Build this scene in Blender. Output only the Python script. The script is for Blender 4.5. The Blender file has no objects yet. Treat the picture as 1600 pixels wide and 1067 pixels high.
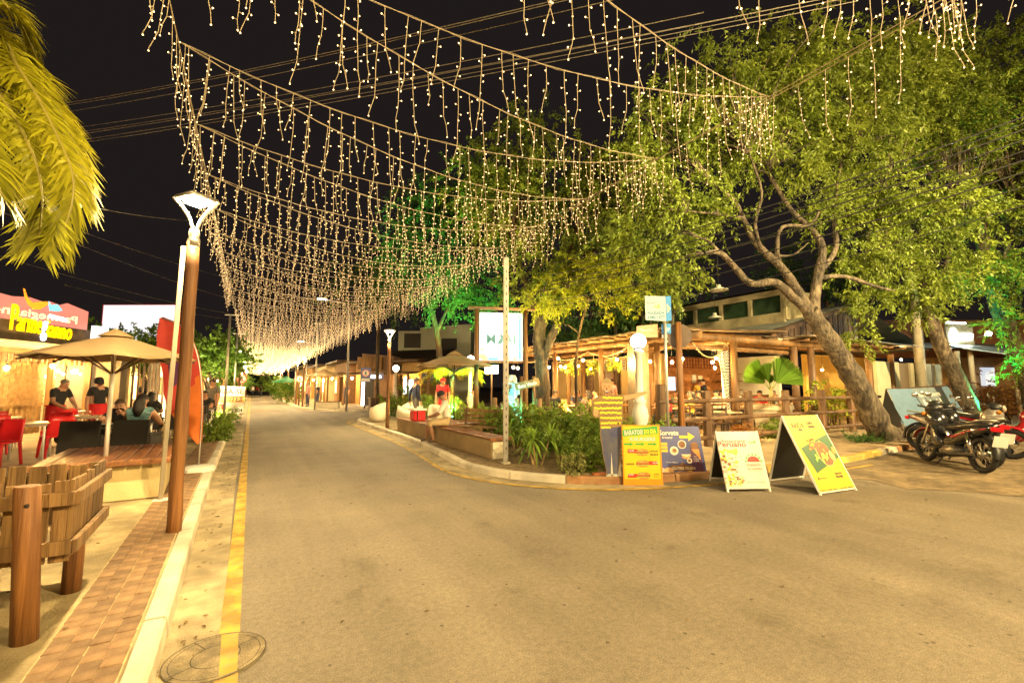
import bpy, math, random
import numpy as np
from mathutils import Vector, Matrix
SC = bpy.context.scene
COL = SC.collection
R = math.radians
RND = random.Random(7)
NPR = np.random.default_rng(11)

# ------------------------------------------------------------------ camera
F_PX, EYE = 711.0, 1.6                      # focal length in pixels of a 1600 px wide frame, eye height
YAW, PITCH = R(29.7), math.atan(70 / 711.0)
cam_data = bpy.data.cameras.new('camera'); cam = bpy.data.objects.new('camera', cam_data); COL.objects.link(cam)
cam_data.sensor_width = 36.0; cam_data.lens = 36.0 * F_PX / 1600.0
cam_data.clip_start = 0.05; cam_data.clip_end = 2000
cam.location = (0, 0, EYE); cam.rotation_euler = (math.pi / 2 + PITCH, 0, -YAW)
SC.camera = cam
# ------------------------------------------------------------------ world: a night sky, only a faint town glow
w = bpy.data.worlds.new('World'); SC.world = w; w.use_nodes = True
wn = w.node_tree.nodes; wl = w.node_tree.links
for n in list(wn): wn.remove(n)
wo = wn.new('ShaderNodeOutputWorld'); wb = wn.new('ShaderNodeBackground')
wb.inputs['Color'].default_value = (0.0034, 0.0026, 0.0024, 1); wb.inputs['Strength'].default_value = 1.0
sky = wn.new('ShaderNodeTexSky'); sky.sky_type = 'NISHITA'; sky.sun_disc = False
sky.sun_elevation = R(-12); sky.sun_rotation = R(200)
wb2 = wn.new('ShaderNodeBackground'); wb2.inputs['Strength'].default_value = 0.05
wl.new(sky.outputs[0], wb2.inputs['Color'])
wa = wn.new('ShaderNodeAddShader'); wl.new(wb.outputs[0], wa.inputs[0]); wl.new(wb2.outputs[0], wa.inputs[1])
wl.new(wa.outputs[0], wo.inputs['Surface'])
# ------------------------------------------------------------------ exposure and light levels
SC.view_settings.view_transform = 'Standard'; SC.view_settings.look = 'None'
SC.view_settings.exposure = 2.05; SC.view_settings.gamma = 1.0; SC.view_settings.use_curve_mapping = False
SC.cycles.use_denoising = True
SC.cycles.use_light_tree = True
SC.cycles.max_bounces = 6; SC.cycles.diffuse_bounces = 3; SC.cycles.glossy_bounces = 3
SC.cycles.transmission_bounces = 4; SC.cycles.transparent_max_bounces = 8
SC.cycles.sample_clamp_indirect = 3.0; SC.cycles.sample_clamp_direct = 0.0
SC.cycles.caustics_reflective = False; SC.cycles.caustics_refractive = False
E_STRING = 1.25      # emission of one fairy-light bulb
E_STREET = 1150.0     # street-lamp LED panel
E_TALL = 2150.0       # added tall street lights out of frame
E_BULB = 760.0       # hanging restaurant bulbs
E_GLOBE = 5.0
WARM = (1.0, 0.60, 0.20)
WARMW = (1.0, 0.70, 0.34)

# ------------------------------------------------------------------ where things stand (measured on the photograph, metres)
_cy, _sy = math.cos(YAW), math.sin(YAW); _cp, _sp = math.cos(PITCH), math.sin(PITCH)
FWD = Vector((_sy * _cp, _cy * _cp, _sp)); RGT = Vector((_cy, -_sy, 0)); UPV = RGT.cross(FWD); CO = Vector((0, 0, EYE))
def ray(px, py): return FWD + RGT * ((px - 800) / F_PX) + UPV * ((533.5 - py) / F_PX)
def G(px, py, z=0.0):
    r = ray(px, py); k = (z - EYE) / r.z; return CO + r * k
def PD(px, py, d):  return CO + ray(px, py) * d
def A(px, d, z=0.12, py=603):
    p = CO + ray(px, py) * d; return Vector((p.x, p.y, z))
def ZD(py, d):  return (CO + ray(800, py) * d).z
def colx(px, x, z=0.12):
    r = ray(px, 603); k = x / r.x; return Vector((x, r.y * k, z))
def coly(px, y, z=0.12):
    r = ray(px, 603); k = y / r.y; return Vector((r.x * k, y, z))
def V(*a): return Vector(a)

# ------------------------------------------------------------------ object helpers
def tag(o, label=None, cat=None, group=None, kind=None):
    if label: o['label'] = label
    if cat: o['category'] = cat
    if group: o['group'] = group
    if kind: o['kind'] = kind
    return o
def thing(name, label, cat, loc=(0, 0, 0), rz=0.0, group=None):
    o = bpy.data.objects.new(name, None); COL.objects.link(o); o.empty_display_size = 0.1
    o.location = loc; o.rotation_euler = (0, 0, rz); return tag(o, label, cat, group)
def dup(root, loc=None, rz=None, label=None, group=None, scale=None, swap=None):
    c = root.copy(); COL.objects.link(c)
    if loc is not None: c.location = loc
    if rz is not None: c.rotation_euler = (0, 0, rz)
    if scale is not None: c.scale = (scale,) * 3 if not hasattr(scale, '__len__') else scale
    if label: c['label'] = label
    if group: c['group'] = group
    def rec(o, p):
        for ch in list(o.children):
            k = ch.copy(); COL.objects.link(k); k.parent = p
            if swap and k.type == 'MESH':
                for i, sl in enumerate(k.material_slots):
                    if sl.material and sl.material.name in swap:
                        sl.link = 'OBJECT'; sl.material = swap[sl.material.name]
            rec(ch, k)
    rec(root, c)
    return c
def inst(name, me, parent=None, loc=(0, 0, 0), rot=(0, 0, 0), scale=(1, 1, 1)):
    o = bpy.data.objects.new(name, me); COL.objects.link(o)
    o.location = loc; o.rotation_euler = rot; o.scale = scale
    if parent: o.parent = parent
    return o

class MB:
    """collects shapes, then links them as ONE mesh object"""
    def __init__(s): s.v = []; s.f = []; s.m = []; s.sm = []
    def add(s, vs, fs, mi=0, smooth=False):
        b = len(s.v); s.v += [tuple(p) for p in vs]
        for f in fs:
            s.f.append(tuple(i + b for i in f)); s.m.append(mi); s.sm.append(smooth)
        return s
    def box(s, c, d, rz=0.0, mi=0, b=0.0, rot=None):
        hx, hy, hz = d[0] / 2, d[1] / 2, d[2] / 2
        M = rot if rot is not None else Matrix.Rotation(rz, 3, 'Z')
        c = Vector(c); vs = []; fs = []
        b = min(b, hx * .45, hy * .45, hz * .45)
        if b <= 0:
            for z in (-1, 1):
                for y in (-1, 1):
                    for x in (-1, 1): vs.append(c + M @ Vector((x * hx, y * hy, z * hz)))
            fs = [(0, 2, 3, 1), (4, 5, 7, 6), (0, 1, 5, 4), (2, 6, 7, 3), (0, 4, 6, 2), (1, 3, 7, 5)]
        else:
            idx = {}
            for z in (-1, 1):
                for y in (-1, 1):
                    for x in (-1, 1):
                        for ax in range(3):
                            p = [x * (hx - b), y * (hy - b), z * (hz - b)]
                            p[ax] = (x, y, z)[ax] * (hx, hy, hz)[ax]
                            idx[(x, y, z, ax)] = len(vs); vs.append(c + M @ Vector(p))
            for ax in range(3):
                o1, o2 = (ax + 1) % 3, (ax + 2) % 3
                for sg in (-1, 1):
                    q = []
                    for a_, b_ in ((-1, -1), (1, -1), (1, 1), (-1, 1)):
                        k = [0, 0, 0]; k[ax] = sg; k[o1] = a_; k[o2] = b_; q.append(idx[(k[0], k[1], k[2], ax)])
                    fs.append(tuple(q if sg > 0 else q[::-1]))
                for a_ in (-1, 1):
                    for b_ in (-1, 1):
                        k0 = [0, 0, 0]; k0[o1] = a_; k0[o2] = b_; k1 = list(k0); k0[ax] = -1; k1[ax] = 1
                        q = [idx[(*k0, o1)], idx[(*k1, o1)], idx[(*k1, o2)], idx[(*k0, o2)]]
                        fs.append(tuple(q if a_ * b_ > 0 else q[::-1]))
            for x in (-1, 1):
                for y in (-1, 1):
                    for z in (-1, 1):
                        q = [idx[(x, y, z, 0)], idx[(x, y, z, 1)], idx[(x, y, z, 2)]]
                        fs.append(tuple(q if x * y * z > 0 else q[::-1]))
        return s.add(vs, fs, mi)
    def bar(s, p0, p1, w, h, mi=0, up=(0, 0, 1), b=0.0):
        p0, p1 = Vector(p0), Vector(p1); d = p1 - p0; L = d.length; y = d.normalized(); u = Vector(up)
        if abs(y.dot(u)) > .98: u = Vector((1, 0, 0))
        x = y.cross(u).normalized(); z = x.cross(y)
        return s.box((p0 + p1) / 2, (w, L, h), mi=mi, b=b, rot=Matrix((x, y, z)).transposed())
    def tube(s, pts, r, n=8, mi=0, cap=True, smooth=True, flat=1.0):
        pts = [Vector(p) for p in pts]; N = len(pts)
        rs = list(r) if hasattr(r, '__len__') else [r] * N
        vs = []; fs = []; pu = None
        for i, p in enumerate(pts):
            t = (pts[min(i + 1, N - 1)] - pts[max(i - 1, 0)])
            t = t.normalized() if t.length > 1e-9 else Vector((0, 0, 1))
            if pu is None:
                u = Vector((0, 0, 1)) if abs(t.z) < .9 else Vector((1, 0, 0))
                u = (u - t * u.dot(t)).normalized()
            else:
                u = pu - t * pu.dot(t); u = u.normalized() if u.length > 1e-6 else t.orthogonal().normalized()
            pu = u; w_ = t.cross(u)
            for k in range(n):
                a = 2 * math.pi * k / n; vs.append(p + (u * math.cos(a) * flat + w_ * math.sin(a)) * rs[i])
        for i in range(N - 1):
            for k in range(n):
                a, b_ = i * n + k, i * n + (k + 1) % n
                fs.append((a, b_, b_ + n, a + n))
        b0 = len(s.v); s.add(vs, fs, mi, smooth)
        if cap and n > 2:
            s.f.append(tuple(b0 + k for k in range(n))[::-1]); s.m.append(mi); s.sm.append(False)
            s.f.append(tuple(b0 + (N - 1) * n + k for k in range(n))); s.m.append(mi); s.sm.append(False)
        return s
    def cyl(s, p0, p1, r0, r1=None, n=12, mi=0): return s.tube([p0, p1], [r0, r0 if r1 is None else r1], n, mi)
    def lathe(s, prof, n=20, c=(0, 0, 0), mi=0, smooth=True, a0=0.0, a1=2 * math.pi):
        full = abs(a1 - a0 - 2 * math.pi) < 1e-6; m = n if full else n + 1
        vs = []; fs = []; c = Vector(c)
        for r, z in prof:
            for k in range(m):
                a = a0 + (a1 - a0) * k / n; vs.append(c + Vector((r * math.cos(a), r * math.sin(a), z)))
        for i in range(len(prof) - 1):
            for k in range(n):
                a, b_ = i * m + k, i * m + (k + 1) % m
                fs.append((a, b_, b_ + m, a + m))
        return s.add(vs, fs, mi, smooth)
    def sph(s, c, r, nu=14, nv=9, mi=0, sc=(1, 1, 1), smooth=True):
        c = Vector(c); vs = [c + Vector((0, 0, -r * sc[2]))]; fs = []
        for j in range(1, nv):
            th = math.pi * j / nv
            for i in range(nu):
                a = 2 * math.pi * i / nu
                vs.append(c + Vector((r * sc[0] * math.sin(th) * math.cos(a), r * sc[1] * math.sin(th) * math.sin(a), -r * sc[2] * math.cos(th))))
        vs.append(c + Vector((0, 0, r * sc[2]))); L = len(vs) - 1
        for i in range(nu):
            fs.append((0, 1 + (i + 1) % nu, 1 + i)); fs.append((L, 1 + (nv - 2) * nu + i, 1 + (nv - 2) * nu + (i + 1) % nu))
        for j in range(nv - 2):
            for i in range(nu):
                a = 1 + j * nu + i; b_ = 1 + j * nu + (i + 1) % nu
                fs.append((a, b_, b_ + nu, a + nu))
        return s.add(vs, fs, mi, smooth)
    def prism(s, poly, fr, t0, t1, mi=0, mi_side=None, smooth=False):
        """poly of (a,b) on frame fr=(o,u,v), from depth t0 to t1 along u x v"""
        o, u, v = [Vector(q) for q in fr]; n_ = u.cross(v).normalized(); k = len(poly)
        vs = [o + u * a + v * b_ + n_ * t0 for a, b_ in poly] + [o + u * a + v * b_ + n_ * t1 for a, b_ in poly]
        s.add(vs, [tuple(range(k, 2 * k)), tuple(range(k))[::-1]], mi)
        s.f += []; b0 = len(s.v) - 2 * k
        for i in range(k):
            j = (i + 1) % k; s.f.append((b0 + i, b0 + j, b0 + j + k, b0 + i + k)); s.m.append(mi if mi_side is None else mi_side); s.sm.append(smooth)
        return s
    def sheet(s, poly, fr, t, mi=0):
        o, u, v = [Vector(q) for q in fr]; n_ = u.cross(v).normalized()
        return s.add([o + u * a + v * b_ + n_ * t for a, b_ in poly], [tuple(range(len(poly)))], mi)
    def disc(s, ca, cb, ra, rb, fr, t, mi=0, n=22, a0=0, a1=360):
        return s.sheet([(ca + ra * math.cos(R(a0 + (a1 - a0) * i / n)), cb + rb * math.sin(R(a0 + (a1 - a0) * i / n))) for i in range(n + (0 if a1 - a0 >= 360 else 1))], fr, t, mi)
    def rect(s, a0, b0, a1, b1, fr, t, mi=0): return s.sheet([(a0, b0), (a1, b0), (a1, b1), (a0, b1)], fr, t, mi)
    def text(s, txt, a, b, h, fr, t, mi=0, w=None, align='L', bold=0.0, slant=0.0, th=0.0, rot=0.0):
        """lettering on a frame: (a,b) is the lower left (or centre) point, h the cap height, w forces the width"""
        vs, fs = glyphs(txt, bold)
        if not vs: return s
        xs = [p[0] for p in vs]; x0, x1 = min(xs), max(xs); k = h / 0.70
        kx = k if w is None else w / (x1 - x0)
        W = (x1 - x0) * kx; off = 0 if align == 'L' else (-W / 2 if align == 'C' else -W)
        o, u, v = [Vector(q) for q in fr]; n_ = u.cross(v).normalized(); cr, sr = math.cos(rot), math.sin(rot)
        def P(p, tt):
            aa = (p[0] - x0) * kx + off + p[1] * k * slant; bb = p[1] * k
            return o + u * (a + aa * cr - bb * sr) + v * (b + aa * sr + bb * cr) + n_ * tt
        if th <= 0: return s.add([P(p, t) for p in vs], fs, mi)
        n0 = len(vs); ed = {}
        for f in fs:
            for i in range(len(f)):
                e = (f[i], f[(i + 1) % len(f)]); ed[e] = 1
        sides = [(e[0], e[1], e[1] + n0, e[0] + n0) for e in ed if (e[1], e[0]) not in ed]
        s.add([P(p, t) for p in vs] + [P(p, t + th) for p in vs], [tuple(i + n0 for i in f) for f in fs] + [tuple(q) for q in sides], mi)
        return s
    def build(s, name, mats, parent=None, org=None, smooth=None):
        if not hasattr(mats, '__len__'): mats = [mats]
        vs = s.v
        if org is not None:
            ox, oy, oz = org; vs = [(p[0] - ox, p[1] - oy, p[2] - oz) for p in vs]
        me = bpy.data.meshes.new(name); me.from_pydata(vs, [], s.f)
        for m in mats: me.materials.append(m)
        if len(mats) > 1: me.polygons.foreach_set('material_index', s.m)
        sm = s.sm if smooth is None else [smooth] * len(s.f)
        me.polygons.foreach_set('use_smooth', sm)
        me.update()
        o = bpy.data.objects.new(name, me); COL.objects.link(o)
        if parent: o.parent = parent
        elif org is not None: o.location = org
        return o

_gl = {}
def glyphs(txt, bold=0.0):
    key = (txt, bold)
    if key in _gl: return _gl[key]
    cu = bpy.data.curves.new('lettering', 'FONT'); cu.body = txt; cu.size = 1.0; cu.resolution_u = 2; cu.offset = bold
    ob = bpy.data.objects.new('lettering', cu); COL.objects.link(ob)
    dg = bpy.context.evaluated_depsgraph_get(); me = bpy.data.meshes.new_from_object(ob.evaluated_get(dg))
    r = ([tuple(v.co) for v in me.vertices], [tuple(p.vertices) for p in me.polygons])
    bpy.data.objects.remove(ob); bpy.data.curves.remove(cu); bpy.data.meshes.remove(me)
    _gl[key] = r; return r

# ------------------------------------------------------------------ materials
_mats = {}
def mat(name, col, rough=0.7, var=0.0, vscale=6.0, bump=0.0, bscale=40.0, metal=0.0, col2=None, spec=None, stretch=None, detail=6.0, coat=0.0, trans=0.0, island=0.0, dirt=0.0, bdist=.02):
    if name in _mats: return _mats[name]
    m = bpy.data.materials.new(name); _mats[name] = m; m.use_nodes = True
    nt = m.node_tree; N = nt.nodes; L = nt.links; b = N['Principled BSDF']
    b.inputs['Roughness'].default_value = rough; b.inputs['Metallic'].default_value = metal
    b.inputs['Base Color'].default_value = (*col, 1)
    if spec is not None: b.inputs['Specular IOR Level'].default_value = spec
    if coat: b.inputs['Coat Weight'].default_value = coat; b.inputs['Coat Roughness'].default_value = .08
    out = None
    if var or col2 or bump or island or dirt:
        tc = N.new('ShaderNodeTexCoord'); src = tc.outputs['Object']
        if stretch:
            mp = N.new('ShaderNodeMapping'); mp.inputs['Scale'].default_value = stretch; L.new(src, mp.inputs[0]); src = mp.outputs[0]
    if var or col2:
        nz = N.new('ShaderNodeTexNoise'); nz.inputs['Scale'].default_value = vscale; nz.inputs['Detail'].default_value = detail
        L.new(src, nz.inputs['Vector'])
        rp = N.new('ShaderNodeValToRGB'); rp.color_ramp.elements[0].position = .32; rp.color_ramp.elements[1].position = .68
        c2 = col2 if col2 else tuple(min(1, c * (1 + var)) for c in col)
        c1 = col if col2 else tuple(c * (1 - var) for c in col)
        rp.color_ramp.elements[0].color = (*c1, 1); rp.color_ramp.elements[1].color = (*c2, 1)
        L.new(nz.outputs['Fac'], rp.inputs[0]); out = rp.outputs[0]
    if dirt:
        n2 = N.new('ShaderNodeTexNoise'); n2.inputs['Scale'].default_value = vscale * .27; n2.inputs['Detail'].default_value = 8; L.new(src, n2.inputs['Vector'])
        r2 = N.new('ShaderNodeValToRGB'); r2.color_ramp.elements[0].position = .4; r2.color_ramp.elements[1].position = .62
        r2.color_ramp.elements[0].color = (1 - dirt,) * 3 + (1,); r2.color_ramp.elements[1].color = (1, 1, 1, 1); L.new(n2.outputs['Fac'], r2.inputs[0])
        mx = N.new('ShaderNodeMixRGB'); mx.blend_type = 'MULTIPLY'; mx.inputs[0].default_value = 1
        if out: L.new(out, mx.inputs[1])
        else: mx.inputs[1].default_value = (*col, 1)
        L.new(r2.outputs[0], mx.inputs[2]); out = mx.outputs[0]
    if island:
        ge = N.new('ShaderNodeNewGeometry'); hs = N.new('ShaderNodeHueSaturation')
        ob = N.new('ShaderNodeObjectInfo'); ad = N.new('ShaderNodeMath'); ad.operation = 'ADD'
        L.new(ge.outputs['Random Per Island'], ad.inputs[0]); L.new(ob.outputs['Random'], ad.inputs[1])
        fr = N.new('ShaderNodeMath'); fr.operation = 'FRACT'; L.new(ad.outputs[0], fr.inputs[0])
        mr = N.new('ShaderNodeMapRange'); mr.inputs['To Min'].default_value = 1 - island; mr.inputs['To Max'].default_value = 1 + island
        L.new(fr.outputs[0], mr.inputs[0]); L.new(mr.outputs[0], hs.inputs['Value'])
        if out: L.new(out, hs.inputs['Color'])
        else: hs.inputs['Color'].default_value = (*col, 1)
        out = hs.outputs[0]
    if out: L.new(out, b.inputs['Base Color'])
    if bump:
        nb = N.new('ShaderNodeTexNoise'); nb.inputs['Scale'].default_value = bscale; nb.inputs['Detail'].default_value = 5; L.new(src, nb.inputs['Vector'])
        bp = N.new('ShaderNodeBump'); bp.inputs['Strength'].default_value = bump; bp.inputs['Distance'].default_value = bdist
        L.new(nb.outputs['Fac'], bp.inputs['Height']); L.new(bp.outputs[0], b.inputs['Normal'])
    if trans:
        tr = N.new('ShaderNodeBsdfTranslucent'); ms = N.new('ShaderNodeMixShader'); ms.inputs[0].default_value = trans
        if out: L.new(out, tr.inputs[0])
        else: tr.inputs[0].default_value = (*col, 1)
        L.new(b.outputs[0], ms.inputs[1]); L.new(tr.outputs[0], ms.inputs[2]); L.new(ms.outputs[0], N['Material Output'].inputs[0])
    return m
def emat(name, col, strength, sampled=True, base=None):
    if name in _mats: return _mats[name]
    if name.startswith(('sign_', 'billboard', 'box_', 'moai', 'menu', 'blue_screen', 'bar_window')): strength *= .19
    if name.startswith('shop_glow'): strength *= 1.1
    m = bpy.data.materials.new(name); _mats[name] = m; m.use_nodes = True
    nt = m.node_tree; N = nt.nodes; b = N['Principled BSDF']
    b.inputs['Base Color'].default_value = (*(base or col), 1); b.inputs['Roughness'].default_value = .4
    b.inputs['Emission Color'].default_value = (*col, 1); b.inputs['Emission Strength'].default_value = strength
    m.cycles.emission_sampling = 'FRONT' if sampled else 'NONE'
    return m
def woodm(name, c1, c2, rough=.6, sc=9.0, st=(1, 1, .12), bump=.25, dirt=.35):
    return mat(name, c1, rough, col2=c2, vscale=sc, stretch=st, bump=bump, bscale=sc * 3, dirt=dirt, detail=9)
M = {}
M['asphalt'] = None
M['white'] = mat('white_paint', (.62, .60, .53), .55, var=.06, vscale=5, bump=.15, bscale=30, dirt=.15)
M['cream_pole'] = mat('cream_pole_paint', (.40, .35, .26), .6, var=.08, dirt=.2)
M['cream'] = mat('cream_plaster', (.62, .55, .40), .8, var=.07, vscale=4, bump=.25, bscale=60, dirt=.2)
M['concrete'] = mat('concrete', (.42, .37, .27), .85, var=.14, vscale=5, bump=.35, bscale=70, dirt=.25)
M['post'] = woodm('brown_post_wood', (.15, .056, .014), (.31, .135, .036), .6, sc=26, st=(1, 1, .05), bump=.5, dirt=.45)
M['rail'] = woodm('log_rail_wood', (.075, .036, .014), (.17, .092, .04), .6)
M['perg'] = woodm('pergola_log', (.10, .045, .012), (.22, .112, .03), .65)
M['dark_wood'] = woodm('dark_wood', (.05, .026, .013), (.10, .055, .028), .6)
M['deck'] = woodm('deck_board_wood', (.13, .045, .014), (.31, .13, .045), .45, st=(1, .08, 1), sc=26, dirt=.45)
M['slat'] = woodm('weathered_slat', (.14, .072, .022), (.31, .18, .062), .75, sc=22, st=(1, 1, .06), bump=.7, dirt=.5)
M['metal'] = mat('galvanised_metal', (.42, .40, .36), .45, metal=.75, var=.1, vscale=7)
M['white_metal'] = mat('white_metal', (.74, .72, .66), .35, var=.04)
M['black'] = mat('black_plastic', (.012, .012, .012), .4, var=.2)
M['black_rattan'] = mat('black_rattan', (.022, .019, .016), .65, bump=.9, bscale=130, var=.25, vscale=90)
M['red_plastic'] = mat('red_plastic', (.55, .014, .018), .32, var=.08)
M['chrome'] = mat('chrome', (.7, .7, .7), .12, metal=1)
M['rubber'] = mat('tyre_rubber', (.014, .014, .014), .8, bump=.3, bscale=120)
M['beige_canvas'] = mat('beige_canvas', (.33, .23, .115), .9, var=.08, vscale=3, bump=.15, bscale=200, trans=.25)
M['skin'] = mat('skin', (.42, .22, .13), .55, var=.06, vscale=20)
M['skin_dark'] = mat('skin_brown', (.24, .115, .06), .55, var=.06, vscale=20)
M['hair'] = mat('hair_dark', (.015, .011, .009), .5, bump=.6, bscale=120)
M['wire'] = mat('cable_black', (.012, .012, .012), .5)
M['wire_pale'] = mat('cable_pale', (.22, .19, .14), .5)
M['soil'] = mat('soil', (.22, .155, .075), .95, var=.4, vscale=14, bump=1.0, bscale=50, dirt=.3)
M['lamp_e'] = emat('led_panel_light', (1.0, .74, .36), E_STREET)
M['bulb_e'] = emat('warm_bulb_light', (1.0, .60, .19), E_BULB)
M['globe_e'] = emat('globe_light', (1.0, .92, .80), E_GLOBE)
M['fairy_e'] = emat('fairy_bulb_light', (1.0, .64, .28), E_STRING)
M['fairy_far_e'] = emat('fairy_bulb_far_light', (1.0, .62, .22), E_STRING * 3.4, sampled=False)
M['fairy_wire'] = mat('fairy_wire', (.42, .35, .24), .4)
M['ink'] = mat('print_black', (.02, .02, .02), .5)
M['p_white'] = mat('print_white', (.60, .58, .52), .5, var=.04, vscale=3, dirt=.15)
M['p_yellow'] = mat('print_yellow', (.60, .43, .010), .45, var=.06, vscale=3, dirt=.14)
M['p_orange'] = mat('print_orange', (.62, .26, .008), .45)
M['p_red'] = mat('print_red', (.55, .035, .02), .45)
M['p_green'] = mat('print_green', (.05, .33, .05), .45)
M['p_dgreen'] = mat('print_dark_green', (.02, .09, .025), .45)
M['p_blue'] = mat('print_blue', (.015, .17, .42), .45)
M['p_cyan'] = mat('print_cyan', (.05, .42, .58), .45)
M['p_navy'] = mat('print_navy', (.05, .06, .20), .45, var=.15, vscale=4)
M['p_plum'] = mat('print_plum', (.07, .02, .07), .45)
M['p_tan'] = mat('print_tan', (.52, .30, .12), .5, var=.2, vscale=30)
M['p_brown'] = mat('print_brown', (.17, .07, .025), .5, var=.3, vscale=40)
M['p_bun'] = mat('print_bun', (.50, .22, .045), .45, var=.25, vscale=25)
M['p_lgreen'] = mat('print_light_green', (.25, .50, .06), .5, var=.4, vscale=40)
M['p_cream'] = mat('print_cream', (.70, .60, .42), .5, var=.1, vscale=30)
M['p_pink'] = mat('print_pink', (.62, .34, .28), .5, var=.3, vscale=30)
# ================================================================== SETTING
def asphalt_mat():
    m = bpy.data.materials.new('asphalt'); m.use_nodes = True; nt = m.node_tree; N = nt.nodes; L = nt.links; b = N['Principled BSDF']
    tc = N.new('ShaderNodeTexCoord'); src = tc.outputs['Object']
    def noise(sc, det, lo, hi, c0, c1, st=None):
        s_ = src
        if st:
            mp = N.new('ShaderNodeMapping'); mp.inputs['Scale'].default_value = st; L.new(src, mp.inputs[0]); s_ = mp.outputs[0]
        n = N.new('ShaderNodeTexNoise'); n.inputs['Scale'].default_value = sc; n.inputs['Detail'].default_value = det; n.inputs['Roughness'].default_value = .6; L.new(s_, n.inputs['Vector'])
        r = N.new('ShaderNodeValToRGB'); r.color_ramp.elements[0].position = lo; r.color_ramp.elements[1].position = hi
        r.color_ramp.elements[0].color = (*c0, 1); r.color_ramp.elements[1].color = (*c1, 1); L.new(n.outputs['Fac'], r.inputs[0]); return r.outputs[0], n
    def mul(a, c):
        x = N.new('ShaderNodeMixRGB'); x.blend_type = 'MULTIPLY'; x.inputs[0].default_value = 1; L.new(a, x.inputs[1]); L.new(c, x.inputs[2]); return x.outputs[0]
    base, _ = noise(.9, 9, .3, .7, (.175, .150, .115), (.250, .215, .165))
    grit, gn = noise(120, 8, .33, .67, (.52, .52, .52), (1.34, 1.33, 1.30))
    mid, _ = noise(24, 10, .34, .66, (.80, .79, .78), (1.12, 1.12, 1.10))
    st1, _ = noise(1.7, 12, .30, .42, (.74, .72, .68), (1, 1, 1))                 # oil stains
    tr, _ = noise(.55, 5, .35, .62, (.80, .79, .77), (1.06, 1.05, 1.03), st=(2.2, .12, 1))   # tyre tracks along the street 
    v = N.new('ShaderNodeTexVoronoi'); v.inputs['Scale'].default_value = 5.5; v.inputs['Randomness'].default_value = 1; L.new(src, v.inputs['Vector'])
    rv = N.new('ShaderNodeValToRGB'); rv.color_ramp.elements[0].position = .055; rv.color_ramp.elements[1].position = .09
    rv.color_ramp.elements[0].color = (.42, .40, .38, 1); rv.color_ramp.elements[1].color = (1, 1, 1, 1); L.new(v.outputs['Distance'], rv.inputs[0])
    L.new(mul(mul(mul(mul(mul(base, grit), mid), st1), tr), rv.outputs[0]), b.inputs['Base Color'])
    b.inputs['Roughness'].default_value = .82
    bp = N.new('ShaderNodeBump'); bp.inputs['Strength'].default_value = .55; bp.inputs['Distance'].default_value = .012
    L.new(gn.outputs['Fac'], bp.inputs['Height']); L.new(bp.outputs[0], b.inputs['Normal'])
    return m
M['asphalt'] = asphalt_mat()
M['gutter'] = mat('gutter_concrete', (.30, .24, .14), .9, col2=(.44, .36, .21), vscale=6, bump=.5, bscale=60, dirt=.4)
M['sand'] = mat('sandy_dirt', (.155, .115, .065), .95, col2=(.30, .225, .13), vscale=7, bump=1.1, bscale=34, dirt=.45, detail=10)
M['earth'] = mat('bare_earth', (.12, .09, .05), .95, var=.3, vscale=2)
M['yellow_line'] = mat('road_paint_yellow', (.62, .37, .02), .75, col2=(.42, .29, .08), vscale=16, bump=.4, bscale=150, dirt=.5)
M['walk_l'] = mat('pavement_concrete_warm', (.33, .25, .125), .88, col2=(.52, .42, .23), vscale=5, bump=.6, bscale=55, dirt=.45)
M['walk_r'] = mat('pavement_concrete', (.27, .20, .115), .88, col2=(.38, .29, .17), vscale=3, bump=.4, bscale=55, dirt=.35)
M['plaza'] = mat('plaza_paving', (.30, .21, .135), .85, col2=(.44, .34, .25), vscale=2.0, bump=.4, bscale=40, dirt=.35)
M['paver'] = mat('brick_paver', (.20, .115, .055), .85, col2=(.28, .175, .09), vscale=12, bump=.5, bscale=90, island=.22, dirt=.25)
M['kerb'] = mat('kerb_whitewash', (.72, .66, .53), .75, col2=(.56, .49, .36), vscale=4, bump=.5, bscale=45, dirt=.35)
M['kerb_y'] = mat('kerb_yellow', (.62, .40, .05), .75, col2=(.42, .30, .10), vscale=6, bump=.5, bscale=45, dirt=.4)
M['kerb_r'] = mat('kerb_red_brown', (.30, .13, .05), .75, col2=(.36, .22, .10), vscale=6, bump=.5, bscale=45, dirt=.4)

def sheet_obj(name, poly, z, m):
    b = MB(); b.add([(x, y, z) for x, y in poly], [tuple(range(len(poly)))])
    return tag(b.build(name, m), kind='structure')
sheet_obj('ground', [(-400, -200), (600, -200), (600, 700), (-400, 700)], -.02, M['earth'])
sheet_obj('road', [(-.20, -40), (90, -40), (90, 5.6), (5.6, 5.6), (4.3, 8), (4.2, 22.4), (60, 22.4), (60, 31), (4.8, 31), (3.2, 34.5), (2.9, 150), (-.6, 150), (-.6, 10), (-.5, 3)], 0.0, M['asphalt'])
sheet_obj('gutter_strip', [(-.35, -12), (-.13, -12), (-.09, 4), (-.15, 9), (-.12, 16), (-.16, 30), (-.14, 120), (-.55, 120), (-.58, 12), (-.42, 3)], .004, M['gutter'])
sheet_obj('yellow_edge_line', [(-.10, -12), (.015, -12), (.01, 120), (-.11, 120)], .008, M['yellow_line'])
sheet_obj('yellow_cross_line', [(.02, 34.4), (1.9, 34.6), (1.9, 35.0), (.02, 34.8)], .008, M['yellow_line'])
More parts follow.
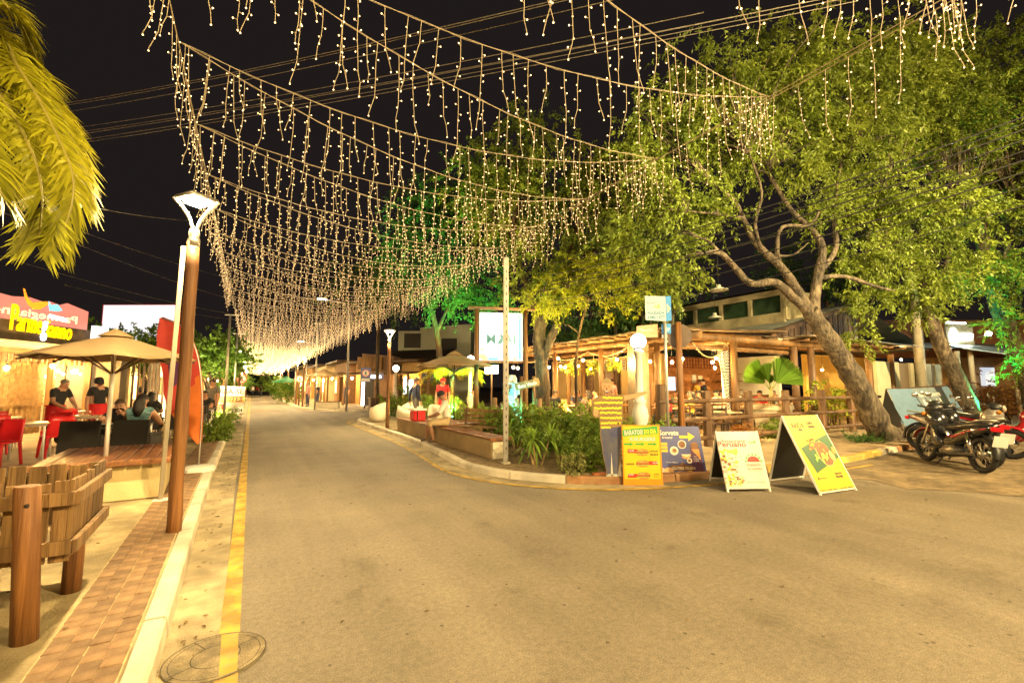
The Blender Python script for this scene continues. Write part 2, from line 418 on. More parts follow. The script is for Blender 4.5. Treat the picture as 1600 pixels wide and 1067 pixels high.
# sandy lot by the motorcycles, with a ragged edge
edge = [(9.2, 4.85), (8.9, 4.4), (9.3, 3.9), (9.0, 3.3), (9.6, 2.7), (9.9, 2.0), (10.7, 1.4), (10.9, .6), (11.8, 0), (12.3, -1.2), (13.6, -2.2), (15, -4), (40, -4), (40, 5.3), (14, 5.1), (11, 4.92)]
sheet_obj('dirt_lot', edge, .005, M['sand'])

def smooth_poly(pts, n=5):
    out = []
    for i in range(len(pts) - 1):
        p0 = pts[max(i - 1, 0)]; p1 = pts[i]; p2 = pts[i + 1]; p3 = pts[min(i + 2, len(pts) - 1)]
        for k in range(n):
            t = k / n
            out.append(tuple(.5 * (2 * p1[j] + (p2[j] - p0[j]) * t + (2 * p0[j] - 5 * p1[j] + 4 * p2[j] - p3[j]) * t * t + (3 * p1[j] - p0[j] - 3 * p2[j] + p3[j]) * t ** 3) for j in range(len(p1))))
    out.append(tuple(pts[-1])); return out
KR = smooth_poly([(5.6, 22.75), (4.75, 22.5), (4.25, 21.7), (4.12, 19.5), (4.1, 16), (4.05, 13), (3.85, 10.3), (3.68, 8.7), (3.72, 7.8), (3.95, 7.1), (4.4, 6.45), (5.1, 5.88), (6.4, 5.45), (8.5, 5.15), (11.1, 5.0), (14, 5.2), (20, 5.3), (30, 5.5), (45, 5.6)], 4)
def left_of(poly, off):
    out = []
    for i, p in enumerate(poly):
        a = Vector(poly[max(i - 1, 0)]); b = Vector(poly[min(i + 1, len(poly) - 1)]); d = (b - a).normalized()
        out.append((p[0] - d.y * off, p[1] + d.x * off))
    return out
def kerb(name, poly, width, h, mats_by_len, seg=1.0, side=1, gap=.008, zmin=-.02):
    """a kerb of single stones along a polyline; the road lies to the right of its direction when side=1"""
    P = [Vector(p) for p in poly]; L = [0.0]
    for a, b in zip(P, P[1:]): L.append(L[-1] + (b - a).length)
    def at(s):
        for i in range(len(P) - 1):
            if s <= L[i + 1] or i == len(P) - 2:
                t = (s - L[i]) / max(L[i + 1] - L[i], 1e-6); d = (P[i + 1] - P[i]).normalized()
                return P[i].lerp(P[i + 1], t), Vector((-d.y, d.x)) * side
    k = tag(bpy.data.objects.new(name, None), kind='structure'); COL.objects.link(k)
    s = 0.0
    while s < L[-1] - .05:
        e = min(s + seg * RND.uniform(.92, 1.08), L[-1]); n = 4
        b = MB(); vs = []; fs = []; dz = RND.uniform(-.006, .006); dx = RND.uniform(-.006, .006); ch = .022
        prof = [(0 + dx, zmin), (.012 + dx, h - ch + dz), (ch + .01 + dx, h + dz), (width - .01, h + dz), (width, h - .02)]
        for i in range(n + 1):
            p, nn = at(s + gap + (e - s - 2 * gap) * i / n)
            for a, z in prof: vs.append((p.x + nn.x * a, p.y + nn.y * a, z))
        q = len(prof)
        for i in range(n):
            for j in range(q - 1): fs.append((i * q + j, i * q + j + 1, (i + 1) * q + j + 1, (i + 1) * q + j) if side < 0 else (i * q + j, (i + 1) * q + j, (i + 1) * q + j + 1, i * q + j + 1))
        fs.append(tuple(range(q))); fs.append(tuple(range(n * q, n * q + q))[::-1])
        b.add(vs, fs); mid = at((s + e) / 2)[0]
        b.build('kerb_stone', mats_by_len(mid), k)
        s = e
    return k
kerb('left_kerb', [(-.30, -4), (-.37, 3.2), (-.44, 6), (-.52, 9.8), (-.55, 16.7), (-.52, 30), (-.46, 60)], .14, .125, lambda p: M['kerb'], 1.15, side=1)
kerb('left_kerb_far', [(-.44, 60.1), (-.44, 140)], .14, .125, lambda p: M['kerb'], 20, side=1)
def kcol(p):
    if p.x < 4.9 or p.y > 6.1: return M['kerb']
    if p.x < 6.3: return M['kerb_r']
    if p.x < 11.2: return M['kerb_y'] if p.x > 8.5 else M['kerb_r']
    if p.x < 12.6: return M['kerb_y']
    if p.x < 14.3: return M['kerb']
    return M['kerb_r']
kerb('right_kerb', KR, .15, .125, kcol, .95, side=1)
ins = left_of(KR, .10)
sheet_obj('right_pavement', ins + [(45, 22.7), (6, 22.7)], .113, M['walk_r'])
# yellow line that follows the right kerb
o1 = left_of(KR, -.34); o2 = left_of(KR, -.43)
i0 = 5; i1 = 57
yb = MB(); yb.add([(x, y, .006) for x, y in o1[i0:i1]] + [(x, y, .006) for x, y in o2[i0:i1]], [(i, i + (i1 - i0), i + 1 + (i1 - i0), i + 1) for i in range(i1 - i0 - 1)])
tag(yb.build('yellow_kerb_line', M['yellow_line']), kind='structure')
gs = left_of(KR, -.33); gi = left_of(KR, .02); gb = MB()
gb.add([(x, y, .003) for x, y in gi[5:48]] + [(x, y, .003) for x, y in gs[5:48]], [(i, i + 43, i + 44, i + 1) for i in range(42)])
tag(gb.build('right_gutter_strip', M['gutter']), kind='structure')
# far side of the second junction
KF = [(20, 30.2), (6.2, 30.0), (5.3, 30.4), (3.4, 34.2), (3.0, 37.5), (2.95, 60), (2.95, 140)][::-1]
KF2 = [(p[0], p[1]) for p in KF]
kerb('far_kerb', KF2, .16, .125, lambda p: M['kerb'], 3.0, side=1)
sheet_obj('far_pavement', [(3.05, 140), (3.05, 60), (3.1, 37.5), (3.5, 34.2), (5.4, 30.5), (6.2, 30.1), (60, 30.3), (60, 140)], .113, M['walk_r'])
# left pavement, the strip of brick pavers along its edge, the plaza behind
sheet_obj('left_pavement', [(-.40, -12), (-.47, 3), (-.62, 9.8), (-.64, 17), (-.58, 60), (-.55, 140), (-3.3, 140), (-3.0, 12), (-2.7, 8), (-2.6, 4), (-3.0, -12)], .113, M['walk_l'])
sheet_obj('left_plaza', [(-2.5, -12), (-2.5, 140), (-60, 140), (-60, -12)], .109, M['plaza'])
def PX(y): return float(np.interp(y, [-4, 3.2, 6, 9.8, 16.7, 30], [-.505, -.575, -.645, -.725, -.755, -.725]))
def paver_mesh():
    b = MB(); b.box((0, 0, 0), (.098, .195, .02), b=.004); o = b.build('brick_paver', M['paver']); me = o.data; bpy.data.objects.remove(o); return me
pm = paver_mesh()
strip = tag(bpy.data.objects.new('paver_strip', None), kind='structure'); COL.objects.link(strip)
far = MB(); nb = 0
bed = MB(); bed.add([(PX(y) + .06, y, .1165) for y in range(-3, 25)] + [(PX(y) - .36, y, .1165) for y in range(-3, 25)], [(i, i + 1, i + 29, i + 28) for i in range(27)]); bed.build('paver_bed', mat('paver_joint_sand', (.42, .33, .17), .95, var=.2, vscale=20, bump=.4), strip)
for r_ in range(110):
    y = 1.4 + r_ * .2
    for c_ in range(4):
        x = PX(y) - c_ * .1015; yy = y + (.1 if c_ % 2 else 0) + RND.uniform(-.003, .003)
        if 3.1 < y < 14.6 and not (5.78 < yy < 6.06 and c_ < 1) and nb < 270:
            inst('brick', pm, strip, (x, yy, .112 + RND.uniform(0, .0035)), (RND.uniform(-.008, .008), RND.uniform(-.012, .012), RND.uniform(-.015, .015))); nb += 1
        else: far.box((x, yy, .1125), (.098, .195, .02), rz=RND.uniform(-.01, .01))
tag(far.build('brick_run', M['paver'], strip), kind='stuff')

# manhole cover
mh = thing('manhole_cover', 'round worn manhole cover set in the road edge under the yellow line', 'manhole cover', (-.105, 3.36, .0)); mh.scale = (.88, .88, 1)
iron = mat('worn_iron', (.24, .19, .11), .8, col2=(.36, .29, .165), vscale=12, bump=1.2, bscale=70, dirt=.45); groove = mat('iron_groove', (.03, .022, .014), .9)
b = MB(); b.lathe([(.30, .001), (.30, .0125), (0.0, .0125)], 48, smooth=False); b.build('cover', iron, mh)
b = MB(); b.lathe([(.300, .0131), (.294, .0131)], 48); b.lathe([(.145, .0131), (.139, .0131)], 40); b.lathe([(.264, .0131), (.260, .0131)], 40)
for k in range(4):
    a = k * math.pi / 2 + .5; c_, s_ = math.cos(a), math.sin(a); n_ = Vector((-s_, c_, 0)) * .003; p, q = Vector((c_ * .145, s_ * .145, .0132)), Vector((c_ * .292, s_ * .292, .0132))
    b.add([p - n_, q - n_, q + n_, p + n_], [(0, 1, 2, 3)])
b.build('groove', groove, mh)
b = MB(); b.add([(.03, -.28, .0135), (.13, -.25, .0135), (.125, .255, .0135), (.02, .285, .0135)], [(0, 1, 2, 3)]); b.build('painted_stripe', M['yellow_line'], mh)

# fallen leaves scattered on road, gutter and pavement
b = MB()
for i in range(330):
    u = RND.random()
    if u < .45: x, y, z = RND.gauss(-.30, .08), RND.uniform(2.4, 16), .009
    elif u < .6: x, y, z = RND.uniform(-2.2, -.6), RND.uniform(3, 11), .128
    elif u < .85: x, y, z = RND.uniform(.2, 9), RND.uniform(1.6, 9), .006
    else: x, y, z = RND.uniform(9.5, 16), RND.uniform(1.5, 4.8), .012
    if -.6 < x < -.42: continue
    if x > 3.4 and y > 5.2: continue
    a = RND.uniform(0, 6.28); s_ = RND.uniform(.012, .03); c_, d_ = math.cos(a) * s_, math.sin(a) * s_
    b.add([(x - c_, y - d_, z), (x - d_ * .4, y + c_ * .4, z + .008), (x + c_, y + d_, z + .003), (x + d_ * .4, y - c_ * .4, z + .009)], [(0, 1, 2, 3)])
tag(b.build('fallen_leaves', mat('dry_leaf', (.15, .10, .03), .8, island=.6)), 'small dry leaves scattered over road and gutter', 'leaves', kind='stuff')
# ================================================================== BUILDERS
# ---- people: one continuous skinned body; clothes are its colours, hair and apron its children
BONES = [('pelvis', 'spine', 't'), ('spine', 'chest', 't'), ('chest', 'neck', 'n'), ('neck', 'head', 's'), ('head', 'top', 's')]
for s_ in 'LR':
    BONES += [('chest', 'sh' + s_, 't'), ('sh' + s_, 'el' + s_, 'u'), ('el' + s_, 'wr' + s_, 'f'), ('wr' + s_, 'ha' + s_, 's'),
              ('pelvis', 'hip' + s_, 'p'), ('hip' + s_, 'kn' + s_, 'p'), ('kn' + s_, 'an' + s_, 'c'), ('an' + s_, 'toe' + s_, 'b')]
RAD = dict(pelvis=(.155, .115), spine=(.145, .105), chest=(.165, .115), neck=(.062, .062), head=(.088, .098), top=(.075, .085), sh=(.075, .075), el=(.05, .05), wr=(.036, .036), ha=(.04, .026), hip=(.105, .105), kn=(.068, .068), an=(.046, .046), toe=(.042, .034))
STAND = dict(pelvis=(0, 0, .94), spine=(0, .005, 1.12), chest=(0, 0, 1.33), neck=(0, -.005, 1.49), head=(0, .025, 1.59), top=(0, .02, 1.68),
             shL=(-.175, -.005, 1.41), elL=(-.235, -.02, 1.12), wrL=(-.245, .06, .88), haL=(-.24, .09, .79), hipL=(-.095, 0, .90), knL=(-.11, .02, .49), anL=(-.115, -.02, .09), toeL=(-.125, .12, .04))
SIT = dict(pelvis=(0, 0, .54), spine=(0, -.01, .72), chest=(0, .02, .93), neck=(0, .05, 1.09), head=(0, .085, 1.19), top=(0, .085, 1.28),
           shL=(-.175, .02, 1.01), elL=(-.25, .16, .78), wrL=(-.15, .37, .77), haL=(-.11, .45, .775), hipL=(-.1, .03, .52), knL=(-.12, .45, .53), anL=(-.12, .40, .09), toeL=(-.13, .54, .04))
def pose(base, **kw):
    p = dict(base)
    for k in list(p):
        if k.endswith('L') and k[:-1] + 'R' not in p: p[k[:-1] + 'R'] = (-p[k][0], p[k][1], p[k][2])
    for k, v in kw.items(): p[k] = v
    return {k: Vector(v) for k, v in p.items()}
POSES = dict(
    stand=pose(STAND), lean=pose(STAND, spine=(0, .03, 1.11), chest=(0, .10, 1.30), neck=(0, .14, 1.45), head=(0, .2, 1.53), top=(0, .22, 1.62), shL=(-.175, .11, 1.38), shR=(.175, .11, 1.38), elL=(-.24, .2, 1.1), elR=(.24, .2, 1.1), wrL=(-.16, .40, .96), wrR=(.14, .42, .95), haL=(-.13, .48, .93), haR=(.11, .50, .92)),
    look=pose(STAND, head=(.03, .06, 1.585), top=(.06, .07, 1.67), elL=(-.25, -.03, 1.12), wrL=(-.26, .03, .87), haL=(-.25, .06, .78)),
    walk=pose(STAND, knL=(-.1, .14, .5), anL=(-.11, .12, .1), toeL=(-.12, .26, .05), knR=(.1, -.02, .48), anR=(.11, -.2, .13), toeR=(.12, -.08, .05), elL=(-.24, -.12, 1.13), wrL=(-.24, -.1, .88), haL=(-.23, -.08, .8)),
    crossed=pose(STAND, elL=(-.25, .08, 1.14), wrL=(-.03, .2, 1.18), haL=(.06, .2, 1.19), elR=(.25, .08, 1.14), wrR=(.04, .23, 1.15), haR=(-.05, .24, 1.16)),
    sit=pose(SIT), sitback=pose(SIT, spine=(0, -.05, .72), chest=(0, -.06, .94), neck=(0, -.05, 1.1), head=(0, -.01, 1.2), top=(0, -.02, 1.29), shL=(-.175, -.06, 1.02), shR=(.175, -.06, 1.02), elL=(-.27, .1, .78), elR=(.27, .1, .78)),
    sitturn=pose(SIT, head=(.04, .07, 1.19), top=(.06, .06, 1.28), elR=(.30, .22, .85), wrR=(.22, .46, .86), haR=(.2, .54, .87)),
    think=pose(SIT, spine=(0, .06, .72), chest=(0, .17, .90), neck=(0, .26, 1.03), head=(.02, .33, 1.10), top=(.03, .34, 1.19), shL=(-.185, .18, .97), shR=(.185, .18, .97), elL=(-.30, .36, .77), wrL=(-.10, .47, .90), haL=(-.04, .46, .98), elR=(.34, .33, .80), wrR=(.20, .52, .775), haR=(.13, .57, .78)),
    bench=pose(SIT, pelvis=(0, 0, .52), spine=(.0, .0, .70), chest=(.0, .05, .91), neck=(.0, .11, 1.06), head=(.0, .16, 1.15), top=(.0, .18, 1.24), shL=(-.18, .06, .99), shR=(.18, .06, .99), elL=(-.22, .22, .74), elR=(.23, .2, .74), wrL=(-.10, .42, .66), wrR=(.12, .40, .66), haL=(-.05, .48, .67), haR=(.07, .47, .66), knL=(-.13, .44, .50), anL=(-.12, .34, .09), toeL=(-.13, .47, .05), knR=(.13, .46, .49), anR=(.13, .52, .10), toeR=(.14, .65, .06)),
)
_body = {}
def body_geo(pn):
    if pn in _body: return _body[pn]
    J = POSES[pn]; names = list(J); ix = {n: i for i, n in enumerate(names)}
    names.sort(key=lambda n: n != 'pelvis'); ix = {n: i for i, n in enumerate(names)}
    me = bpy.data.meshes.new('body'); me.from_pydata([J[n] for n in names], [(ix[a], ix[b]) for a, b, _ in BONES], [])
    ob = bpy.data.objects.new('body', me); COL.objects.link(ob)
    sk = ob.modifiers.new('skin', 'SKIN'); sk.use_smooth_shade = True
    lay = me.skin_vertices[0].data if me.skin_vertices else None
    if lay is None:
        bpy.context.view_layer.objects.active = ob; bpy.ops.mesh.customdata_skin_add(); lay = me.skin_vertices[0].data
    for n in names:
        k = n[:-1] if n[-1] in 'LR' and n[:-1] in RAD else n; lay[ix[n]].radius = RAD[k]; lay[ix[n]].use_root = n == 'pelvis'
    sb = ob.modifiers.new('sub', 'SUBSURF'); sb.levels = sb.render_levels = 2
    dg = bpy.context.evaluated_depsgraph_get(); e = bpy.data.meshes.new_from_object(ob.evaluated_get(dg))
    vs = [v.co.copy() for v in e.vertices]; fs = [tuple(p.vertices) for p in e.polygons]; kinds = []
    segs = [(J[a], J[b], k) for a, b, k in BONES]
    for f in fs:
        c = sum((vs[i] for i in f), Vector()) / len(f); best = (9, 't', 0)
        for a, b, k in segs:
            d = b - a; t = max(0, min(1, (c - a).dot(d) / d.length_squared)); r = (c - a - d * t).length
            if k in 'sn': r *= .92
            if r < best[0]: best = (r, k, t)
        kinds.append((best[1], best[2]))
    bpy.data.objects.remove(ob); bpy.data.meshes.remove(me); bpy.data.meshes.remove(e)
    _body[pn] = (J, vs, fs, kinds); return _body[pn]
def person(label, pn, loc, rz, top, bottom, skin=None, hair='short', group=None, shorts=False, sleeve=.62, cap=None, apron=None, scale=1.0, hairm=None, longsleeve=False, cat='person', shoes=None, knit=None, bare=False):
    J, vs, fs, kinds = body_geo(pn); skin = skin or M['skin']; b = MB(); grp = {}
    for f, (k, t) in zip(fs, kinds):
        if k == 't': m = 1
        elif k == 'n': m = 1 if t < .45 else 0
        elif k == 'u': m = 1 if (t < sleeve or longsleeve) and not bare else 0
        elif k == 'f': m = 1 if longsleeve else 0
        elif k == 'p': m = 2
        elif k == 'c': m = 0 if shorts and t > .15 else 2
        elif k == 'b': m = 3
        else: m = 0
        b.f.append(f); b.m.append(m); b.sm.append(True)
    b.v = [tuple(v) for v in vs]
    H, T, Nk = J['head'], J['top'], J['neck']; up = (T - Nk).normalized(); fw = Vector((H.x * .9, 1, 0)); fw = (fw - up * fw.dot(up)).normalized(); rt = fw.cross(up)
    fc = H + up * .005
    b.tube([fc + fw * .085 + up * .028, fc + fw * .118 - up * .012, fc + fw * .096 - up * .02], [.008, .016, .008], 6, 0)
    for s in (-1, 1):
        b.sph(fc + rt * .033 * s + fw * .083 + up * .028, .0095, 8, 6, 4)
        b.box(fc + rt * .033 * s + fw * .09 + up * .047, (.032, .008, .006), mi=4)
        b.sph(fc + rt * .088 * s + up * .008, .024, 8, 6, 0, sc=(.4, .8, 1.15))
    b.box(fc + fw * .090 - up * .05, (.045, .01, .009), mi=5)
    for s in 'LR':
        wv, hv = J['wr' + s], J['ha' + s]; d = (hv - wv).normalized(); sg = -1 if s == 'L' else 1
        side = d.cross(Vector((0, 0, 1))); side = side.normalized() if side.length > .3 else Vector((0, 1, 0)); pal = side.cross(d)
        for q in range(4):
            o = hv + side * (q - 1.5) * .018 + d * .01; ln = (.06, .072, .068, .054)[q]
            b.tube([o, o + d * ln * .6 - pal * .006, o + d * ln - pal * .024], [.0088, .008, .006], 5, 0)
        o = wv.lerp(hv, .5) + side * .026 * (1 if (side.x * sg) < 0 else -1)
        b.tube([o, o + (d * .5 + side * (1 if (side.x * sg) < 0 else -1)).normalized() * .04, o + d * .05 + side * .03 * (1 if (side.x * sg) < 0 else -1)], [.011, .009, .007], 5, 0)
    p = b.build('person', [skin, top, bottom, shoes or M['black'], M['ink'], mat('lip', (.25, .07, .05), .5)])
    tag(p, label, cat, group); p.location = loc; p.rotation_euler = (0, 0, rz); p.scale = (scale,) * 3
    hm = hairm or M['hair']; hb = MB(); c = H + up * .045 - fw * .012
    if hair in ('short', 'long', 'bun'):
        N_ = 14; rings = 6; vs2 = []; fs2 = []
        for j in range(rings + 1):
            th = (math.pi * .56) * j / rings
            for i in range(N_):
                a = 2 * math.pi * i / N_; front = max(0, math.cos(a)); thh = th * (1 - .38 * front)
                wob = 1 + .05 * math.sin(i * 2.3 + j * 1.7)
                vs2.append(c + (rt * math.sin(a) * .098 + fw * math.cos(a) * .104) * math.sin(thh) * wob + up * (.098 * math.cos(thh)))
        for j in range(rings):
            for i in range(N_): fs2.append((j * N_ + i, j * N_ + (i + 1) % N_, (j + 1) * N_ + (i + 1) % N_, (j + 1) * N_ + i))
        hb.add(vs2, [f[::-1] for f in fs2], 0, True)
        if hair == 'long':
            hb.tube([c - fw * .06 + up * .02, c - fw * .1 - up * .1, c - fw * .10 - up * .22, c - fw * .09 - up * .34], [.07, .095, .085, .03], 10)
        if hair == 'bun': hb.sph(c - fw * .1 + up * .03, .045)
        hb.build('hair', hm, p)
    if cap:
        cb = MB(); cb.lathe([(.104, -.02), (.108, .03), (.085, .085), (.04, .108), (0, .112)], 16)
        rot = Matrix((rt, fw, up)).transposed(); cb.v = [tuple(c + rot @ Vector(v)) for v in cb.v]
        a_ = c + fw * .09 - up * .012; cb.add([a_ - rt * .08, a_ + rt * .08, a_ + rt * .05 + fw * .075 - up * .02, a_ - rt * .05 + fw * .075 - up * .02], [(0, 1, 2, 3)])
        cb.build('cap', cap, p)
    if apron:
        ab = MB(); n = 12; vs2 = []; fs2 = []
        for j, z in enumerate((.60, .78, 1.0)):
            for i in range(n + 1):
                a = math.pi * (-.12 + 1.24 * i / n); q = 1 + .03 * math.sin(i * 2) * (j == 0)
                vs2.append((math.cos(a) * (.205 - .005 * j) * q, math.sin(a) * (.175 - .01 * j) * q + .01, z))
        for j in range(2):
            for i in range(n): fs2.append((j * (n + 1) + i, j * (n + 1) + i + 1, (j + 1) * (n + 1) + i + 1, (j + 1) * (n + 1) + i))
        ab.add(vs2, fs2, 0, True); ab.lathe([(.198, .985), (.204, 1.0), (.198, 1.02)], 16, mi=0); ab.build('apron', apron, p)
    return p
CL = dict(black=mat('cloth_black', (.016, .016, .018), .9, var=.3, vscale=30), navy=mat('cloth_navy', (.02, .028, .06), .9, var=.2, vscale=30), white=mat('cloth_white', (.66, .62, .54), .9, var=.06, vscale=14, bump=.5, bscale=18),
          red=mat('cloth_red', (.55, .016, .02), .85, var=.12, vscale=12), khaki=mat('cloth_khaki', (.42, .31, .16), .9, var=.12, vscale=14, bump=.4, bscale=20), grey=mat('cloth_grey', (.12, .11, .10), .9, var=.2, vscale=20), yellow=mat('cloth_yellow', (.58, .36, .05), .9, var=.1), denim=mat('cloth_denim', (.05, .06, .11), .9, var=.3, vscale=20),
          green=mat('cloth_green', (.05, .09, .035), .9, var=.2), pink=mat('cloth_pink', (.5, .22, .2), .9, var=.1), teal=mat('cloth_teal_stripe', (.02, .05, .06), .9, col2=(.20, .40, .42), vscale=26, stretch=(.3, .3, 2.2)))

# ---- furniture
def red_chair(label, loc, rz):
    t = thing('plastic_chair', label, 'chair', loc, rz, 'red chairs on the plaza')
    m = M['red_plastic']
    b = MB(); b.box((0, 0, .44), (.43, .43, .035), b=.012); b.build('seat', m, t)
    b = MB(); n = 6; vs = []; fs = []
    for th in (0, .018):
        for j in range(5):
            for i in range(n + 1):
                u = i / n - .5; z = .46 + .40 * j / 4; vs.append((u * (.43 - .03 * j / 4), -.205 - .06 * j / 4 - .03 * (u * 2) ** 2 * -1 - th, z))
    q = (n + 1) * 5
    for j in range(4):
        for i in range(n):
            a = j * (n + 1) + i; fs += [(a, a + 1, a + n + 2, a + n + 1), (a + q, a + n + 1 + q, a + n + 2 + q, a + 1 + q)]
    for i in range(n): a = 4 * (n + 1) + i; fs.append((a, a + 1, a + 1 + q, a + q))
    for j in range(4): a = j * (n + 1); fs += [(a, a + n + 1, a + n + 1 + q, a + q), (a + n, a + n + q, a + 2 * n + 1 + q, a + 2 * n + 1)]
    b.add(vs, fs, 0, True); b.build('backrest', m, t)
    for sx in (-1, 1):
        for sy in (-1, 1):
            b = MB(); b.bar((sx * .185, sy * .185, .43), (sx * .215, sy * .225, 0), .042, .042, b=.008); b.build('leg', m, t)
    return t
def white_table(label, loc, rz, group='small pale tables with silver legs', top=None, s=(.7, .7)):
    t = thing('cafe_table', label, 'table', loc, rz, group)
    b = MB(); b.box((0, 0, .735), (s[0], s[1], .03), b=.008); b.build('tabletop', top or mat('pale_laminate', (.55, .42, .26), .35, var=.12, vscale=8), t)
    b = MB(); b.box((0, 0, .70), (s[0] - .08, s[1] - .08, .035)); b.build('apron_frame', M['metal'], t)
    for sx in (-1, 1):
        for sy in (-1, 1):
            b = MB(); b.cyl((sx * (s[0] / 2 - .06), sy * (s[1] / 2 - .06), .70), (sx * (s[0] / 2 - .05), sy * (s[1] / 2 - .05), 0), .02, n=10); b.build('leg', M['white_metal'], t)
    return t
def rattan_chair(label, loc, rz):
    t = thing('rattan_armchair', label, 'armchair', loc, rz, 'black rattan armchairs on the pavement'); m = M['black_rattan']
    b = MB(); b.box((0, .02, .40), (.52, .5, .09), b=.02); b.build('seat', m, t)
    b = MB(); b.box((0, -.25, .60), (.56, .055, .56), b=.02, rot=Matrix.Rotation(R(-6), 3, 'X')); b.build('backrest', m, t)
    for s in (-1, 1):
        b = MB(); b.box((s * .28, 0, .60), (.055, .5, .05), b=.015); b.box((s * .28, .0, .46), (.04, .46, .22), b=.015); b.build('armrest', m, t)
        for y in (-.22, .22):
            b = MB(); b.cyl((s * .255, y, .42), (s * .265, y * 1.06, 0), .018, n=8); b.build('leg', M['metal'], t)
    return t
def wood_chair(label, loc, rz, group, m=None):
    t = thing('wooden_chair', label, 'chair', loc, rz, group); m = m or M['dark_wood']
    b = MB(); b.box((0, 0, .45), (.42, .42, .035), b=.01); b.build('seat', m, t)
    for x in (-.18, .18):
        b = MB(); b.bar((x, .18, .44), (x, .19, 0), .035, .035); b.build('leg', m, t)
        b = MB(); b.bar((x, -.19, 0), (x, -.21, .92), .035, .035); b.build('leg', m, t)
    for z in (.58, .70, .84):
        b = MB(); b.box((0, -.2, z), (.36, .02, .06), b=.006); b.build('slat', m, t)
    return t
def parasol(name, label, loc, Rr, z_top, z_rim, m, pole_m, sides=8, rz=0.0, pole0=0.0, group=None, pr=.024, lean=0.0):
    t = thing(name, label, 'parasol', loc, rz, group)
    if lean: t.rotation_euler = (lean, 0, rz)
    b = MB(); b.cyl((0, 0, pole0), (0, 0, z_top - .03), pr, pr * .9, 12); b.build('pole', pole_m, t)
    b = MB(); vs = []; fs = []; N_ = sides; seg = 6; rad = 5
    for j in range(rad + 1):
        u = .13 + .87 * j / rad
        for i in range(N_ * seg):
            a = 2 * math.pi * i / (N_ * seg); k = (i % seg) / seg
            ch = math.cos(math.pi / N_) / math.cos(((k) - .5) * 2 * math.pi / N_); sagz = -.012 * Rr * math.sin(math.pi * k) * u
            vs.append((math.cos(a) * Rr * u * ch, math.sin(a) * Rr * u * ch, z_top + (z_rim - z_top) * (u ** 1.12) + sagz))
    n = N_ * seg
    for j in range(rad):
        for i in range(n): fs.append((j * n + i, j * n + (i + 1) % n, (j + 1) * n + (i + 1) % n, (j + 1) * n + i))
    b.add(vs, fs, 0, True); L0 = len(vs); vs2 = [(x, y, z - .02 * Rr - .012 * math.sin(i)) for i, (x, y, z) in enumerate(vs[-n:])]
    b.add(vs[-n:] + vs2, [(i, i + n, (i + 1) % n + n, (i + 1) % n) for i in range(n)], 0, True); can = b.build('canopy', m, t)
    b = MB(); vs = []; fs = []
    for j, (u, dz) in enumerate(((.02, .075), (.10, .05), (.22, .0))):
        for i in range(N_): a = 2 * math.pi * i / N_; vs.append((math.cos(a) * Rr * u, math.sin(a) * Rr * u, z_top + dz * Rr - .0 + (z_rim - z_top) * u * .6 + .01))
    for j in range(2):
        for i in range(N_): fs.append((j * N_ + i, j * N_ + (i + 1) % N_, (j + 1) * N_ + (i + 1) % N_, (j + 1) * N_ + i))
    b.add(vs, fs); b.build('vent', m, can)
    b = MB(); b.lathe([(0, z_top + .15 * Rr * .5 + .05), (.025, z_top + .05), (.03, z_top)], 10); b.build('finial', pole_m, t)
    for i in range(N_):
        a = 2 * math.pi * i / N_; c_, s2 = math.cos(a), math.sin(a)
        b = MB(); b.bar((c_ * .04, s2 * .04, z_top - .09), (c_ * Rr * .985, s2 * Rr * .985, z_rim - .055), .018, .022)
        b.bar((c_ * .03, s2 * .03, z_rim - .22), (c_ * Rr * .5, s2 * Rr * .5, z_rim + (z_top - z_rim) * .46 - .05), .014, .018); b.build('rib', pole_m if pole_m is not M['white_metal'] else M['dark_wood'], t)
    return t

# ---- foliage (numpy)
def leaf_mesh(name, P, D, size, aspect, m, parent=None, fold=.0, jitter=.35, loc=None):
    """one diamond leaf per point P growing along D"""
    n = len(P); rng = NPR
    D = D / np.maximum(np.linalg.norm(D, axis=1, keepdims=True), 1e-6)
    Rn = rng.normal(size=(n, 3)); S = np.cross(D, Rn); S /= np.maximum(np.linalg.norm(S, axis=1, keepdims=True), 1e-6)
    U = np.cross(S, D)
    sz = size * rng.uniform(1 - jitter, 1 + jitter, (n, 1))
    v = np.empty((n, 4, 3)); v[:, 0] = P; v[:, 1] = P + D * sz * .45 + S * sz * aspect * .5; v[:, 2] = P + D * sz + U * sz * -.08; v[:, 3] = P + D * sz * .45 - S * sz * aspect * .5
    if loc is not None: v -= np.array(loc)
    return raw_mesh(name, v.reshape(-1, 3), n, m, parent, loc)
def raw_mesh(name, v, n, m, parent=None, loc=None):
    me = bpy.data.meshes.new(name); me.vertices.add(len(v)); me.vertices.foreach_set('co', v.astype(np.float32).ravel())
    me.loops.add(n * 4); me.loops.foreach_set('vertex_index', np.arange(n * 4, dtype=np.int32))
    me.polygons.add(n); me.polygons.foreach_set('loop_start', np.arange(0, n * 4, 4, dtype=np.int32)); me.polygons.foreach_set('loop_total', np.full(n, 4, dtype=np.int32))
    me.update(); me.validate(); me.materials.append(m)
    o = bpy.data.objects.new(name, me); COL.objects.link(o)
    if parent: o.parent = parent
    elif loc is not None: o.location = loc
    return o
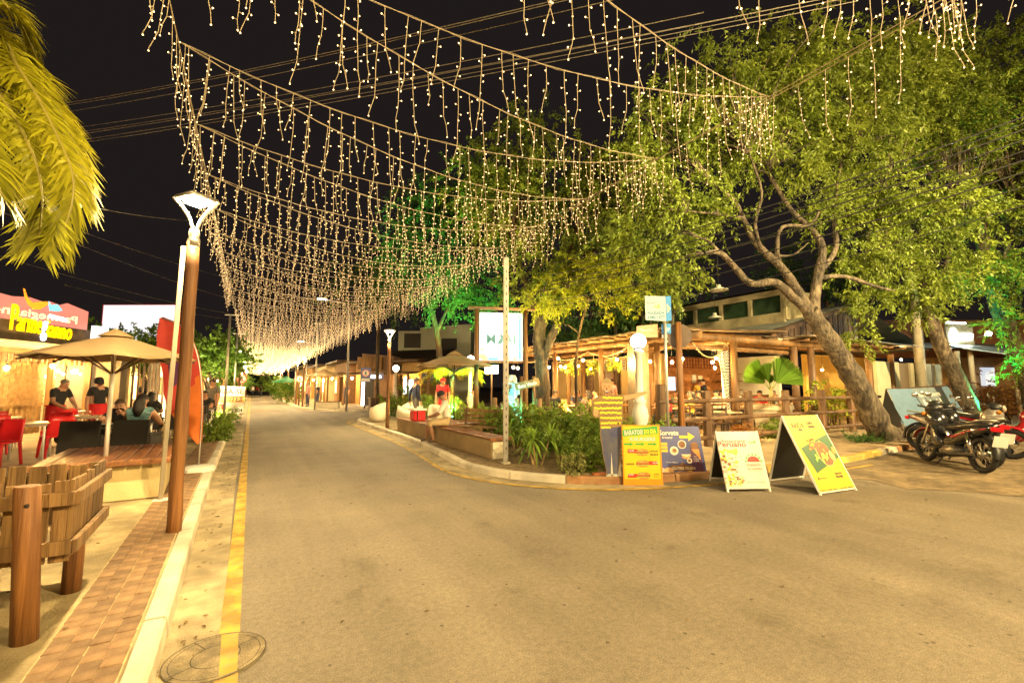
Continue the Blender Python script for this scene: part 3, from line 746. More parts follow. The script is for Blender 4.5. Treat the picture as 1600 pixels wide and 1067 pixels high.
def clump_cloud(blobs, per, nclump, spread, droop=.6, shell=.55):
    """blobs: (centre, radii); returns leaf points and directions grouped in twig-like clumps, and the clump centres"""
    Ps, Ds, Cs = [], [], []
    for (c, r), nc in zip(blobs, nclump):
        c = np.array(c, float); r = np.array(r, float)
        u = NPR.normal(size=(nc, 3)); u /= np.linalg.norm(u, axis=1, keepdims=True)
        rad = (shell + (1 - shell) * NPR.random((nc, 1)) ** .7) * (1 + .18 * NPR.normal(size=(nc, 1)))
        cc = c + u * r * rad; Cs.append(cc)
        out = u * np.array([1, 1, .5]) + NPR.normal(size=(nc, 3)) * .55; out[:, 2] -= droop * NPR.random(nc)
        out /= np.linalg.norm(out, axis=1, keepdims=True)
        k = NPR.integers(int(per * .5), int(per * 1.5) + 1, nc); idx = np.repeat(np.arange(nc), k); N_ = len(idx)
        t = NPR.random((N_, 1)); o = out[idx]
        p = cc[idx] + o * (t - .3) * spread * 3.0 + NPR.normal(size=(N_, 3)) * spread * .17
        p[:, 2] -= (t[:, 0] ** 2) * spread * droop * .8
        d = o * .75 + NPR.normal(size=(N_, 3)) * .62; d[:, 2] -= droop * (.25 + .5 * t[:, 0])
        Ps.append(p); Ds.append(d)
    return np.concatenate(Ps), np.concatenate(Ds), np.concatenate(Cs)
def leafm(name, c, c2, tr=.35, island=.35):
    return mat(name, c, .5, col2=c2, vscale=.9, island=island, trans=tr, spec=.3)
LF = dict(tree=leafm('leaf_olive', (.105, .155, .02), (.205, .255, .03)), yellow=leafm('leaf_yellow_green', (.20, .26, .02), (.31, .32, .02)), deep=leafm('leaf_deep_green', (.035, .10, .02), (.08, .16, .03)),
          hedge=leafm('leaf_hedge', (.09, .17, .02), (.22, .29, .04)), dracaena=leafm('leaf_dracaena', (.12, .25, .03), (.26, .36, .05)), palm=leafm('leaf_palm', (.24, .25, .012), (.42, .38, .016), .3), fan=leafm('leaf_fan_palm', (.10, .22, .025), (.18, .30, .04), .4),
          croton=leafm('leaf_croton', (.20, .06, .015), (.28, .15, .02)), topiary=leafm('leaf_topiary', (.06, .14, .016), (.14, .23, .03)))
def bark_mat(name, c1, c2):
    return mat(name, c1, .85, col2=c2, vscale=9, stretch=(1, 1, .4), bump=1.0, bscale=17, dirt=.6, detail=12, bdist=.09)
M['bark'] = bark_mat('bark_lichen', (.040, .026, .016), (.185, .145, .092))
M['bark2'] = bark_mat('bark_brown', (.045, .026, .013), (.14, .09, .045))
def bush(name, label, cat, loc, blobs, nleaf, size, m, aspect=.5, group=None, spread=.10, stems=6, per=26, droop=.2):
    t = thing(name, label, cat, loc, 0, group)
    bl = [((np.array(c)), r) for c, r in blobs]; vol = [max(r[0] * r[1] * r[2], 1e-5) ** .66 for c, r in bl]; tot = sum(vol)
    P, D, C = clump_cloud(bl, per, [max(3, int(nleaf / per * q / tot)) for q in vol], spread, droop, .35)
    P[:, 2] = np.maximum(P[:, 2], .02); leaf_mesh('foliage', P, D, size, aspect, m, t)
    b = MB()
    for i in range(stems):
        c, r = bl[i % len(bl)]; a = RND.uniform(0, 6.28); q = Vector((c[0] + r[0] * .5 * math.cos(a), c[1] + r[1] * .5 * math.sin(a), c[2] + r[2] * .3))
        b.tube([(c[0] * .8, c[1] * .8, -.02), (q.x * .7 + c[0] * .3, q.y * .7 + c[1] * .3, q.z * .5), q], [.014, .01, .005], 5)
    b.build('stem', M['bark2'], t)
    return t
def limb(b, pts, r0, r1, n=9, mi=0):
    P = smooth_poly([tuple(p) for p in pts], 4); N_ = len(P)
    rr = [(r0 + (r1 - r0) * (i / (N_ - 1)) ** .8) * (1 + .07 * math.sin(i * 2.7) + .05 * math.sin(i * 1.3 + 1)) for i in range(N_)]
    b.tube(P, rr, n, mi)
def frond_mesh(ln, droop, seed, leaflets=46, lw=.032, ll=.42, both=True, curl=.0):
    """a feather palm leaf along +X, drooping; returns MB with rachis (0) and leaflets (1)"""
    r = random.Random(seed); b = MB(); pts = []
    for i in range(13):
        t = i / 12; a = droop * t ** 1.3; pts.append(None)
    x = z = 0.0; pts = [Vector((0, 0, 0))]
    for i in range(12):
        a = .75 - droop * ((i + 1) / 12) ** 1.1; x += math.cos(a) * ln / 12; z += math.sin(a) * ln / 12; pts.append(Vector((x, 0, z)))
    b.tube(pts, [.022 * (1 - .85 * i / 12) for i in range(13)], 6, 0)
    for i in range(leaflets):
        t = .12 + .87 * i / leaflets; k = min(int(t * 12), 11); o = pts[k].lerp(pts[k + 1], t * 12 - k); d = (pts[k + 1] - pts[k]).normalized()
        for s in (-1, 1):
            L = ll * (math.sin(math.pi * min(1, .15 + t * .85)) ** .55 * .8 + .2) * r.uniform(.85, 1.1)
            sd = Vector((0, s, 0)); q = (d * r.uniform(.45, .75) + sd * .85 + Vector((0, 0, r.uniform(-.25, .12)))).normalized()
            p1 = o + q * L * .5; p2 = o + q * L + Vector((0, 0, -L * r.uniform(.22, .5))); wv = d * lw * .5
            b.add([o - wv * .5, p1 - wv, p2, p1 + wv, o + wv * .5], [(0, 1, 3, 4), (1, 2, 3)], 1)
    return b
def palm(name, label, loc, H, nf, ln, m, tr=.09, seed=1, ll=.42, fr_droop=(1.2, 2.1), rots=None, lean=(0, 0), group=None, leaflets=46, lw=.032, fronds=None):
    t = thing(name, label, 'palm', loc, 0, group); b = MB(); r = random.Random(seed)
    pts = [Vector((lean[0] * (i / 9) ** 1.5, lean[1] * (i / 9) ** 1.5, H * i / 9)) for i in range(10)]
    b.tube(pts, [tr * (1.25 - .4 * i / 9 + .06 * (i % 2)) for i in range(10)], 12); b.build('trunk', M['bark2'], t)
    top = pts[-1]
    for i in range(nf):
        a, dr, le = fronds[i] if fronds else (i * 2.4 + r.uniform(-.3, .3), r.uniform(*fr_droop), ln * r.uniform(.85, 1.1))
        f = frond_mesh(le, dr, seed * 31 + i, leaflets, lw, ll); o = f.build('frond', [M['bark2'], m], t); o.location = top; o.rotation_euler = (0, 0, a)
    return t
# ================================================================== LEFT SIDE
Z = .12
# ---- slatted wooden planter fence on round posts
t = thing('slatted_planter', 'brown slatted wooden planter box on round posts at the left pavement', 'planter', (-1.45, 4.4, Z), 0)
def P_(px, py, d): return PD(px, py, d) - Vector((-1.45, 4.4, Z))
# plan: front face runs from the near left to a corner by the pavement, side face recedes along the street
c0 = Vector((-2.5, 3.99)); c1 = Vector((-.95, 4.0)); c2 = Vector((-.99, 4.95)); c3 = Vector((-2.5, 5.0))
o3 = lambda p, z: (p.x + 1.45, p.y - 4.4, z - Z)
def slat_run(a, b, n, zb, zt, inner, wdt=.11, skip=()):
    d = (b - a); L = d.length; d = d / L; nn = Vector((-d.y, d.x)) * inner
    for i in range(n):
        if i in skip: continue
        q = a + d * (L * (i + .5) / n) + nn * .02; mb = MB(); h0 = zb + RND.uniform(-.012, .012); h1 = zt + RND.uniform(-.015, .015)
        mb.bar(o3(q, h0), o3(q, h1), min(wdt, L / n * .86), .018, up=(nn.x, nn.y, 0), b=.003); mb.build('slat', M['slat'], t)
    for z in (zb + .09, zt - .11):
        mb = MB(); s = a - d * .01 - nn * .015; e = b + d * .01 - nn * .015; mb.bar(o3(s, z), o3(e, z), .035, .085, b=.004); mb.build('rail', M['slat'], t)
slat_run(c0, c1, 14, .50, 1.00, 1); slat_run(c1, c2, 8, .50, 1.00, 1, .10); slat_run(c2, c3, 13, .50, .99, 1); slat_run(c3, c0, 9, .5, .99, 1)
mb = MB(); m_ = [o3(p, .56) for p in (c0, c1, c2, c3)]; mb.add(m_, [(0, 1, 2, 3)]); mb.build('soil_bed', M['soil'], t)
for i, (x, y, h, r_) in enumerate([(-1.08, 3.87, 1.0, .063), (-1.07, 4.62, .58, .058), (-2.3, 4.9, .58, .058), (-2.3, 4.1, .58, .058)]):
    mb = MB(); mb.tube([(x + 1.45, y - 4.4, -.05), (x + 1.45 - .03 * (i == 0), y - 4.4, h * .5), (x + 1.45 - .055 * (i == 0), y - 4.4, h - Z), (x + 1.45 - .055 * (i == 0), y - 4.4, h - Z + .008)], [r_, r_ * .97, r_ * .96, r_ * .86], 20); mb.build('post', M['post'], t)
    if i == 0:
        mb = MB(); dv = Vector((-1.08, 3.87)); tv = (Vector((0, 0)) - dv).normalized() * r_ * .955; q = Vector((x + 1.40 + tv.x, y - 4.4 + tv.y, h - Z - .10)); mb.sph(q, .012); mb.build('bolt', M['black'], t)

# ---- white leaning square pole beside the lamp
t = thing('white_pole', 'thin white square pole leaning against the wooden street lamp', 'pole', (-.96, 7.6, Z)); mb = MB()
e = PD(287, 385, 5.3) - Vector((-.96, 7.6, Z)); mb.bar((0, 0, 0), e, .05, .05, b=.006); mb.build('pole', M['cream_pole'], t)
mb = MB(); mb.box((0, 0, .006), (.16, .16, .012), b=.003); mb.build('foot_plate', M['white'], t)

# ---- plastered bench with a deck top, pierced by the parasol pole
t = thing('deck_bench', 'cream plaster bench with brown deck boards under the beige parasol', 'bench', (-1.64, 8.55, Z), R(4))
mb = MB(); mb.box((.0, .1, .24), (1.25, 1.75, .48), b=.01); mb.build('plaster_base', mat('plaster_yellow_cream', (.50, .40, .20), .85, var=.1, vscale=3, bump=.3, bscale=50, dirt=.3), t)
for i in range(9):
    mb = MB(); mb.box((-.605 + i * .152 + RND.uniform(-.002, .002), .1, .515 + RND.uniform(-.003, .003)), (.138, 1.95, .034), b=.006); mb.build('plank', M['deck'], t)
mb = MB(); mb.box((.0, -.89, .495), (1.36, .03, .07), b=.006); mb.box((.69, .1, .495), (.03, 1.95, .07), b=.006); mb.build('edge_board', M['deck'], t)
parasol('beige_parasol', 'large beige square parasol standing through the deck bench', (-1.68, 8.25, Z), .95, 2.2, 1.88, M['beige_canvas'], M['white_metal'], 8, R(10), .5, pr=.028)
# restaurant furniture: black armchairs, tables and guests behind the bench
rattan_chair('black rattan armchair left of the leaning woman, back to the street', (-2.52, 10.95, Z), R(-8))
rattan_chair('black rattan armchair behind the white pole with a striped guest', (-1.78, 10.85, Z), R(-14))
rattan_chair('black rattan armchair facing the street under the leaning woman', (-2.35, 12.75, Z), R(172))
BT = mat('dark_glass_table', (.05, .045, .04), .15)
white_table('dark topped table with plates in front of the leaning woman', (-2.15, 11.75, Z), R(-8), 'dark topped tables on the pavement', BT, (.8, .8))
person('woman in black top leaning on the table with hand at mouth', 'think', (-2.30, 12.66, Z - .02), R(176), CL['black'], CL['grey'], hair='short', hairm=mat('hair_brown', (.06, .028, .012), .5))
person('guest in dark striped top seated with back to the street', 'sitback', (-1.76, 10.95, Z), R(-12), CL['teal'], CL['black'], hair='long', bare=True)
def plate(loc, label, g='plates on the pavement tables'):
    t = thing('plate', label, 'plate', loc, 0, g); mb = MB(); mb.lathe([(0, .004), (.06, .004), (.105, .018), (.11, .02), (.1, .012), (.055, 0), (0, 0)], 20); mb.build('dish', M['white'], t)
    mb = MB()
    for i in range(7): mb.sph((RND.uniform(-.045, .045), RND.uniform(-.045, .045), .018), .022, 8, 6, sc=(1, 1, .6))
    mb.build('food', M['p_tan'], t)
plate((-2.05, 11.85, Z + .75), 'white plate of food before the leaning woman')
for x, y, z, l in ((-2.38, 11.6, .75, 'white plate on the near side of the leaning woman\'s table'), (-1.6, 16.4, .75, 'white plate on the table past the red flag'), (-3.95, 13.2, .74, 'white plate on the pale table at far left'), (-3.62, 15.5, .74, 'white plate on the table touched by the near waiter')): plate((x, y, Z + z), l)
# feather flag with its white water base
t = thing('feather_flag', 'tall red feather flag with orange swirls behind the wooden street lamp', 'flag', (-.74, 9.88, Z), 0)
mb = MB(); mb.lathe([(0, .10), (.06, .10), (.20, .085), (.27, .05), (.275, .0), (0, 0)], 8, smooth=False); mb.build('base', M['white'], t)
ys = [.45, .7, 1.0, 1.4, 1.8, 2.15, 2.4, 2.6, 2.72]
pole = [(.02 * 0, 0, .08), (0, 0, 1.0), (-.05, 0, 1.6), (-.17, 0, 2.15), (-.40, 0, 2.55), (-.76, 0, 2.72)]
pole = [(a * 1.12, b, c) for a, b, c in pole]; mb = MB(); mb.tube(smooth_poly(pole, 4), .012, 8); mb.build('pole', M['metal'], t)
lead = smooth_poly([(.03, 0, .50), (.02, 0, 1.0), (-.03, 0, 1.6), (-.15, 0, 2.15), (-.38, 0, 2.55), (-.74, 0, 2.74)], 5)
trail = smooth_poly([(-.02, .0, .46), (-.38, .04, .85), (-.52, .06, 1.2), (-.60, .05, 1.6), (-.68, .03, 2.1), (-.67, .0, 2.70)], 5)
lead = [(a * 1.12, b, c) for a, b, c in lead]; trail = [(a * 1.32, b, c) for a, b, c in trail]; nn = len(lead); mb = MB(); K = 10; vs = []; fs = []; mi = []
FLAG = [mat('flag_red', (.50, .055, .04), .8, trans=.3, var=.08), mat('flag_orange', (.62, .16, .03), .8, trans=.3, var=.08), mat('flag_purple', (.10, .03, .10), .8, trans=.3)]
for i in range(nn):
    for k in range(K + 1):
        u = k / K; p = Vector(lead[i]).lerp(Vector(trail[i]), u); p.y += .035 * math.sin(i * .55 + u * 5) * u; vs.append(p)
for i in range(nn - 1):
    for k in range(K):
        mb.f.append((i * (K + 1) + k, i * (K + 1) + k + 1, (i + 1) * (K + 1) + k + 1, (i + 1) * (K + 1) + k))
        h = i / nn; sw = math.sin(h * 9 - k * .45)
        mb.m.append(1 if h < .42 - .02 * k else (2 if (.45 < h < .62 and 4 <= k <= 7 and sw > 0) else 0)); mb.sm.append(True)
mb.v = [tuple(v) for v in vs]; mb.build('cloth', FLAG, t); t.rotation_euler = (0, 0, -YAW)

# ---- red furniture and waiters on the plaza
rc = [(-4.05, 12.3, R(160), 'red plastic chair nearest on the far left of the plaza'), (-3.55, 13.35, R(30), 'red plastic chair right of the pale table at the left'), (-4.0, 15.0, R(175), 'red plastic chair with its back to the near waiter'),
      (-4.9, 14.3, R(60), 'red plastic chair half hidden behind the thin wooden post'), (-3.35, 15.9, R(-70), 'red plastic chair between the two waiters'), (-5.6, 16.8, R(10), 'red plastic chair deep in the terrace by the screen'), (-6.2, 15.6, R(0), 'red plastic chair beside the wicker screen at the left'), (-4.6, 17.9, R(180), 'red plastic chair behind the near waiter'), (-3.2, 17.7, R(190), 'red plastic chair behind the capped waiter')]
for x, y, a, l in rc: red_chair(l, (x, y, Z - .01), a)
for x, y, a, l in [(-3.95, 13.2, .1, 'pale square table at the far left among red chairs'), (-3.62, 15.55, 0, 'pale square table touched by the near waiter'), (-5.2, 15.6, .2, 'pale square table beside the wicker screen'), (-4.2, 18.7, 0, 'pale square table behind the two waiters')]: white_table(l, (x, y, Z - .01), a)
person('stout waiter in black shirt and red apron bending over a table', 'lean', (-4.33, 16.0, Z - .01), R(-125), CL['black'], CL['black'], hair='short', apron=CL['red'], scale=1.0, hairm=mat('hair_grey', (.16, .13, .1), .6))
person('young waiter in black cap, shirt and red apron looking down', 'look', (-3.62, 16.55, Z - .01), R(-150), CL['black'], CL['black'], hair='none', cap=CL['black'], apron=CL['red'])

# ---- the restaurant on the left
t = thing('left_restaurant', 'restaurant with wicker screens and timber posts behind the red chairs', 'restaurant', (-8, 18, 0))
def L_(x, y, z): return (x + 8, y - 18, z)
cream = M['cream']; brd = mat('sign_fascia_dark', (.05, .035, .02), .8, var=.3, vscale=5)
mb = MB(); mb.box(L_(-10.5, 24.6, 2.0), (8, .3, 4.0)); mb.build('wall', cream, t)
# facade line: from the left of the frame to the grey pier
fa = Vector((-9.2, 14.2, 0)); fb = Vector((-5.3, 22.0, 0)); fd = (fb - fa).normalized(); fn = Vector((fd.y, -fd.x, 0))
def fp(s, off, z): p = fa + fd * s + fn * off; return Vector(L_(p.x, p.y, z))
FR = lambda off, z: (fp(0, off, z), fd, Vector((0, 0, 1)))
LEN = (fb - fa).length
wick = mat('wicker_light', (.26, .17, .075), .7, col2=(.16, .09, .035), vscale=9)
# woven wicker screen: over-under strips
mb = MB(); sx = .16
for i in range(int(7.2 / sx)):
    for j in range(11):
        a = .1 + i * sx; z = .98 + j * .125; k = (i + j) % 2
        p0 = fp(a, .01 + .02 * k, z + .06); p1 = fp(a + sx * .96, .03 - .02 * k, z + .06); mb.bar(p0, p1, .012, .10, up=(0, 0, 1))
for i in range(int(7.2 / sx)): mb.bar(fp(.1 + i * sx, .02, .95), fp(.1 + i * sx, .02, 2.38), .02, .02)
tag(mb.build('wicker_screen', wick, t), kind='stuff')
mb = MB(); mb.bar(fp(0, -.12, 1.2), fp(7.4, -.12, 1.2), .03, 2.4); mb.build('screen_backing', mat('amber_wall', (.24, .135, .04), .8, var=.2), t)
for i in range(40):
    mb = MB(); mb.bar(fp(.1 + i * .18, .10, .10), fp(.1 + i * .18, .10, .92 + .04 * math.sin(i)), .10, .02, up=tuple(fn), b=.003); mb.build('picket', wick, t)
for s in (.4, 2.6, 4.9, 7.2, 8.6):
    mb = MB(); mb.bar(fp(s, .28, .1), fp(s, .28, 2.75), .17, .17, b=.012); mb.build('post', M['perg'], t)
mb = MB(); mb.bar(fp(-1, .3, 2.68), fp(8.8, .3, 2.68), .14, .16, b=.01); mb.build('beam', M['perg'], t)
for i in range(46):
    mb = MB(); mb.bar(fp(.0 + i * .19, .22, 2.32), fp(i * .19, .22, 2.60), .09, .02, up=tuple(fn)); mb.build('slat', M['perg'], t)
mb = MB(); mb.bar(fp(-3, .15, 2.88), fp(9, .15, 2.88), 1.6, .10); mb.build('awning', mat('awning_pale', (.5, .42, .30), .7, var=.1), t)
mb = MB(); mb.bar(fp(-3, .72, 3.22), fp(9.2, .72, 3.22), .25, .60); mb.build('fascia', brd, t)
mb = MB(); mb.bar(fp(-3, -1.2, 3.55), fp(9.0, -1.2, 3.55), .2, 1.9); mb.build('upper_wall', mat('upper_wall_brown', (.16, .11, .07), .9, var=.2), t)
mb = MB(); mb.add([fp(-3, -1.0, 4.75), fp(9.3, -1.0, 4.35), fp(9.3, -5, 5.2), fp(-3, -5, 5.8)], [(0, 1, 2, 3)]); mb.add([fp(-3, -1.0, 4.63), fp(9.3, -1.0, 4.23), fp(9.3, -5, 5.08), fp(-3, -5, 5.68)], [(3, 2, 1, 0)]); mb.build('roof', M['dark_wood'], t)
pier = MB(); pier.box(L_(-5.0, 22.5, 1.3), (1.5, 1.0, 2.5), b=.01); pier.build('grey_pier', mat('pier_grey', (.19, .155, .11), .8, var=.1, vscale=3), t)
mb = MB()
for i in range(8): mb.box(L_(-4.05 + i * .16, 23.0, 1.3), (.07, .07, 2.4), b=.005)
mb.build('timber_screen', M['dark_wood'], t)
mb = MB(); mb.box(L_(-2.9, 23.4, 1.35), (1.4, .2, 2.4), b=.01); mb.build('white_wall', M['white'], t)
mb = MB(); mb.box(L_(-3.0, 23.28, 1.6), (.5, .04, .7)); mb.build('window', mat('warm_window', (.2, .15, .08), .2), t)
# sign of the restaurant: pink illuminated panel and lettering
t = thing('restaurant_sign', 'pink illuminated restaurant sign with yellow lettering Parmegianno', 'sign', tuple(fa + Vector((0, 0, 0))), 0)
so = fp(0, .0, 0) - Vector(L_(fa.x, fa.y, 0))
def sp(s, off, z): p = fd * s + fn * off; return Vector((p.x, p.y, z))
SF = lambda off: (sp(0, off, 0), fd, Vector((0, 0, 1)))
pinkE = emat('sign_pink_light', (1.0, .30, .21), 1.15, base=(.18, .05, .04)); whiteE = emat('sign_white_light', (.85, .9, 1.0), 2.6); yelE = emat('sign_yellow_light', (1.0, .62, .0), 2.0, base=(.7, .4, 0)); reflE = emat('sign_reflection_light', (1.0, .75, .45), 1.5); bluE = emat('sign_blue_light', (.15, .62, 1.0), 1.3); orE = emat('sign_orange_light', (1.0, .30, .02), 1.3)
top = [(-3, 4.5), (3, 4.3), (4.4, 4.26), (5.2, 4.20), (5.7, 4.27), (6.2, 4.20), (6.35, 4.26), (6.7, 4.20), (6.95, 4.31), (7.75, 4.16), (7.75, 3.52), (-3, 3.42)]
mb = MB(); mb.prism(top, SF(.75), 0, .06); mb.build('pink_panel', pinkE, t)
mb = MB(); mb.text('Parmegianno', 7.35, 3.68, .24, SF(.75), .065, 0, w=-2.7, bold=.02); mb.build('lettering_reflection', reflE, t)  # mirror image of the yellow letters, a reflection drawn as glowing text
S0, S1 = 1.55, 7.05
mb = MB(); mb.text('P', 5.16, 3.24, .74, SF(.86), 0, 0, w=.19, bold=.012, th=.05); mb.text('arme', 5.34, 3.22, .62, SF(.86), 0, 0, w=.74, bold=.0, th=.05, rot=-.03); mb.text('ianno', 6.26, 3.14, .55, SF(.86), 0, 0, w=.84, bold=.0, th=.05, rot=-.03); mb.build('lettering', yelE, t)
mb = MB(); mb.text('g', 6.08, 3.20, .62, SF(.86), 0, 0, w=.17, bold=.01, th=.05); mb.build('fork_letter', whiteE, t)
mb = MB(); swoosh = [(5.45 + (a - 2.55) * .37, 3.92 + (b - 4.15) * .47) for a, b in [(2.55, 5.35), (2.62, 5.33), (2.9, 4.85), (3.35, 4.55), (4.0, 4.72), (4.5, 4.80), (4.75, 4.72), (4.4, 4.45), (4.0, 4.20), (3.5, 4.15), (3.1, 4.35), (2.75, 4.75)]]
mb.prism(swoosh, SF(.84), 0, .03); mb.build('swoosh', orE, t)
mb = MB(); mb.prism([(5.45 + (a - 2.55) * .37, 3.92 + (b - 4.15) * .47) for a, b in [(4.7, 4.85), (4.95, 4.62), (5.5, 4.75), (6.0, 4.40), (5.6, 4.28), (4.9, 4.25), (4.8, 4.5)]], SF(.84), 0, .03); mb.build('blue_flourish', bluE, t)
mb = MB(); mb.prism([(6.35, 3.86), (6.95, 3.8), (6.95, 3.68), (6.35, 3.74)], SF(.82), 0, .03); mb.build('white_banner', whiteE, t)
t = thing('small_light_box', 'small white lit box sign at the foliage edge of the restaurant', 'sign', tuple(fa)); mb = MB(); mb.prism([(7.75, 3.18), (8.3, 3.18), (8.3, 3.68), (7.75, 3.68)], SF(.95), 0, .14); mb.build('light_box', emat('box_white_light', (.85, .9, 1), 2.0), t)
mb = MB(); mb.prism([(7.72, 3.14), (8.33, 3.14), (8.33, 3.18), (7.72, 3.18)], SF(.94), 0, .16); mb.build('frame', M['p_red'], t)
# white billboard behind
t = thing('billboard', 'blank white lit billboard above the clipped trees', 'billboard', tuple(A(215, 30, 0)))
o = PD(160, 530, 30) - A(215, 30, 0); e1 = PD(278, 521, 30) - A(215, 30, 0); u = (e1 - o); u.z = 0; Lb = u.length; u = u / Lb
mb = MB(); mb.prism([(0, -.4), (Lb, -.4), (Lb, 2.25), (0, 2.25)], (o, u, Vector((0, 0, 1))), 0, .12); mb.build('panel', emat('billboard_light', (.93, .93, 1.0), 1.25), t)
mb = MB()
for q in ([(-.06, -.4), (0, -.4), (0, 2.31), (-.06, 2.31)], [(0, 2.25), (Lb, 2.25), (Lb, 2.31), (0, 2.31)], [(Lb, -.4), (Lb + .06, -.4), (Lb + .06, 2.31), (Lb, 2.31)]): mb.prism(q, (o, u, Vector((0, 0, 1))), -.03, .15)
mb.build('frame', M['p_red'], t)
for k in (.15, .85):
    mb = MB(); q = o + u * Lb * k; mb.cyl((q.x, q.y + .2, -.1), (q.x, q.y + .2, o.z + 2), .07, n=8); mb.build('leg', M['metal'], t)

# hanging bulbs of the terrace
def bulb_lamp(p, label, group, drop=.35, r_=.045, shade=False):
    t = thing('hanging_bulb', label, 'lamp', tuple(p), 0, group)
    mb = MB(); mb.cyl((0, 0, r_ + .05), (0, 0, r_ + drop), .005, n=5); mb.cyl((0, 0, r_ * .7), (0, 0, r_ + .06), .017, .013, 8); mb.build('cable', M['wire'], t)
    mb = MB(); mb.sph((0, 0, 0), r_, 12, 8, sc=(1, 1, 1.12)); mb.build('bulb', M['bulb_e'], t); return t
for px, py, d in [(10, 575, 12.5), (82, 572, 14), (118, 580, 15.5), (107, 566, 16.5), (124, 566, 17.5)]:
    bulb_lamp(PD(px, py, d), 'bare warm bulb hanging under the left restaurant beam', 'bare bulbs under the left restaurant beam', .3, .055)
# bright string of small lights further inside
for j, (x, y, z) in enumerate([(-6.2, 20.2, 2.25), (-5.6, 21.0, 2.05)]):
    t = thing('globe_light_string', ['upper string of small round lights inside the left restaurant', 'lower string of small round lights inside the left restaurant'][j], 'string lights', (x, y, z)); mb = MB(); mb.tube(sag_path0 := [(k * .16 - .9, k * .26 - .8, .1 * math.sin(k * 1.3)) for k in range(9)], .006, 4); mb.build('cable', M['wire'], t)
    for k in range(9): mb = MB(); mb.sph(Vector(sag_path0[k]) + Vector((0, 0, -.05)), .04, 8, 6); mb.build('bulb', emat('cool_string_light', (1, .85, .6), 30), t)

# ---- clipped round trees
def topiary(loc, label, blobs, n, trunk_h, seed):
    t = thing('clipped_tree', label, 'tree', loc, 0, None); r = random.Random(seed)
    mb = MB(); limb(mb, [(0, 0, -.05), (.03, .02, trunk_h * .45), (.0, .0, trunk_h * .7)], .13, .10)
    for k in range(7):
        a = k * .9 + r.uniform(-.2, .2); q = r.uniform(.5, 1.1); limb(mb, [(0, 0, trunk_h * r.uniform(.35, .6)), (math.cos(a) * q * .4, math.sin(a) * q * .4, trunk_h * .95), (math.cos(a) * q, math.sin(a) * q, trunk_h * 1.4)], .065, .025, 7)
    mb.build('trunk', M['bark2'], t)
    P, D, C = clump_cloud(blobs, 34, [int(n / 34 * b_) for b_ in (.6, .4)][:len(blobs)] if len(blobs) == 2 else [n // 34], .17, .1, .82); D[:, 2] += .3
    leaf_mesh('crown', P, D, .12, .55, LF['topiary'], t); return t
topiary(tuple(A(238, 21, Z)), 'round clipped tree with branching trunk behind the beige parasol', [((0, 0, 3.05), (1.75, 1.9, .95)), ((.7, -.6, 2.9), (1.2, 1.2, .8))], 13000, 2.0, 3)
topiary(tuple(A(330, 22, Z)), 'round clipped tree with bright crown right of the lamp post', [((0, 0, 2.95), (1.45, 1.8, 1.1)), ((.5, -.8, 2.7), (.8, 1.0, .7))], 11000, 2.0, 5)
bush('shrub', 'dense shrub climbing beside the small lit box sign', 'shrub', (-6.0, 21.2, 2.6), [((0, 0, .9), (1.0, .6, .55)), ((1.1, .6, .8), (.8, .5, .5))], 3500, .13, LF['topiary'])
# ---- pavement items further along the left kerb
bush('kerb_shrub', 'low dark shrub on the kerb in front of black armchairs', 'shrub', (-.80, 14.9, Z), [((0, 0, .28), (.34, .42, .30)), ((.05, .7, .30), (.3, .4, .30))], 2400, .075, LF['hedge'])
for i, (x, y) in enumerate([(-.85, 19.2), (-.8, 22.5), (-.75, 30.5), (-.8, 36), (-.8, 44)]):
    bush('kerb_shrub', ['bright low shrub at the kerb before the rental board', 'green shrub below the kite rental board', 'small shrub at the kerb past the rental board', 'far small shrub by the left kerb', 'farthest shrub by the left kerb'][i], 'shrub', (x, y, Z), [((0, 0, .25), (.3, .45, .28))], 700, .09, LF['dracaena'])
# rental board
t = thing('rental_board', 'white rental board with black GA-SE lettering on the kerb', 'sign', (-.72, 24.6, Z), R(0)); mb = MB()
fr = (Vector((-.52, 0, .25)), Vector((1, 0, 0)), Vector((0, 0, 1)))
mb.prism([(0, 0), (.98, 0), (1.0, 1.2), (.02, 1.25)], fr, -.03, .0); mb.build('board', M['p_white'], t)
mb = MB(); mb.text('ALUGA-SE', .96, .88, .24, fr, .004, 0, w=1.5, bold=.05, align='R'); mb.v = [(max(v[0], -.50), v[1], v[2]) for v in mb.v]; mb.text('1204', .94, .06, .15, fr, .004, 0, bold=.03, align='R'); mb.build('lettering', M['ink'], t)
mb = MB(); mb.rect(.0, .50, .98, .80, fr, .003); mb.build('orange_band', M['p_orange'], t)
mb = MB(); mb.text('ITES', .90, .55, .2, fr, .006, 0, align='R', bold=.04, slant=.2); mb.build('band_lettering', M['ink'], t)
mb = MB(); mb.prism([(.12, .1), (.25, .1), (.3, .25), (.22, .44), (.1, .4)], fr, .003, .006); mb.build('kite_figure', M['p_red'], t)
for s in (-.42, .38): mb = MB(); mb.bar((s, -.0, 0), (s, .02, .3), .03, .03); mb.build('leg', M['dark_wood'], t)
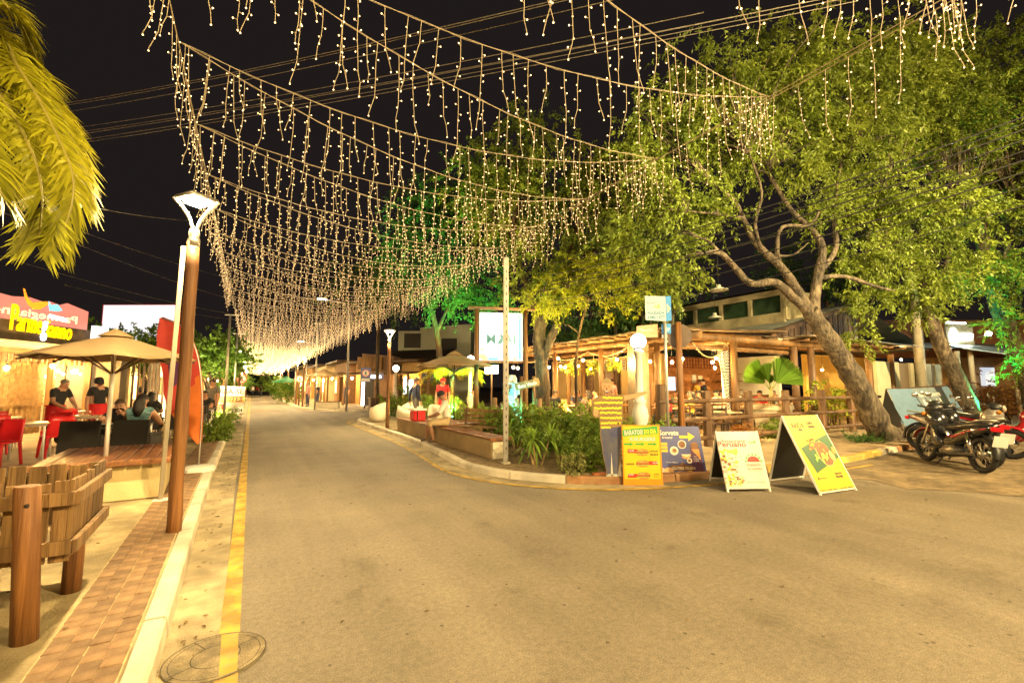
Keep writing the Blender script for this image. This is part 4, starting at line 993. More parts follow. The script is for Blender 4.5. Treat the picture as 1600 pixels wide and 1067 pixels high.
# poles along the left kerb
for i, (px, d, ptop, r_) in enumerate([(353, 17.2, 490, .045), (366, 21.5, 520, .05), (373, 30, 545, .05)]):
    p = A(px, d, Z); t = thing('steel_pole', ['pale steel pole standing beside the clipped tree', 'pale steel pole just behind the rental board', 'pale steel pole beyond the orange parasol'][i], 'pole', tuple(p)); h = ZD(ptop, d) - Z
    mb = MB(); mb.tube([(0, 0, -.05), (0, 0, h * .55), (0, 0, h)], [r_, r_ * .9, r_ * .8], 10); mb.build('shaft', M['metal'], t)
    mb = MB(); mb.bar((-.18, 0, h - .02), (.3, 0, h + .0), .04, .04); mb.build('cap_arm', M['metal'], t)
def e_sign(px, py, d, label, struck, wood=True, r_=.26, plate_=False):
    p = A(px, d, Z); t = thing('parking_sign', label, 'sign', tuple(p)); z = ZD(py, d) - Z; mb = MB(); mb.tube([(0, .04, -.05), (0, .04, z + .5)], .05 if wood else .03, 10); mb.build('post', M['perg'] if wood else M['metal'], t)
    n = -Vector((p.x, p.y, 0)).normalized(); u = Vector((-n.y, n.x, 0)); fr = (Vector((0, 0, z)) + n * .03, u, Vector((0, 0, 1)))
    if plate_:
        mb = MB(); mb.prism([(-.32, -.62), (.32, -.62), (.32, .38), (-.32, .38)], fr, -.02, 0); mb.build('plate', M['p_navy'], t)
        mb = MB(); mb.disc(0, 0, r_, r_, fr, .004); mb.rect(-.27, -.55, .27, -.36, fr, .004); mb.build('disc', M['p_white'], t)
    else:
        mb = MB(); mb.prism([(r_ * math.cos(k * .3142), r_ * math.sin(k * .3142)) for k in range(20)], fr, -.02, 0); mb.build('disc', M['p_white'], t)
    mb = MB(); o = fr[0] + n * .006
    for k in range(24):
        a, b2 = k * math.pi / 12, (k + 1) * math.pi / 12; q = lambda rr, aa: o + u * rr * math.cos(aa) + Vector((0, 0, rr * math.sin(aa)))
        mb.add([q(r_ * .98, a), q(r_ * .98, b2), q(r_ * .8, b2), q(r_ * .8, a)], [(0, 1, 2, 3)])
    if struck: mb.add([o + u * r_ * .62 * s1 + Vector((0, 0, -r_ * .62 * s1 + dz)) for s1, dz in ((-1, -.03), (1, -.03), (1, .03), (-1, .03))], [(0, 1, 2, 3)])
    mb.build('red_ring', M['p_red'], t)
    mb = MB(); mb.text('E', 0, -r_ * .45, r_ * .9, (fr[0], u, Vector((0, 0, 1))), .005, 0, align='C', bold=.04); mb.build('lettering', M['ink'], t)
e_sign(377, 592, 27, 'round no parking sign with red ring on the left kerb pole', True, False)
# far tables, people and objects on the left pavement
for i, (x, y, a) in enumerate([(-1.55, 15.6, -10), (-1.5, 17.2, 170), (-2.4, 15.8, -5), (-1.4, 19.5, 180), (-1.45, 17.9, 5)]):
    rattan_chair(['black rattan armchair beside the kerb shrub', 'second black rattan armchair behind the kerb shrub', 'black rattan armchair partly behind the red flag', 'far black rattan armchair near the standing man', 'black rattan armchair backing onto the far table'][i], (x, y, Z), R(a))
white_table('dark topped table between armchairs past the red flag', (-1.6, 16.45, Z), 0, 'dark topped tables on the pavement', BT, (.8, .8)); white_table('dark topped table with silver legs near the standing man', (-1.45, 18.75, Z), 0, 'dark topped tables on the pavement', BT, (.8, .8))
person('guest in white shirt seated past the red flag, back turned', 'sit', (-1.55, 15.7, Z), R(-6), CL['white'], CL['black'])
person('guest in dark top seated facing the street past the flag', 'sit', (-1.5, 17.15, Z), R(174), CL['navy'], CL['black'], skin=M['skin_dark'])
person('guest half hidden by the red flag in a dark top', 'sit', (-2.4, 15.9, Z), R(-4), CL['black'], CL['grey'], hair='long')
person('man in dark grey shirt and shorts standing by the pole', 'stand', (-1.25, 20.6, Z), R(150), CL['grey'], CL['black'], shorts=True)
person('guest in black seated at the far pavement table', 'sit', (-1.4, 19.4, Z), R(176), CL['black'], CL['denim'])
person('woman in yellow trousers standing beyond the clipped tree trunk', 'stand', (-3.9, 24.6, Z), R(30), CL['navy'], CL['yellow'], hair='long')
parasol('orange_parasol', 'orange parasol beside the left kerb far down the street', (-2.2, 30, Z), 1.35, 2.6, 2.2, mat('orange_canvas', (.55, .12, .02), .8, trans=.25), M['white_metal'], 8, 0, 0)
t = thing('surfboard', 'blue surfboard standing upright beside the left terrace', 'surfboard', tuple(A(326, 25, Z))); mb = MB(); fr = (Vector((0, 0, 0)), Vector((.87, -.5, 0)), Vector((0, 0, 1)))
prof = [(-.16, 0), (.16, 0), (.27, .4), (.29, .9), (.22, 1.4), (.1, 1.75), (0, 1.88), (-.1, 1.75), (-.22, 1.4), (-.29, .9), (-.27, .4)]; mb.prism(prof, fr, -.03, .03); mb.build('board', mat('surfboard_blue', (.12, .30, .52), .3, var=.1), t)
mb = MB(); mb.prism([(a * .2, b2) for a, b2 in prof], fr, .03, .034); mb.build('stripe', M['p_white'], t)

# ---- palm at the upper left: trunk outside the frame, fronds hanging into view
def palm_left():
    base = Vector((-3.35, 2.75, Z)); t = thing('feather_palm', 'tall feather palm with yellow lit fronds drooping at the upper left', 'palm', tuple(base)); mb = MB()
    H = 3.75; mb.tube([(0, 0, -.1), (.05, .02, 1.2), (.05, .0, 2.6), (.0, .0, H)], [.17, .13, .12, .13], 14); mb.build('trunk', M['bark2'], t)
    LFp = LF['palm']
    paths = [[(-170, -40, 3.6), (-60, 20, 3.6), (30, 110, 3.55), (85, 205, 3.5), (115, 290, 3.45), (92, 385, 3.4)], [(-170, -60, 3.9), (-60, -30, 4.0), (10, 10, 4.1), (50, 70, 4.2), (72, 150, 4.25), (80, 215, 4.3)], [(-170, -20, 3.3), (-110, 90, 3.1), (-60, 170, 3.0), (-20, 250, 2.9), (5, 310, 2.9)],
             [(-170, -40, 3.5), (-80, 50, 3.45), (0, 150, 3.4), (48, 235, 3.35), (66, 310, 3.3), (58, 385, 3.3)], [(-170, -30, 3.8), (-50, 40, 3.85), (60, 130, 3.9), (118, 230, 3.85), (132, 320, 3.8)], [(-170, -50, 4.1), (-70, 10, 4.2), (10, 60, 4.3), (70, 130, 4.4), (100, 200, 4.4), (108, 270, 4.4)],
             [(-180, -70, 4.0), (-300, -60, 4.2), (-420, 60, 4.2), (-480, 220, 4.2)], [(-180, -90, 3.6), (-200, -260, 3.0), (-260, -330, 2.2)]]
    for i, pth in enumerate(paths):
        pts = [PD(*q) - base for q in pth]; pts[0] = Vector((0, 0, H)) + (pts[0] - Vector((0, 0, H))) * .15; P = [Vector(q) for q in smooth_poly([tuple(q) for q in pts], 6)]
        mb = MB(); mb.tube(P, [.022 * (1 - .8 * k / len(P)) for k in range(len(P))], 6, 0); n = 90; r = random.Random(50 + i)
        for k in range(n):
            tt = .14 + .855 * k / n; f_ = tt * (len(P) - 1); j = min(int(f_), len(P) - 2); o = P[j].lerp(P[j + 1], f_ - j); d = (P[j + 1] - P[j]).normalized(); sd = d.cross(Vector((0, 0, 1))).normalized()
            for s in (-1, 1):
                for rep in range(3):
                    L = .36 * (1 - .45 * tt) * r.uniform(.75, 1.15); q = (d * r.uniform(.5, 1.1) + sd * s * r.uniform(.5, 1.0) + Vector((0, 0, r.uniform(-.35, .35)))).normalized(); p1 = o + q * L * .5; p2 = o + q * L + Vector((0, 0, -L * r.uniform(.1, .4))); wv = d.cross(q).cross(q).normalized() * .011
                    mb.add([o - wv * .4, p1 - wv, p2, p1 + wv, o + wv * .4], [(0, 1, 3, 4), (1, 2, 3)], 1)
        mb.build('frond', [mat('rachis_yellow', (.25, .22, .04), .5), LFp], t)
palm_left()
# ================================================================== RIGHT SIDE: the corner with its plaster bench, hedges and signs
def put(px, d, z=Z): return tuple(A(px, d, z))
soilp = left_of(KR, .16)
sb_ = [p for p in soilp if p[1] > 5.9 and p[1] < 16 and p[0] < 5.6]
sheet_obj('planting_bed', sb_ + [(6.3, 6.6), (8.2, 7.4), (9.4, 9.0), (8.8, 13.0), (6.4, 14.0), (6.0, 11.6), (4.8, 11.5), (4.8, 15.6), (4.3, 15.9)], .118, M['soil'])
# long plaster bench
t = thing('plaster_bench', 'long low brown plaster bench with plank top along the right kerb', 'bench', (4.5, 11.8, Z)); y0, y1 = -3.4, 3.45
BP = mat('bench_plaster', (.27, .185, .085), .85, col2=(.35, .25, .12), vscale=3, bump=.4, bscale=60, dirt=.3)
mb = MB(); mb.box((0, (y0 + y1) / 2, .195), (.40, y1 - y0, .39), b=.012); mb.build('plaster_base', BP, t)
mb = MB(); mb.box((0, y0 - .012, .19), (.34, .02, .37), b=.008); mb.build('end_panel', M['cream'], t)
for i in range(46):
    mb = MB(); mb.box((RND.uniform(-.004, .004), y0 - .02 + i * .151 + .07, .418 + RND.uniform(-.003, .003)), (.47, .136, .035), b=.006); mb.build('plank', M['deck'], t)
mb = MB(); mb.box((.0, y0 - .045, .40), (.48, .03, .075), b=.006); mb.build('edge_board', M['deck'], t)
dup_b = thing('deck_bench', 'square deck bench holding the second beige parasol behind the seated man', 'bench', (5.35, 12.95, Z))
mb = MB(); mb.box((0, 0, .19), (1.05, 1.9, .38), b=.01); mb.build('plaster_base', BP, dup_b)
for i in range(8):
    mb = MB(); mb.box((-.49 + i * .14, 0, .42 + RND.uniform(-.003, .003)), (.128, 2.05, .035), b=.006); mb.build('plank', M['deck'], dup_b)
mb = MB(); mb.box((0, -1.03, .40), (1.15, .03, .08), b=.006); mb.build('edge_board', M['deck'], dup_b)
parasol('beige_parasol', 'beige parasol over the square deck bench behind the seated man', (5.55, 13.4, Z), 1.22, 2.50, 2.14, M['beige_canvas'], M['dark_wood'], 8, R(12), .43, pr=.024)
person('man in white shirt and black cap seated on the plaster bench', 'bench', (4.52, 11.35, Z + .005), R(72), CL['white'], CL['khaki'], skin=M['skin_dark'], hair='short', shorts=True, cap=CL['black'], scale=1.05, sleeve=.95, shoes=M['dark_wood'])
# red cool box with clear bag and lid
t = thing('cool_box', 'red cool box with white lid on the plaster bench', 'cool box', (4.50, 13.75, Z + .436), R(10))
mb = MB(); mb.box((0, 0, .15), (.40, .30, .30), b=.03); mb.build('box', M['red_plastic'], t)
mb = MB(); mb.box((0, 0, .335), (.46, .36, .06), b=.015); mb.build('lid', M['white_metal'], t)
mb = MB(); mb.box((.06, -.02, .40), (.16, .12, .05), b=.01); mb.build('cup_tray', M['white_metal'], t)
mb = MB(); mb.bar((-.10, -.17, .02), (-.10, -.17, .34), .035, .012); mb.build('strap', M['black'], t)
# round concrete seats
def pouf(loc, rz, label, s=1.0):
    t = thing('concrete_seat', label, 'seat', loc, rz, 'round pale concrete seats'); mb = MB(); n = 28; prof = [(.0, 0), (.30, 0), (.35, .03), (.405, .18), (.425, .36), (.41, .52), (.385, .60)]
    vs = []; fs = []
    inner = [(.36, .58), (.31, .46), (0, .44)]
    allp = prof + inner
    for j, (r_, z) in enumerate(allp):
        for k in range(n):
            a = 2 * math.pi * k / n; lift = .20 * max(0, math.sin(a)) ** 1.2 * (1 if j in (5, 6, 7) else 0) * (.5 if j == 5 else 1); vs.append((r_ * s * math.cos(a), r_ * s * math.sin(a), (z + lift) * s))
    for j in range(len(allp) - 1):
        for k in range(n): fs.append((j * n + k, j * n + (k + 1) % n, (j + 1) * n + (k + 1) % n, (j + 1) * n + k))
    mb.add(vs, fs, 0, True); mb.build('shell', M['cream'], t)
    mb = MB(); mb.lathe([(0, .475 * s), (.26 * s, .47 * s), (.30 * s, .455 * s), (.3 * s, .44 * s)], 20); mb.build('seat_pad', mat('concrete_pale', (.5, .43, .3), .85, var=.1), t); return t
pouf((4.78, 19.7, Z), R(200), 'round concrete seat nearest the far kerb corner'); pouf((4.92, 16.05, Z), R(60), 'round concrete seat just right of the brown lamp post'); pouf((5.45, 17.5, Z), R(-40), 'tall backed round concrete seat behind the lamp post', 1.12)
pouf((6.4, 17.0, Z), R(130), 'round concrete seat behind the red cool box')
# galvanised pole at the corner
t = thing('steel_pole', 'galvanised steel pole in front of the lit MOAI sign', 'pole', (4.31, 7.80, Z)); mb = MB(); mb.box((0, 0, 2.0), (.105, .06, 4.1), b=.012, rz=R(-30)); mb.build('shaft', M['metal'], t)
mb = MB()
for k in range(24): mb.box((.0 - .012, -.04, .3 + k * .15), (.014, .012, .05), rz=R(-30))
mb.build('slot', M['black'], t); mb = MB(); mb.box((0, 0, .02), (.16, .12, .04), b=.01); mb.build('foot', M['concrete'], t)
# globe lamps on white balusters
def globe_lamp(loc, label, H=2.5, gr=.175, s=1.0):
    t = thing('globe_lamp', label, 'lamp', loc, 0, 'white globe lamps on baluster posts')
    prof = [(0, 0), (.24, 0), (.24, .10), (.19, .13), (.19, .42), (.225, .46), (.225, .52), (.13, .56), (.10, .62), (.155, .74), (.175, .86), (.15, 1.0), (.105, 1.10), (.13, 1.14), (.13, 1.18), (.095, 1.22), (.085, 1.28), (.072, H - .12), (.11, H - .09), (.11, H - .03), (.06, H - .01), (0, H)]
    mb = MB(); mb.lathe([(a * s, b) for a, b in prof], 20); mb.build('baluster', M['white'], t)
    mb = MB(); mb.lathe([(.09, H - .01), (.10, H + .03), (.06, H + .04)], 14); mb.build('globe_base', M['black'], t)
    mb = MB(); mb.sph((0, 0, H + gr * .98), gr, 20, 14); mb.build('globe', M['globe_e'], t); return t
globe_lamp(put(999, 9.7), 'white globe lamp on baluster post right behind the cardboard man', 2.28, .165)
globe_lamp(put(735, 20.7), 'white globe lamp half behind the second beige parasol', 2.52, .18); globe_lamp(put(692, 24.5), 'white globe lamp hidden above by the second parasol', 2.5, .17); globe_lamp(put(618, 28.5), 'white globe lamp left of the chalk wall', 2.42, .19)
# lit restaurant sign between wooden posts
sc_ = A(783, 14.6, Z); t = thing('light_box_sign', 'lit white MOAI sign box between brown posts', 'sign', tuple(sc_))
u = Vector((_cy, -_sy, 0)); u = (u + Vector((.10, .12, 0))).normalized(); fr = (Vector((0, 0, 0)), u, Vector((0, 0, 1))); zb, zt = ZD(563, 14.6) - Z, ZD(487, 14.6) - Z; hw = .70
mb = MB(); mb.prism([(-hw, zb), (hw, zb), (hw, zt), (-hw, zt)], fr, -.14, 0); mb.build('light_box', [emat('moai_sign_light', (.84, .94, 1.0), 1.35, base=(.25, .27, .28))], t)
for s in (-1, 1):
    mb = MB(); q = u * s * (hw + .10); mb.cyl((q.x, q.y, -.05), (q.x, q.y, zt + .1), .075, .065, 12); mb.build('post', M['perg'], t)
mb = MB(); a_, b_ = u * -(hw + .38), u * (hw + .42); mb.bar((a_.x, a_.y, zt + .14), (b_.x, b_.y, zt + .13), .30, .06, b=.01); mb.build('top_board', M['post'], t)
mb = MB(); a_, b_ = u * -hw, u * hw; mb.bar((a_.x, a_.y, zb - .05), (b_.x, b_.y, zb - .05), .08, .07, b=.01); mb.build('bottom_rail', M['post'], t)
teal = emat('sign_teal_print', (.0, .14, .15), .25, base=(.02, .12, .13)); cy_ = emat('sign_cyan_print', (.02, .55, .75), .9, base=(.02, .4, .6)); co_ = emat('sign_coral_print', (1.0, .55, .35), 1.0, base=(.7, .35, .2)); gr_ = emat('sign_leaf_print', (.2, .6, .45), .9, base=(.1, .4, .3))
mb = MB(); mb.text('M', -.47, zb + .55, .29, fr, .004, 0, w=.28, bold=.012); mb.text('A', .12, zb + .55, .29, fr, .004, 0, w=.24, bold=.015); mb.text('I', .40, zb + .55, .29, fr, .004, 0, w=.055, bold=.03); mb.build('lettering', teal, t)
mb = MB(); mb.prism([(-.13, zb + .53), (-.02, zb + .53), (.05, zb + .62), (.06, zb + .78), (.0, zb + .87), (-.05, zb + .80), (.0, zb + .74), (-.06, zb + .66)], fr, .003, .006); mb.text('RESTAURANTE', 0, zb + .98, .05, fr, .004, 0, w=.95, align='C'); mb.build('emblem', teal, t)
mb = MB(); mb.rect(hw - .13, zb + .05, hw - .05, zt - .15, fr, .003); mb.rect(-.45, zb + .10, .35, zb + .125, fr, .003); mb.rect(-.42, zb + .02, -.1, zb + .08, fr, .003); mb.build('cyan_print', cy_, t)
mb = MB()
for ca, cb, r_ in ((-.60, zb + .12, .12), (-.52, zb + .05, .10), (-.62, zb + .35, .05), (-.3, zt - .04, .04), (.05, zt - .05, .05), (.45, zb + .06, .08), (.25, zb + .04, .06), (-.62, zt - .5, .03)): mb.disc(ca, cb, r_, r_ * .8, fr, .004, n=9)
mb.build('coral_print', co_, t)
mb = MB()
for k in range(12): a = k * .45; mb.sheet([(.47, zb + .3), (.47 + .16 * math.cos(a) + .02, zb + .3 + .16 * math.sin(a)), (.47 + .16 * math.cos(a), zb + .32 + .16 * math.sin(a))], fr, .005)
mb.sheet([(.30, zt - .02), (.62, zt - .02), (.62, zt - .25), (.52, zt - .12)], fr, .005); mb.build('leaf_print', gr_, t)
# small lit menu board, arrow board, chalk boards
p = A(768, 18, Z); t = thing('menu_board', 'small white lit board hanging below the MOAI sign', 'sign', tuple(p)); z = ZD(577, 18) - Z; fr2 = (Vector((0, 0, z)), u, Vector((0, 0, 1)))
mb = MB(); mb.prism([(-.27, -.17), (.27, -.17), (.27, .17), (-.27, .17)], fr2, -.04, 0); mb.build('panel', emat('menu_light', (.85, .9, 1), 2.2), t)
mb = MB(); mb.rect(-.24, .08, -.10, .13, fr2, .003); mb.rect(.05, .08, .24, .14, fr2, .003); mb.rect(-.2, -.05, .2, -.03, fr2, .003); mb.build('print', M['p_blue'], t)
mb = MB(); mb.bar((0, 0, 0), (0, 0, z - .17), .05, .05); mb.build('post', M['dark_wood'], t)
p = A(824, 13.6, Z); t = thing('arrow_board', 'tilted wooden board with painted lettering nailed between posts', 'sign', tuple(p)); z = ZD(601, 13.6) - Z; v2 = Vector((0, 0, 1)); u2 = (u + v2 * .24).normalized(); v3 = (v2 - u2 * u2.z).normalized(); fr2 = (Vector((0, 0, z)), u2, v3)
mb = MB(); mb.prism([(-.36, -.09), (.34, -.11), (.38, .0), (.36, .12), (-.36, .12), (-.38, .03)], fr2, -.02, .02); mb.build('board', M['perg'], t)
mb = MB(); mb.text('Bem Vindo', 0, -.045, .10, fr2, .024, 0, w=.58, align='C', bold=.02); mb.build('lettering', M['p_white'], t)
for s in (-.18, .2): mb = MB(); q = u * s - u.cross(v2) * .05; mb.cyl((q.x, q.y, 0), (q.x, q.y, z + .25), .045, n=10); mb.build('post', M['perg'], t)
# moai-like garden statue
p = A(799, 14.2, Z); t = thing('stone_statue', 'tall stone head statue lit turquoise beside the arrow board', 'statue', tuple(p)); stone = mat('statue_stone', (.34, .35, .32), .8, var=.15, vscale=8, bump=.6, bscale=30)
mb = MB(); prof = [(.30, 0), (.30, .5), (.25, .62), (.25, .95), (.21, 1.02), (.17, 1.07), (.20, 1.14), (.20, 1.5), (.19, 1.72), (.14, 1.82), (0, 1.84)]
mb.lathe(prof, 8, smooth=False); mb.v = [(x, y * .8, z) for x, y, z in mb.v]
f = (-Vector((p.x, p.y, 0))).normalized(); s2 = Vector((-f.y, f.x, 0)); P3 = lambda a, b, z: tuple(s2 * a + f * b + Vector((0, 0, z)))
mb.tube([P3(0, .17, 1.55), P3(0, .22, 1.42), P3(0, .26, 1.30), P3(0, .2, 1.26)], [.035, .045, .06, .04], 7); mb.bar(P3(-.17, .17, 1.57), P3(.17, .17, 1.57), .07, .06, b=.02); mb.bar(P3(-.09, .19, 1.19), P3(.09, .19, 1.19), .05, .045, b=.015)
for s in (-1, 1): mb.bar(P3(.21 * s, .02, 1.22), P3(.21 * s, .02, 1.6), .07, .10, b=.02); mb.tube([P3(.27 * s, 0, .95), P3(.28 * s, .08, .6), P3(.12 * s, .24, .42)], [.07, .065, .05], 7)
mb.build('body', stone, t)
# rope fence
rp = [(772, 14.6), (806, 14.2), (841, 13.7), (881, 13.2), (925, 12.9)]
for i, (px, d) in enumerate(rp):
    q = A(px, d, Z); h = 1.12; t = thing('rope_post', ['short log rope post beside the park bench', 'short log rope post near the stone statue', 'short log rope post below the arrow board', 'short log rope post before the diners', 'short log rope post beside the cardboard man'][i], 'post', tuple(q), 0, 'log posts with rope before the restaurant')
    mb = MB(); mb.lathe([(0, -.05), (.105, -.05), (.10, h - .02), (.085, h), (0, h + .005)], 14); mb.build('log', M['perg'], t)
for i in range(4):
    a_, b_ = A(*rp[i], Z + .98), A(*rp[i + 1], Z + .98); mb = MB(); pts = [a_.lerp(b_, k / 12) - Vector((0, 0, .33 * 4 * (k / 12) * (1 - k / 12))) for k in range(13)]
    mb.tube(pts, [.036 + .004 * (k % 2) for k in range(13)], 8); o = mb.build('rope', mat('rope_fibre', (.32, .25, .15), .9, var=.25, vscale=60, bump=1, bscale=90, stretch=(1, 1, 1)), None, tuple(a_)); tag(o, ['thick sagging rope ending at the park bench post', 'thick sagging rope by the stone statue', 'thick sagging rope below the arrow board', 'thick sagging rope in front of the diners'][i], 'rope')
# slatted park bench
p = A(752, 12.3, Z); t = thing('park_bench', 'wooden slatted park bench in front of the hedge', 'bench', tuple(p), R(-58)); wm = M['slat']
for i in range(4): mb = MB(); mb.box((0, -.02 - i * .11, .42), (1.25, .09, .03), b=.006); mb.build('seat_slat', wm, t)
for i in range(3): mb = MB(); mb.box((0, .06 + .02 * i, .56 + i * .13), (1.25, .025, .095), b=.006); mb.build('back_slat', wm, t)
for s in (-.52, .52):
    for a_, b_ in (((s, -.34, 0), (s, -.34, .41)), ((s, .02, 0), (s, .10, .9)), ((s, -.36, .395), (s, .04, .395))): mb = MB(); mb.bar(a_, b_, .05, .05, b=.006); mb.build('leg' if a_[2] == 0 else 'cross_bar', M['dark_wood'], t)
# ---- planting
def hedge_between(name, label, pts, hz, w_, n, size, m):
    c = A(*pts[len(pts) // 2], Z); bl = []
    for (px, d) in pts: q = A(px, d, Z); bl.append(((q.x - c.x, q.y - c.y, hz * .5), (w_ * RND.uniform(.85, 1.1), w_ * RND.uniform(.85, 1.1), hz * .52)))
    return bush(name, label, 'hedge', tuple(c), bl, n, size, m, .5, None, .09, 14, 26, .1)
hedge_between('clipped_hedge', 'long dark green hedge below the rope fence', [(792, 12.2), (818, 11.8), (844, 11.3), (870, 10.9), (896, 10.4), (920, 10.0), (942, 9.6)], 1.0, .55, 26000, .062, LF['hedge'])
hedge_between('clipped_hedge', 'green hedge behind the park bench below the MOAI sign', [(715, 15.2), (735, 14.6), (756, 14.0), (775, 13.4)], .9, .5, 8000, .07, LF['hedge'])
hedge_between('clipped_hedge', 'dark hedge in front of the chalk wall', [(612, 24), (634, 23), (655, 21.5), (672, 20.5), (690, 19.5)], 1.0, .75, 7000, .11, LF['hedge'])
def dracaena(loc, label, n, H, seed, ln=.46):
    t = thing('dracaena', label, 'plant', loc, 0, 'strap leaved plants in the corner bed'); r = random.Random(seed)
    mb = MB(); heads = []
    for k in range(n):
        a = r.uniform(0, 6.28); q = Vector((math.cos(a) * r.uniform(.1, .34), math.sin(a) * r.uniform(.1, .34), H * r.uniform(.55, 1.0))); mb.tube([(q.x * .3, q.y * .3, -.05), (q.x * .7, q.y * .7, q.z * .5), q], [.017, .014, .011], 6); heads.append(q)
    mb.build('stem', mat('stem_tan', (.32, .22, .10), .8, var=.2), t)
    for q in heads:
        mb = MB()
        for j in range(34):
            a = j * 2.4 + r.uniform(-.2, .2); el = r.uniform(-.5, 1.2); L = ln * r.uniform(.65, 1.05); d = Vector((math.cos(a) * math.cos(el), math.sin(a) * math.cos(el), math.sin(el))); sd = d.cross(Vector((0, 0, 1))).normalized(); w_ = .021; o = q - Vector((0, 0, .16 * r.random())); p1 = o + d * L * .5; p2 = o + d * L + Vector((0, 0, -L * .32))
            mb.add([o - sd * w_ * .4, p1 - sd * w_, p2, p1 + sd * w_, o + sd * w_ * .4], [(0, 1, 3, 4), (1, 2, 3)])
        mb.build('leaf_rosette', LF['dracaena'], t)
    return t
for i, (px, py, n, H) in enumerate([(838, 727, 5, .62), (876, 722, 5, .6), (806, 700, 4, .55), (900, 712, 4, .6), (856, 690, 3, .6)]):
    q = G(px, py, Z); dracaena(tuple(q), ['strap leaved plant at the kerb left of the two front ones', 'strap leaved plant at the kerb beside the round shrub', 'strap leaved plant just right of the steel pole', 'strap leaved plant behind the round shrub', 'tall strap leaved plant in the middle of the bed', 'strap leaved plant at the elbow of the cardboard man'][i], n, H, 20 + i)
q = G(936, 738, Z); bush('round_shrub', 'round dense shrub at the kerb beside the cardboard man', 'shrub', (q.x, q.y + .25, Z), [((0, 0, .27), (.40, .36, .30))], 5200, .04, LF['hedge'], .6, spread=.06)
q = G(905, 742, Z); bush('variegated_shrub', 'small pale variegated shrub at the kerb edge of the bed', 'shrub', (q.x, q.y + .15, Z), [((0, 0, .17), (.24, .2, .19))], 1800, .04, leafm('leaf_variegated', (.22, .24, .06), (.34, .34, .14)), .6, spread=.05)
for i, (px, d, h, m_, l) in enumerate([(1035, 10.4, .75, 'dracaena', 'leafy green plant behind the burger poster'), (1160, 12.0, .5, 'croton', 'red leaved plant growing behind the log rail'), (1205, 13.2, .55, 'hedge', 'low green plant at the foot of the white palm pot'), (1290, 15.6, 1.7, 'yellow', 'big yellow green potted plant before the amber wall'), (640, 24.5, 1.6, 'dracaena', 'upright spiky plant before the chalk wall'), (1508, 20.5, 2.0, 'croton', 'red leaved shrub left of the second leaning trunk'), (1572, 20, 2.3, 'croton', 'red leaved shrub at the far right trunk'), (705, 19.5, 1.0, 'dracaena', 'green plant at the foot of the yellow palm'), (665, 19, 1.1, 'dracaena', 'leafy plant before the man in navy shirt')]):
    bush('leafy_plant', l, 'plant', put(px, d), [((0, 0, h * .55), (h * .38, h * .38, h * .48))], 900, .13 if h > 1 else .09, LF[m_], .35, None, .14, 7, 16, .5)
q = A(935, 7.5, 0); t = thing('brick', 'single orange brick lying at the kerb by the cardboard man', 'brick', tuple(G(936, 752, .0)), R(-15)); mb = MB(); mb.box((0, 0, .07), (.23, .13, .14), b=.006); mb.build('block', mat('brick_orange', (.42, .13, .04), .85, var=.15, bump=.6), t)

# ---- cardboard figure and poster boards
def frame3(o, bx): u_ = (bx - o).normalized(); return u_
def flat_board(px0, px1, py, lean=.06, dz=0):
    o = G(px0, py, dz); e = G(px1, py, dz); u_ = e - o; W = u_.length; u_ = u_ / W; n_ = Vector((u_.y, -u_.x, 0)); n_ = n_ if n_.dot(o) < 0 else -n_
    v_ = (Vector((0, 0, 1)) - n_ * lean).normalized(); return o, u_, v_, W
o, u_, v_, W = flat_board(945, 985, 756, .03); S = 1 / 95.5 / 5.616
cxy = lambda x, y: ((x - 166) * S + .03, (1000 - y) * S)
t = thing('cardboard_figure', 'life size cardboard cutout of a man in striped shirt pointing right', 'cutout', tuple(o)); fr = (Vector((0, 0, 0)), u_, v_)
C_ = lambda pts: [cxy(*p) for p in pts][::-1]
sil = [(140, 120), (150, 88), (188, 64), (222, 72), (238, 100), (238, 165), (224, 215), (340, 218), (480, 198), (540, 184), (558, 200), (510, 226), (350, 272), (325, 300), (330, 400), (318, 500), (305, 660), (292, 900), (300, 1000), (160, 1003), (160, 930), (168, 900), (140, 740), (122, 600), (118, 420), (90, 424), (60, 405), (56, 330), (66, 258), (110, 230), (165, 222), (152, 190), (145, 160)]
mb = MB(); mb.prism(C_(sil), fr, -.018, -.004, 0); mb.prism(C_([(205, 700), (222, 690), (226, 915), (204, 915)]), fr, -.0039, -.0037, 1); mb.prism(C_([(294, 800), (302, 1000), (282, 1000), (270, 920)]), fr, -.0039, -.0037, 1); mb.build('board', [mat('board_edge_brown', (.24, .16, .08), .8), M['p_white']], t)
